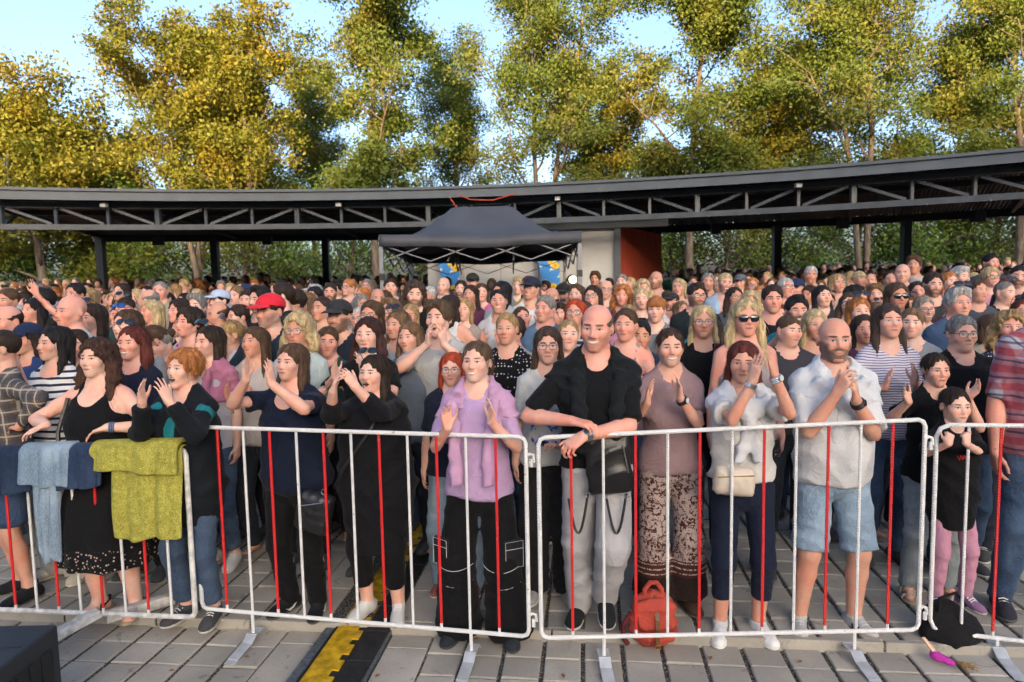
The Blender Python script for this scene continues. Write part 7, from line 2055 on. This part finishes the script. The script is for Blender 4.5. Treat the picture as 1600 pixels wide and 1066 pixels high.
 (1570, 458, 6.3, 'm', 'buzz', GR, 'red-faced person with sunglasses on a shaved head', (.015, .015, .018), dict(glasses='head', var=1)),
 (1592, 432, 7.0, 'm', 'crop', BK, 'bearded person in black in profile at the right edge', (.012, .012, .014), dict(yaw=-.9, beard=.8)),
 (1597, 486, 5.75, 'f', 'bob', AU, 'auburn-haired person with visor sunglasses cut by the right edge', (.10, .02, .04), dict(glasses='head')),
]
used = [(a[0], a[1], a[2] + max(0.0, a[2] - 4.1) * .34) for a in near] + [(a[0], a[1], a[2] * 1.14) for a in mid]
mid = [(a[0], a[1], a[2] * 1.14) + a[3:] for a in mid]
for px, py, D, sex, hair, hc, lab, top, kw in mid:
    kw = dict(kw); kw.setdefault('yaw', -.3 + (hsh(lab) - .5) * .4); kw.setdefault('var', int(hsh(lab + 'v') * 3)); kw.setdefault('skin', int(hsh(lab + 'k') * 5))
    kw.setdefault('pose', 'clap' if hsh(lab + 'p') < .35 else 'down')
    if abs(kw['yaw']) < .8: kw['yaw'] *= .7
    lib_crowd(px, py, D, sex, hair, hc, lab, top, **kw)
# ---- people mostly hidden behind the front row
fill = [(28, 'f', 'bob', BR, 'between the plaid shirt and the striped top', (.30, .10, .12)), (118, 'm', 'short', DB, 'between the striped top and the tank dress', (.05, .07, .12)), (250, 'm', 'crop', GR, 'left of the orange-haired person', (.20, .20, .22)),
        (398, 'f', 'long', BR, 'left of the navy blouse', (.40, .36, .34)), (512, 'm', 'short', BR, 'between the navy blouse and the black coat', (.03, .06, .05)), (640, 'f', 'longwavy', LB, 'between the black coat and the red-haired person', (.10, .12, .16)), (800, 'm', 'mop', DB, 'right of the lilac jumper', (.25, .26, .28)),
        (888, 'f', 'pony', BL, 'just left of the draped hooded jacket', (.45, .20, .24)), (1000, 'm', 'short', BK, 'just right of the draped hooded jacket', (.02, .03, .06)), (1110, 'f', 'bob', DB, 'between the mauve tee and the white top', (.06, .12, .13)), (1232, 'm', 'crop', BR, 'between the white top and the bald bearded man', (.04, .04, .05)),
        (1350, 'f', 'long', DB, 'just right of the bald bearded man', (.10, .04, .07)), (1425, 'm', 'short', LB, 'left of the person behind the child', (.24, .25, .27)), (1550, 'f', 'bob', BR, 'between the child and the red plaid shirt', (.30, .26, .20))]
for i, (px, sex, hair, hc, where, top) in enumerate(fill):
    D = 4.72 + .42 * hsh(where); hn = {BR: 'brown', DB: 'dark', GR: 'grey', LB: 'light brown', BL: 'blond', BK: 'black'}[hc]
    py = proj((float(unproject(px, 520, D)[0]), D, 1.50 + .07 * hsh(where + 'h')))[1]
    lib_crowd(px, py, D, sex, hair, hc, '%s-haired person half hidden %s' % (hn, where), top, pose='down' if i % 3 else 'clap', yaw=-.2 + .3 * (hsh(where + 'y') - .5), var=i % 3, skin=i, group='people half hidden behind the front row')
# ---- unnamed rows behind
rc = random.Random(77)
HAIRS = [('black', BK), ('dark brown', DB), ('brown', BR), ('light brown', LB), ('blond', BL), ('pale blond', PB), ('ginger', OR), ('grey', GR), ('white', WG), ('auburn', AU)]
TOPS = [('black', (.012, .012, .014)), ('white', (.56, .56, .56)), ('grey', (.18, .18, .19)), ('navy', (.015, .025, .07)), ('red', (.38, .03, .035)), ('light blue', (.30, .40, .52)), ('green', (.04, .14, .06)), ('pink', (.50, .22, .30)), ('beige', (.38, .31, .23)),
        ('teal', (.02, .16, .18)), ('maroon', (.12, .015, .03)), ('yellow', (.50, .36, .05)), ('lilac', (.36, .26, .44)), ('charcoal', (.04, .042, .046)), ('orange', (.50, .16, .03))]
ZONES = [(-100, 'by the left edge'), (115, 'by the leftmost column'), (250, 'between the two leftmost columns'), (420, 'left of the tent'), (575, 'by the left tent leg'), (650, 'under the left half of the tent'), (760, 'under the right half of the tent'), (905, 'before the concrete wall'), (990, 'before the red wall'), (1060, 'right of the red wall'), (1210, 'left of the right columns'), (1320, 'near the rightmost column'), (1415, 'right of the rightmost column'), (1510, 'by the right edge')]
LABS = set(); ncrowd = 0; far_list = []
SH_F = ['long', 'bob', 'longwavy', 'pony', 'longcurly', 'bun', 'fringe', 'pixie', 'longstraight', 'curlybob']; SH_M = ['short', 'crop', 'balding', 'quiff', 'mop', 'buzz', 'none']
cand = []
D = 6.4
while D < 24:
    X = -.80 * D
    while X < .80 * D:
        x = X + rc.uniform(-.14, .14); y = D + rc.uniform(-.18, .18); cand.append((y, x)); X += rc.uniform(.46, .60)
    D += .56 + .010 * D
cand.sort()
seen = list(used)
for y, x in cand:
    if 9.6 < y < 13.4 and -2.0 < x < 1.1 and y > 10.6: continue         # the desk under the tent
    if y > DW - .3 and -2.6 < x < 5.2: continue                          # the service block
    H_ = min(1.93, rc.gauss(1.685, .095)); g = ground_z(y); px, py = proj((x, y, g + H_ * .933))
    hpx = .23 * FPX / y
    if any(abs(px - a) < hpx * .55 and abs(py - b) < hpx * .40 and abs(y - d) < .7 for a, b, d in seen): continue
    if y < 8.5 and any(abs(px - a) < hpx * .7 and abs(y - d) < .5 for a, b, d in seen): continue
    seen.append((px, py, y))
    if ncrowd >= 156: far_list.append((x, y, g, H_)); continue
    sex = 'f' if rc.random() < .56 else 'm'
    for _ in range(60):
        hn, hc = rc.choice(HAIRS); tn, tc = rc.choice(TOPS); zn = [n for a, n in ZONES if px >= a][-1]
        hair = rc.choice(SH_F if sex == 'f' else SH_M); pose = rc.choice(['down', 'down', 'down', 'clap', 'clap', 'claphigh', 'fold', 'phone'])
        hd = {'none': 'bald', 'long': 'long %s-haired', 'longstraight': 'long %s-haired', 'longwavy': 'wavy %s-haired', 'longcurly': 'curly %s-haired', 'curlybob': 'curly %s-haired', 'pony': '%s ponytailed', 'bun': '%s-haired', 'bob': '%s bob-haired', 'fringe': '%s fringed'}.get(hair, 'short %s-haired')
        hd = hd % hn if '%' in hd else hd
        pd = {'clap': ' clapping', 'claphigh': ' clapping high', 'fold': ' with folded arms', 'phone': ' with a phone'}.get(pose, '')
        dp = 'mid crowd' if y < 9.5 else 'back crowd'
        lab = '%s person in %s%s, %s %s' % (hd, tn, pd, dp, zn)
        if len(lab.split()) > 15: lab = '%s person in %s%s %s' % (hd, tn, pd, zn)
        if lab not in LABS: break
    LABS.add(lab); ncrowd += 1
    o = lib_crowd(px, py, y, sex, hair, hc, lab, tc, pose if pose != 'phone' else 'phone', yaw=rc.gauss(-.18, .30), skin=rc.randint(0, 4), smile=rc.choice((.1, .3, .8)), mouth=rc.choice((0, 0, .5)), beard=rc.choice((0, 0, .5, .9)) if sex == 'm' else 0,
                  glasses=rc.choice((None, None, None, 'clear', 'head')), cap=rc.choice([(.03, .03, .035), (.02, .03, .08), (.35, .35, .36)]) if sex == 'm' and rc.random() < .14 else None, kind=0 if rc.random() < .62 else 1 if rc.random() < .7 else 2, var=rc.randint(0, 2), group='unnamed rows of the crowd')
# ---- the far mass: one object
fv = {}
def far_kind(sex, i):
    P = Person(H=1.70, sex=sex, head=((-.2, .2, 0)[i % 3], .1, 0), bulk=1.08)
    me = P.body_mesh(.022, .04, .09, hands=False)
    v = np.zeros(len(me.vertices) * 3, f4); me.vertices.foreach_get('co', v); v = v.reshape(-1, 3); q = np.zeros(len(me.loops), np.int32); me.loops.foreach_get('vertex_index', q); q = q.reshape(-1, 3)
    keep = (v[q].mean(1)[:, 2] > 1.25); hs_ = ['short', 'mop', 'crop'] if sex == 'm' else ['bob', 'long', 'curlybob']
    hv, hq = hair_arrays(hs_[i % 3], .026, i); hm = P.head_matrix(); M_ = np.array(hm)
    hv = hv @ M_[:3, :3].T + M_[:3, 3]
    tv, tq = top_arrays(P, .05, sleeve=.5, hem=.7, fold=0.0)
    tri = lambda a: np.concatenate([a[:, [0, 1, 2]], a[:, [0, 2, 3]]])
    return (v, q[keep]), (hv.astype(f4), tri(hq)), (tv, tri(tq))
kinds = [far_kind(s_, i) for s_ in 'mf' for i in range(3)]
fm = [skin_mat(SKINS[i], (.38, .13, .11), (.05, .035, .025), .3, 0, 0, (.09, .065, .05), (.08, .09, .09), 1) for i in range(3)] + [hair_mat(c) for _, c in HAIRS[:8]] + [cloth_mat(c) for _, c in TOPS]
V, Q, MI, o_ = [], [], [], 0
for (x, y, g, H_) in far_list:
    (bv, bq), (hv, hq), (tv, tq) = kinds[rc.randrange(6)]; a = rc.gauss(-.3, .35); R_ = rz2(a) * (H_ / 1.70); o3 = np.array([x, y, g])
    for v, q, mi in ((bv, bq, rc.randrange(3)), (hv, hq, 3 + rc.randrange(8)), (tv, tq, 11 + rc.randrange(len(TOPS)))):
        V.append((v @ R_.T + o3).astype(f4)); Q.append(q + o_); MI.append(np.full(len(q), mi, np.int32)); o_ += len(v)
if V:
    me = make_mesh('far_crowd', np.concatenate(V), np.concatenate(Q))
    for m in fm: me.materials.append(m)
    me.polygons.foreach_set('material_index', np.concatenate(MI)); at = me.attributes.new('hp', 'FLOAT_VECTOR', 'POINT'); at.data.foreach_set('vector', np.full(len(me.vertices) * 3, 9, f4))
    tag(link('far_crowd', me), 'dense mass of spectators far back under the canopy roof', 'crowd', kind='stuff')
print('CROWD', ncrowd, 'FAR', len(far_list), 'LIB', len(LIB))
# ------------------------------------------------------------------ barriers
def rebar_mat(name, c):
    T = NT(name); at = T.coord('Object'); w = T.n('TexWave', wave_type='BANDS', bands_direction='DIAGONAL'); T.link(at, w.inputs['Vector']); w.inputs['Scale'].default_value = 42; w.inputs['Distortion'].default_value = .3
    n = T.noise(at, 30, 4); c2 = T.mix(T.ss(n, .66, .74), c, (.30, .24, .20)); c2 = T.mix(T.ss(n, .3, .7), T.mix(1.0, c2, (.9, .9, .9), 'MULTIPLY'), c2)
    T.bump(w.outputs[0], .5, .005); return T.set(c2, .45)
M_REBAR = rebar_mat('white_rebar', (.66, .65, .64)); M_REDBAR = rebar_mat('red_rebar', (.60, .016, .016)); M_PLAIN = plain_mat('white_tube_paint', (.62, .60, .57), .45, 0, .5, .25, 20, .1)
def barrier(a, b, zt_a, zt_b, zb_a, zb_b, label, nbars, ribbed, first_red, feet, corner=.035, plain=False, lean=0.0, hooks=True):
    """a, b: ground x,y of the two ends; heights of top and bottom rail at both"""
    a, b = np.array(a, float), np.array(b, float); o = empty('crowd_barrier', (a[0], a[1], 0)); tag(o, label, 'barrier', 'white and red crowd barriers')
    d = b - a; nrm = unit(np.array([-d[1], d[0]]));
    if nrm[1] > 0: nrm = -nrm
    def pt(t, z): p = d * t + nrm * lean * z; return (p[0], p[1], z)
    L_ = np.linalg.norm(d); c = corner / L_
    loop = []
    for (t, s, zz) in ((0, 1, 'b'), (1, 1, 'b'), (1, 0, 't'), (0, 0, 't')): pass
    zb = lambda t: zb_a + (zb_b - zb_a) * t; zt = lambda t: zt_a + (zt_b - zt_a) * t
    pts = [pt(0, zb(0) + corner), pt(c * .3, zb(0) + corner * .3), pt(c, zb(0))] + [pt(t, zb(t)) for t in np.linspace(.1, .9, 9)] + [pt(1 - c, zb(1)), pt(1 - c * .3, zb(1) + corner * .3), pt(1, zb(1) + corner)]
    pts += [pt(1, zb(1) + (zt(1) - zb(1)) * t) for t in (.25, .5, .75)] + [pt(1, zt(1) - corner), pt(1 - c * .3, zt(1) - corner * .3), pt(1 - c, zt(1))] + [pt(t, zt(t)) for t in np.linspace(.9, .1, 9)] + [pt(c, zt(0)), pt(c * .3, zt(0) - corner * .3), pt(0, zt(0) - corner)]
    pts += [pt(0, zb(0) + (zt(0) - zb(0)) * t) for t in (.75, .5, .25)]
    MB().tube(pts, .0112 if not plain else .0145, 8, True).build('frame', M_PLAIN if plain else M_REBAR, o, True)
    for i in range(nbars):
        t = (i + 1) / (nbars + 1); red = (i % 2 == 0) == first_red
        MB().tube([pt(t, zb(t) + .012), pt(t, zt(t) - .012)], .0076, 6).build('bar', M_REDBAR if red else M_REBAR, o, True)
        if red: MB().tube([pt(t, zb(t) + .008), pt(t, zb(t) + .035)], .0080, 6).build('bar_end', M_REBAR, o, True)
    for t, kind in feet:
        if kind == 'plate':
            p = np.array(pt(t, 0)); MB().tube([pt(t, zb(t)), (p[0], p[1], LOW + .05)], .0095, 6).build('foot_stem', M_REBAR, o, True)
            m = MB(); prof = [(-.10, .012), (-.055, .055), (-.015, .048), (.02, .050), (.07, .022), (.20, .006), (.235, .004)]
            tx_ = unit(d); n3 = np.array([nrm[0], nrm[1], 0]); t3 = np.array([tx_[0], tx_[1], 0]); w = .030
            for (u0, z0), (u1, z1) in zip(prof[:-1], prof[1:]):
                q = [np.array([p[0], p[1], LOW]) + n3 * u + t3 * s_ * w + np.array([0, 0, z]) for u, z, s_ in ((u0, z0, -1), (u0, z0, 1), (u1, z1, 1), (u1, z1, -1))]; m.quad(*q)
            fo = m.build('foot_plate', plain_mat('galvanised_plate', (.50, .52, .55), .45, .3, .5, .15, 12), o); fo.modifiers.new('t', 'SOLIDIFY').thickness = .004
        else:
            p = np.array(pt(t, 0)); n3 = np.array([nrm[0], nrm[1], 0])
            M_WOODW = plain_mat('white_painted_wood', (.58, .56, .53), .7, 0, .3, .3, 18, .4)
            MB().bar(p + n3 * .0 + np.array([.0, 0, .10]), p + n3 * .50 + np.array([-.30, 0, LOW + .03]), .07, .045, .004).build('foot_beam', M_WOODW, o)
            MB().bar(p - n3 * .02 + np.array([.02, 0, .06]), p - n3 * .28 + np.array([.24, 0, .045]), .06, .06, .004).build('foot_beam', M_WOODW, o)
    if hooks:
        for z in (zt(1) - .10, zb(1) + .11):
            p = pt(1, z); MB().tube([p, (p[0] + .018, p[1], p[2] + .014), (p[0] + .036, p[1], p[2] + .008), (p[0] + .040, p[1], p[2] - .03)], .008, 6).tube([(p[0] + .024, p[1] - .012, p[2] - .012), (p[0] + .024, p[1] - .012, p[2] - .05)], .010, 6).build('hook', M_REBAR, o, True)
    return o
def edge(px_t, py_t, px_b, py_b, D): t, b_ = unproject(px_t, py_t, D), unproject(px_b, py_b, D); return ((t[0] + b_[0]) / 2, D), t[2], b_[2]
EA0, ta0, ba0 = edge(-190, 716, -170, 946, 3.95); EA1, ta1, ba1 = edge(298, 702, 297, 965, 3.62)
barrier(EA0, EA1, ta0, ta1, ba0, ba1, 'plain white tube barrier with jackets and a towel over it at the left', 13, False, False, ((.70, 'wood'),), plain=True, hooks=False)
EB0, tb0, bb0 = edge(304, 667, 311, 951, 3.70); EB1, tb1, bb1 = edge(821, 683, 827, 995, 3.36)
barrier(EB0, EB1, tb0, tb1, bb0, bb1, 'ribbed barrier in the middle left before the navy blouse and the lilac jumper', 11, True, True, ((.165, 'plate'), (.835, 'plate')))
EC0, tc0, bc0 = edge(841, 684, 846, 997, 3.34); EC1, tc1, bc1 = edge(1441, 656, 1440, 984, 3.36)
barrier(EC0, EC1, tc0, tc1, bc0, bc1, 'ribbed barrier in the middle right with the smiling man leaning on it', 11, True, True, ((.165, 'plate'), (.83, 'plate')))
ED0, td0, bd0 = edge(1457, 664, 1460, 985, 3.42); ED1, td1, bd1 = edge(1985, 670, 1990, 1045, 3.16)
barrier(ED0, ED1, td0, td1, bd0, bd1, 'ribbed barrier at the right edge that the child stands on', 9, True, False, ((.215, 'plate'),), corner=.06)

# ------------------------------------------------------------------ cloth hung over the left barrier
def rail_a(t): return np.array([EA0[0] + (EA1[0] - EA0[0]) * t, EA0[1] + (EA1[1] - EA0[1]) * t, ta0 + (ta1 - ta0) * t])
def t_of(px):
    best = min(range(0, 1001), key=lambda i: abs(proj(rail_a(i / 1000))[0] - px)); return best / 1000
def hang(name, px0, px1, drop_f, drop_b, mat, label, cat, seed, over=.02, thick=.012, ragged=.03, lift=0.0, skew=0.0, group=None):
    """a cloth folded over the rail: drop in front and behind"""
    t0, t1 = t_of(px0), t_of(px1); r = random.Random(seed); nu, nv = 26, 34
    a, c = rail_a(t0), rail_a(t1); d = c - a; n = unit(np.array([d[1], -d[0], 0]));
    if n[1] > 0: n = -n
    ph = [r.uniform(0, 6.28) for _ in range(4)]
    b = MB(); G = []
    for i in range(nu + 1):
        u = i / nu; row = []; p = a + d * u
        df = drop_f * (1 + ragged * math.sin(u * 9 + ph[0]) + ragged * math.sin(u * 4 + ph[1])) + skew * (u - .5); db = drop_b * (1 + ragged * math.sin(u * 8 + ph[2]))
        for j in range(nv + 1):
            s = -db + (df + db) * j / nv; w = .010 * math.sin(u * 17 + ph[1] + s * 5) + .008 * math.sin(u * 29 + ph[2]) ; amp = min(1, abs(s) / .08)
            if abs(s) < over: q = p + n * over * math.sin(s / over * 1.2) + np.array([0, 0, .017 + lift + over * .35 * (math.cos(s / over * 1.4) - .2)])
            else:
                e = (abs(s) - over); sg = 1 if s > 0 else -1; q = p + n * sg * (over * 1.0 + .012 + .03 * min(1, e * 3) + w * amp) + np.array([0, 0, .012 + lift - e]) + unit(d) * .03 * e * math.sin(ph[3] + u * 3)
            row.append(b.bm.verts.new(q))
        G.append(row)
    for i in range(nu):
        for j in range(nv): b.bm.faces.new((G[i][j], G[i + 1][j], G[i + 1][j + 1], G[i][j + 1]))
    o = b.build(name, mat, None, True); m = o.modifiers.new('thick', 'SOLIDIFY'); m.thickness = thick; m.offset = 1; s2 = o.modifiers.new('sub', 'SUBSURF'); s2.levels = s2.render_levels = 1
    return tag(o, label, cat, group)
def terry_mat():
    T = NT('terry_towel'); ob = T.coord('Object'); n = T.noise(ob, 240, 2); n2 = T.noise(ob, 30, 3); c = T.mix(T.ss(n, .35, .65), (.30, .27, .035), (.56, .52, .13)); c = T.mix(T.ss(n2, .35, .7), T.mix(1.0, c, (.75, .75, .7), 'MULTIPLY'), c)
    T.bump(T.math('ADD', n, T.math('MULTIPLY', n2, .5)), .9, .010); return T.set(c, .95, spec=.1)
M_TERRY = terry_mat()
hang('towel', 184, 326, .50, .30, M_TERRY, 'yellow-green terry towel hanging low over the barrier, under layer', 'towel', 2, thick=.012)
hang('towel', 152, 300, .165, .20, M_TERRY, 'yellow-green terry towel folded thickly over the barrier top', 'towel', 3, over=.035, thick=.030, lift=.010, skew=.03)
hang('denim_jacket', -40, 62, .26, .2, cloth_mat((.012, .022, .05), 'denim', (.03, .05, .09)), 'dark navy jacket hung over the barrier at the left edge', 'jacket', 4, over=.03, thick=.02, lift=.008)
hang('denim_jacket', 44, 122, .235, .2, cloth_mat((.14, .20, .27), 'denim', (.32, .40, .47)), 'pale blue denim jacket folded over the barrier', 'jacket', 5, over=.038, thick=.022, lift=.016)
hang('denim_sleeve', 62, 104, .62, .1, cloth_mat((.16, .22, .29), 'denim', (.36, .44, .51)), 'pale blue denim sleeve hanging down below the folded jacket', 'jacket', 6, over=.025, thick=.018)
hang('denim_jacket', 98, 170, .24, .2, cloth_mat((.015, .028, .065), 'denim', (.04, .065, .12)), 'dark blue denim jacket between the pale jacket and the towel', 'jacket', 7, over=.03, thick=.02, lift=.010)

# ------------------------------------------------------------------ things on the ground
# red rucksack
bp = on_ground(1022, 1008, LOW); bp[1] += .02
rs_ = empty('rucksack', bp); rs_.scale = (.84,) * 3; tag(rs_, 'coral red rucksack with brown strap standing at the barrier', 'rucksack')
M_CORAL = cloth_mat((.40, .062, .042), None, None, None, .75, .1, .5)
g = local_grid((-.24, -.17, -.02), (.24, .17, .42), .011); g.ell((0, 0, .10), (.155, .10, .12), k=0); g.ell((0, .01, .20), (.135, .085, .14), k=.06); g.ell((0, .01, .27), (.115, .07, .06), k=.05); g.cut(lambda X, Y, Z: -Z); g.add(folds(21, .010, 34, 30)); v, q = g.mesh(); arr_obj('body', (relax(v, q, 1), q), M_CORAL, rs_)
g = local_grid((-.2, -.17, .10), (.2, .12, .36), .011); g.ell((0, -.03, .27), (.135, .085, .05), k=0); g.cone((0, -.075, .27), (0, -.105, .165), .06, .045, .05, sq=((0, 1, 0), 2.6)); g.cone((-.07, -.07, .26), (-.075, -.10, .17), .05, .04, .05, sq=((0, 1, 0), 2.6)); g.cone((.07, -.07, .26), (.075, -.10, .17), .05, .04, .05, sq=((0, 1, 0), 2.6)); g.add(folds(22, .006, 40, 36)); v, q = g.mesh(); arr_obj('flap', (relax(v, q, 1), q), M_CORAL, rs_)
M_BROWN = plain_mat('brown_leather', (.16, .075, .028), .5, 0, .4, .2, 20, .3)
MB().tube([(-.05, .0, .31), (-.055, 0, .36), (-.02, 0, .405), (.02, 0, .405), (.055, 0, .36), (.05, 0, .31)], .016, 8).build('handle', M_CORAL, rs_, True)
m = MB(); pth = [(0, -.03, .335), (0, -.09, .30), (0, -.135, .22), (0, -.145, .12), (0, -.125, .03)]
for p, q in zip(pth[:-1], pth[1:]): m.bar(p, q, .026, .006)
m.build('strap', M_BROWN, rs_); MB().tube(ring(np.array((0, -.14, .045)), .018, .014, np.eye(3), 10, 3), .004, 4, True).build('buckle', M_GOLD, rs_)
MB().tube([(-.14, .02, .20), (-.19, .0, .13), (-.20, -.03, .06), (-.17, -.05, .02)], .016, 6).build('shoulder_strap', cloth_mat((.12, .02, .025)), rs_, True)
# black bag with a doll under the child
bg_p = on_ground(1490, 1012, LOW)
bb = empty('tote_bag', bg_p); bb.scale = (.8,) * 3; tag(bb, 'slumped black bag on the ground under the child', 'bag')
g = local_grid((-.3, -.2, -.02), (.3, .22, .34), .013); g.ell((0, .02, .10), (.20, .12, .13), k=0); g.ell((-.05, .04, .20), (.12, .08, .12), k=.05); g.cut(lambda X, Y, Z: -Z); g.add(folds(31, .012, 26, 26)); v, q = g.mesh(); arr_obj('body', (relax(v, q, 1), q), cloth_mat((.010, .010, .011)), bb)
MB().tube([(-.12, -.02, .26), (-.13, -.04, .36), (-.03, -.05, .40), (.05, -.03, .30)], .010, 6).build('handle', cloth_mat((.010, .010, .011)), bb, True)
dl = empty('fashion_doll', on_ground(1470, 1040, LOW) + np.array([0, 0, .03])); dl.scale = (.65,) * 3; tag(dl, 'small doll in a magenta dress lying on the paving, legs up', 'doll')
MB().tube([(-.02, .02, .02), (-.07, .05, .09), (-.10, .08, .14)], [.016, .012, .008], 6).tube([(-.01, .02, .02), (-.055, .05, .09), (-.09, .08, .14)], [.016, .012, .008], 6).build('legs', plain_mat('doll_skin', (.50, .28, .18), .4), dl, True)
g = local_grid((-.08, -.12, -.04), (.12, .1, .08), .008); g.cone((-.03, .03, .02), (.06, -.05, .0), .038, .022, .01); g.add(folds(3, .004, 80, 70)); arr_obj('dress', g.mesh(), cloth_mat((.42, .04, .30)), dl)
hv = []; rr = random.Random(4)
for i in range(60): hv.append(tube_arrays([(.07, -.06, .0), (.10 + rr.uniform(-.02, .04), -.09 + rr.uniform(-.03, .02), rr.uniform(.0, .03)), (.12 + rr.uniform(-.04, .09), -.10 + rr.uniform(-.06, .04), rr.uniform(-.02, .02))], [.004, .004, .002], 4))
arr_obj('hair', merge_meshes(hv), hair_mat(BL), dl)
# stage monitor at the lower left corner
mt = on_ground(20, 1066, LOW); c0 = unproject(97, 1003, 2.62); zt_ = at_height(60, 972, .0)
tp = unproject(95, 972, 2.95); mo = empty('stage_monitor', (tp[0], 2.4, LOW)); tag(mo, 'black stage loudspeaker box at the lower left corner', 'loudspeaker'); h_ = tp[2] - LOW
M_BOX = plain_mat('speaker_paint', (.020, .024, .030), .5, 0, .4, .15, 40, .3)
MB().box((-.32, .17, h_ / 2), (.32, .36, h_ / 2), None, .008).build('cabinet', M_BOX, mo)
for k_ in range(9): MB().box((.003, -.16 + k_ * .075, h_ * .45), (.004, .030, h_ * .38)).build('grille_slot', plain_mat('grille_black', (.006, .006, .007), .8), mo)
MB().bar((-.36, .16, h_ + .001), (-.08, .34, h_ + .001), .012, .004).bar((-.08, .34, h_ + .001), (-.03, .34, h_ + .001), .012, .004).bar((-.5, .40, h_ + .001), (-.28, .40, h_ + .001), .012, .004).build('groove', M_STEEL_BLACK, mo)
# phone and cups in hands
ph_ = empty('phone', in_hand('person with long pale blond hair and glasses in black holding up a red phone', 1, .10, .03), .15); tag(ph_, 'dark red mobile phone held up by the pale blond person', 'phone')
MB().box((0, 0, 0), (.037, .005, .076), Matrix.Rotation(.12, 3, 'Y'), .004).build('case', plain_mat('wine_red_case', (.12, .012, .03), .3), ph_); MB().box((-.018, -.007, .05), (.013, .003, .016), Matrix.Rotation(.12, 3, 'Y'), .002).build('camera', M_STEEL_BLACK, ph_)
cup(in_hand('person in a red peaked cap with greying beard holding a plastic cup', -1), None, 'clear plastic cup of drink held by the person in the red cap'); cup(in_hand('orange-haired person sipping from a clear cup', 1), None, 'clear plastic cup at the lips of the orange-haired person')
# a few dry leaves on the paving
rl_ = random.Random(12); lv_ = []
for px, py in ((385, 1028), (470, 976), (268, 1050), (880, 1058), (1215, 1015), (745, 1000), (590, 1058), (1110, 1030), (330, 985), (1250, 1036)):
    p = on_ground(px, py, LOW if py > 1005 else LOW); a = rl_.uniform(0, 6.28); s = rl_.uniform(.014, .024)
    m = MB(); d1 = np.array([math.cos(a), math.sin(a), 0]) * s; d2 = np.array([-math.sin(a), math.cos(a), 0]) * s * .5; p = p + np.array([0, 0, .006])
    m.quad(p - d1, p - d2 + np.array([0, 0, .004]), p + d1, p + d2 + np.array([0, 0, .005])); o = m.build('dry_leaf', plain_mat('dry_leaf', (.20, .085, .03), .8)); tag(o, 'small brown dry leaf lying on the paving before the barriers', 'leaf', 'dry leaves on the paving')
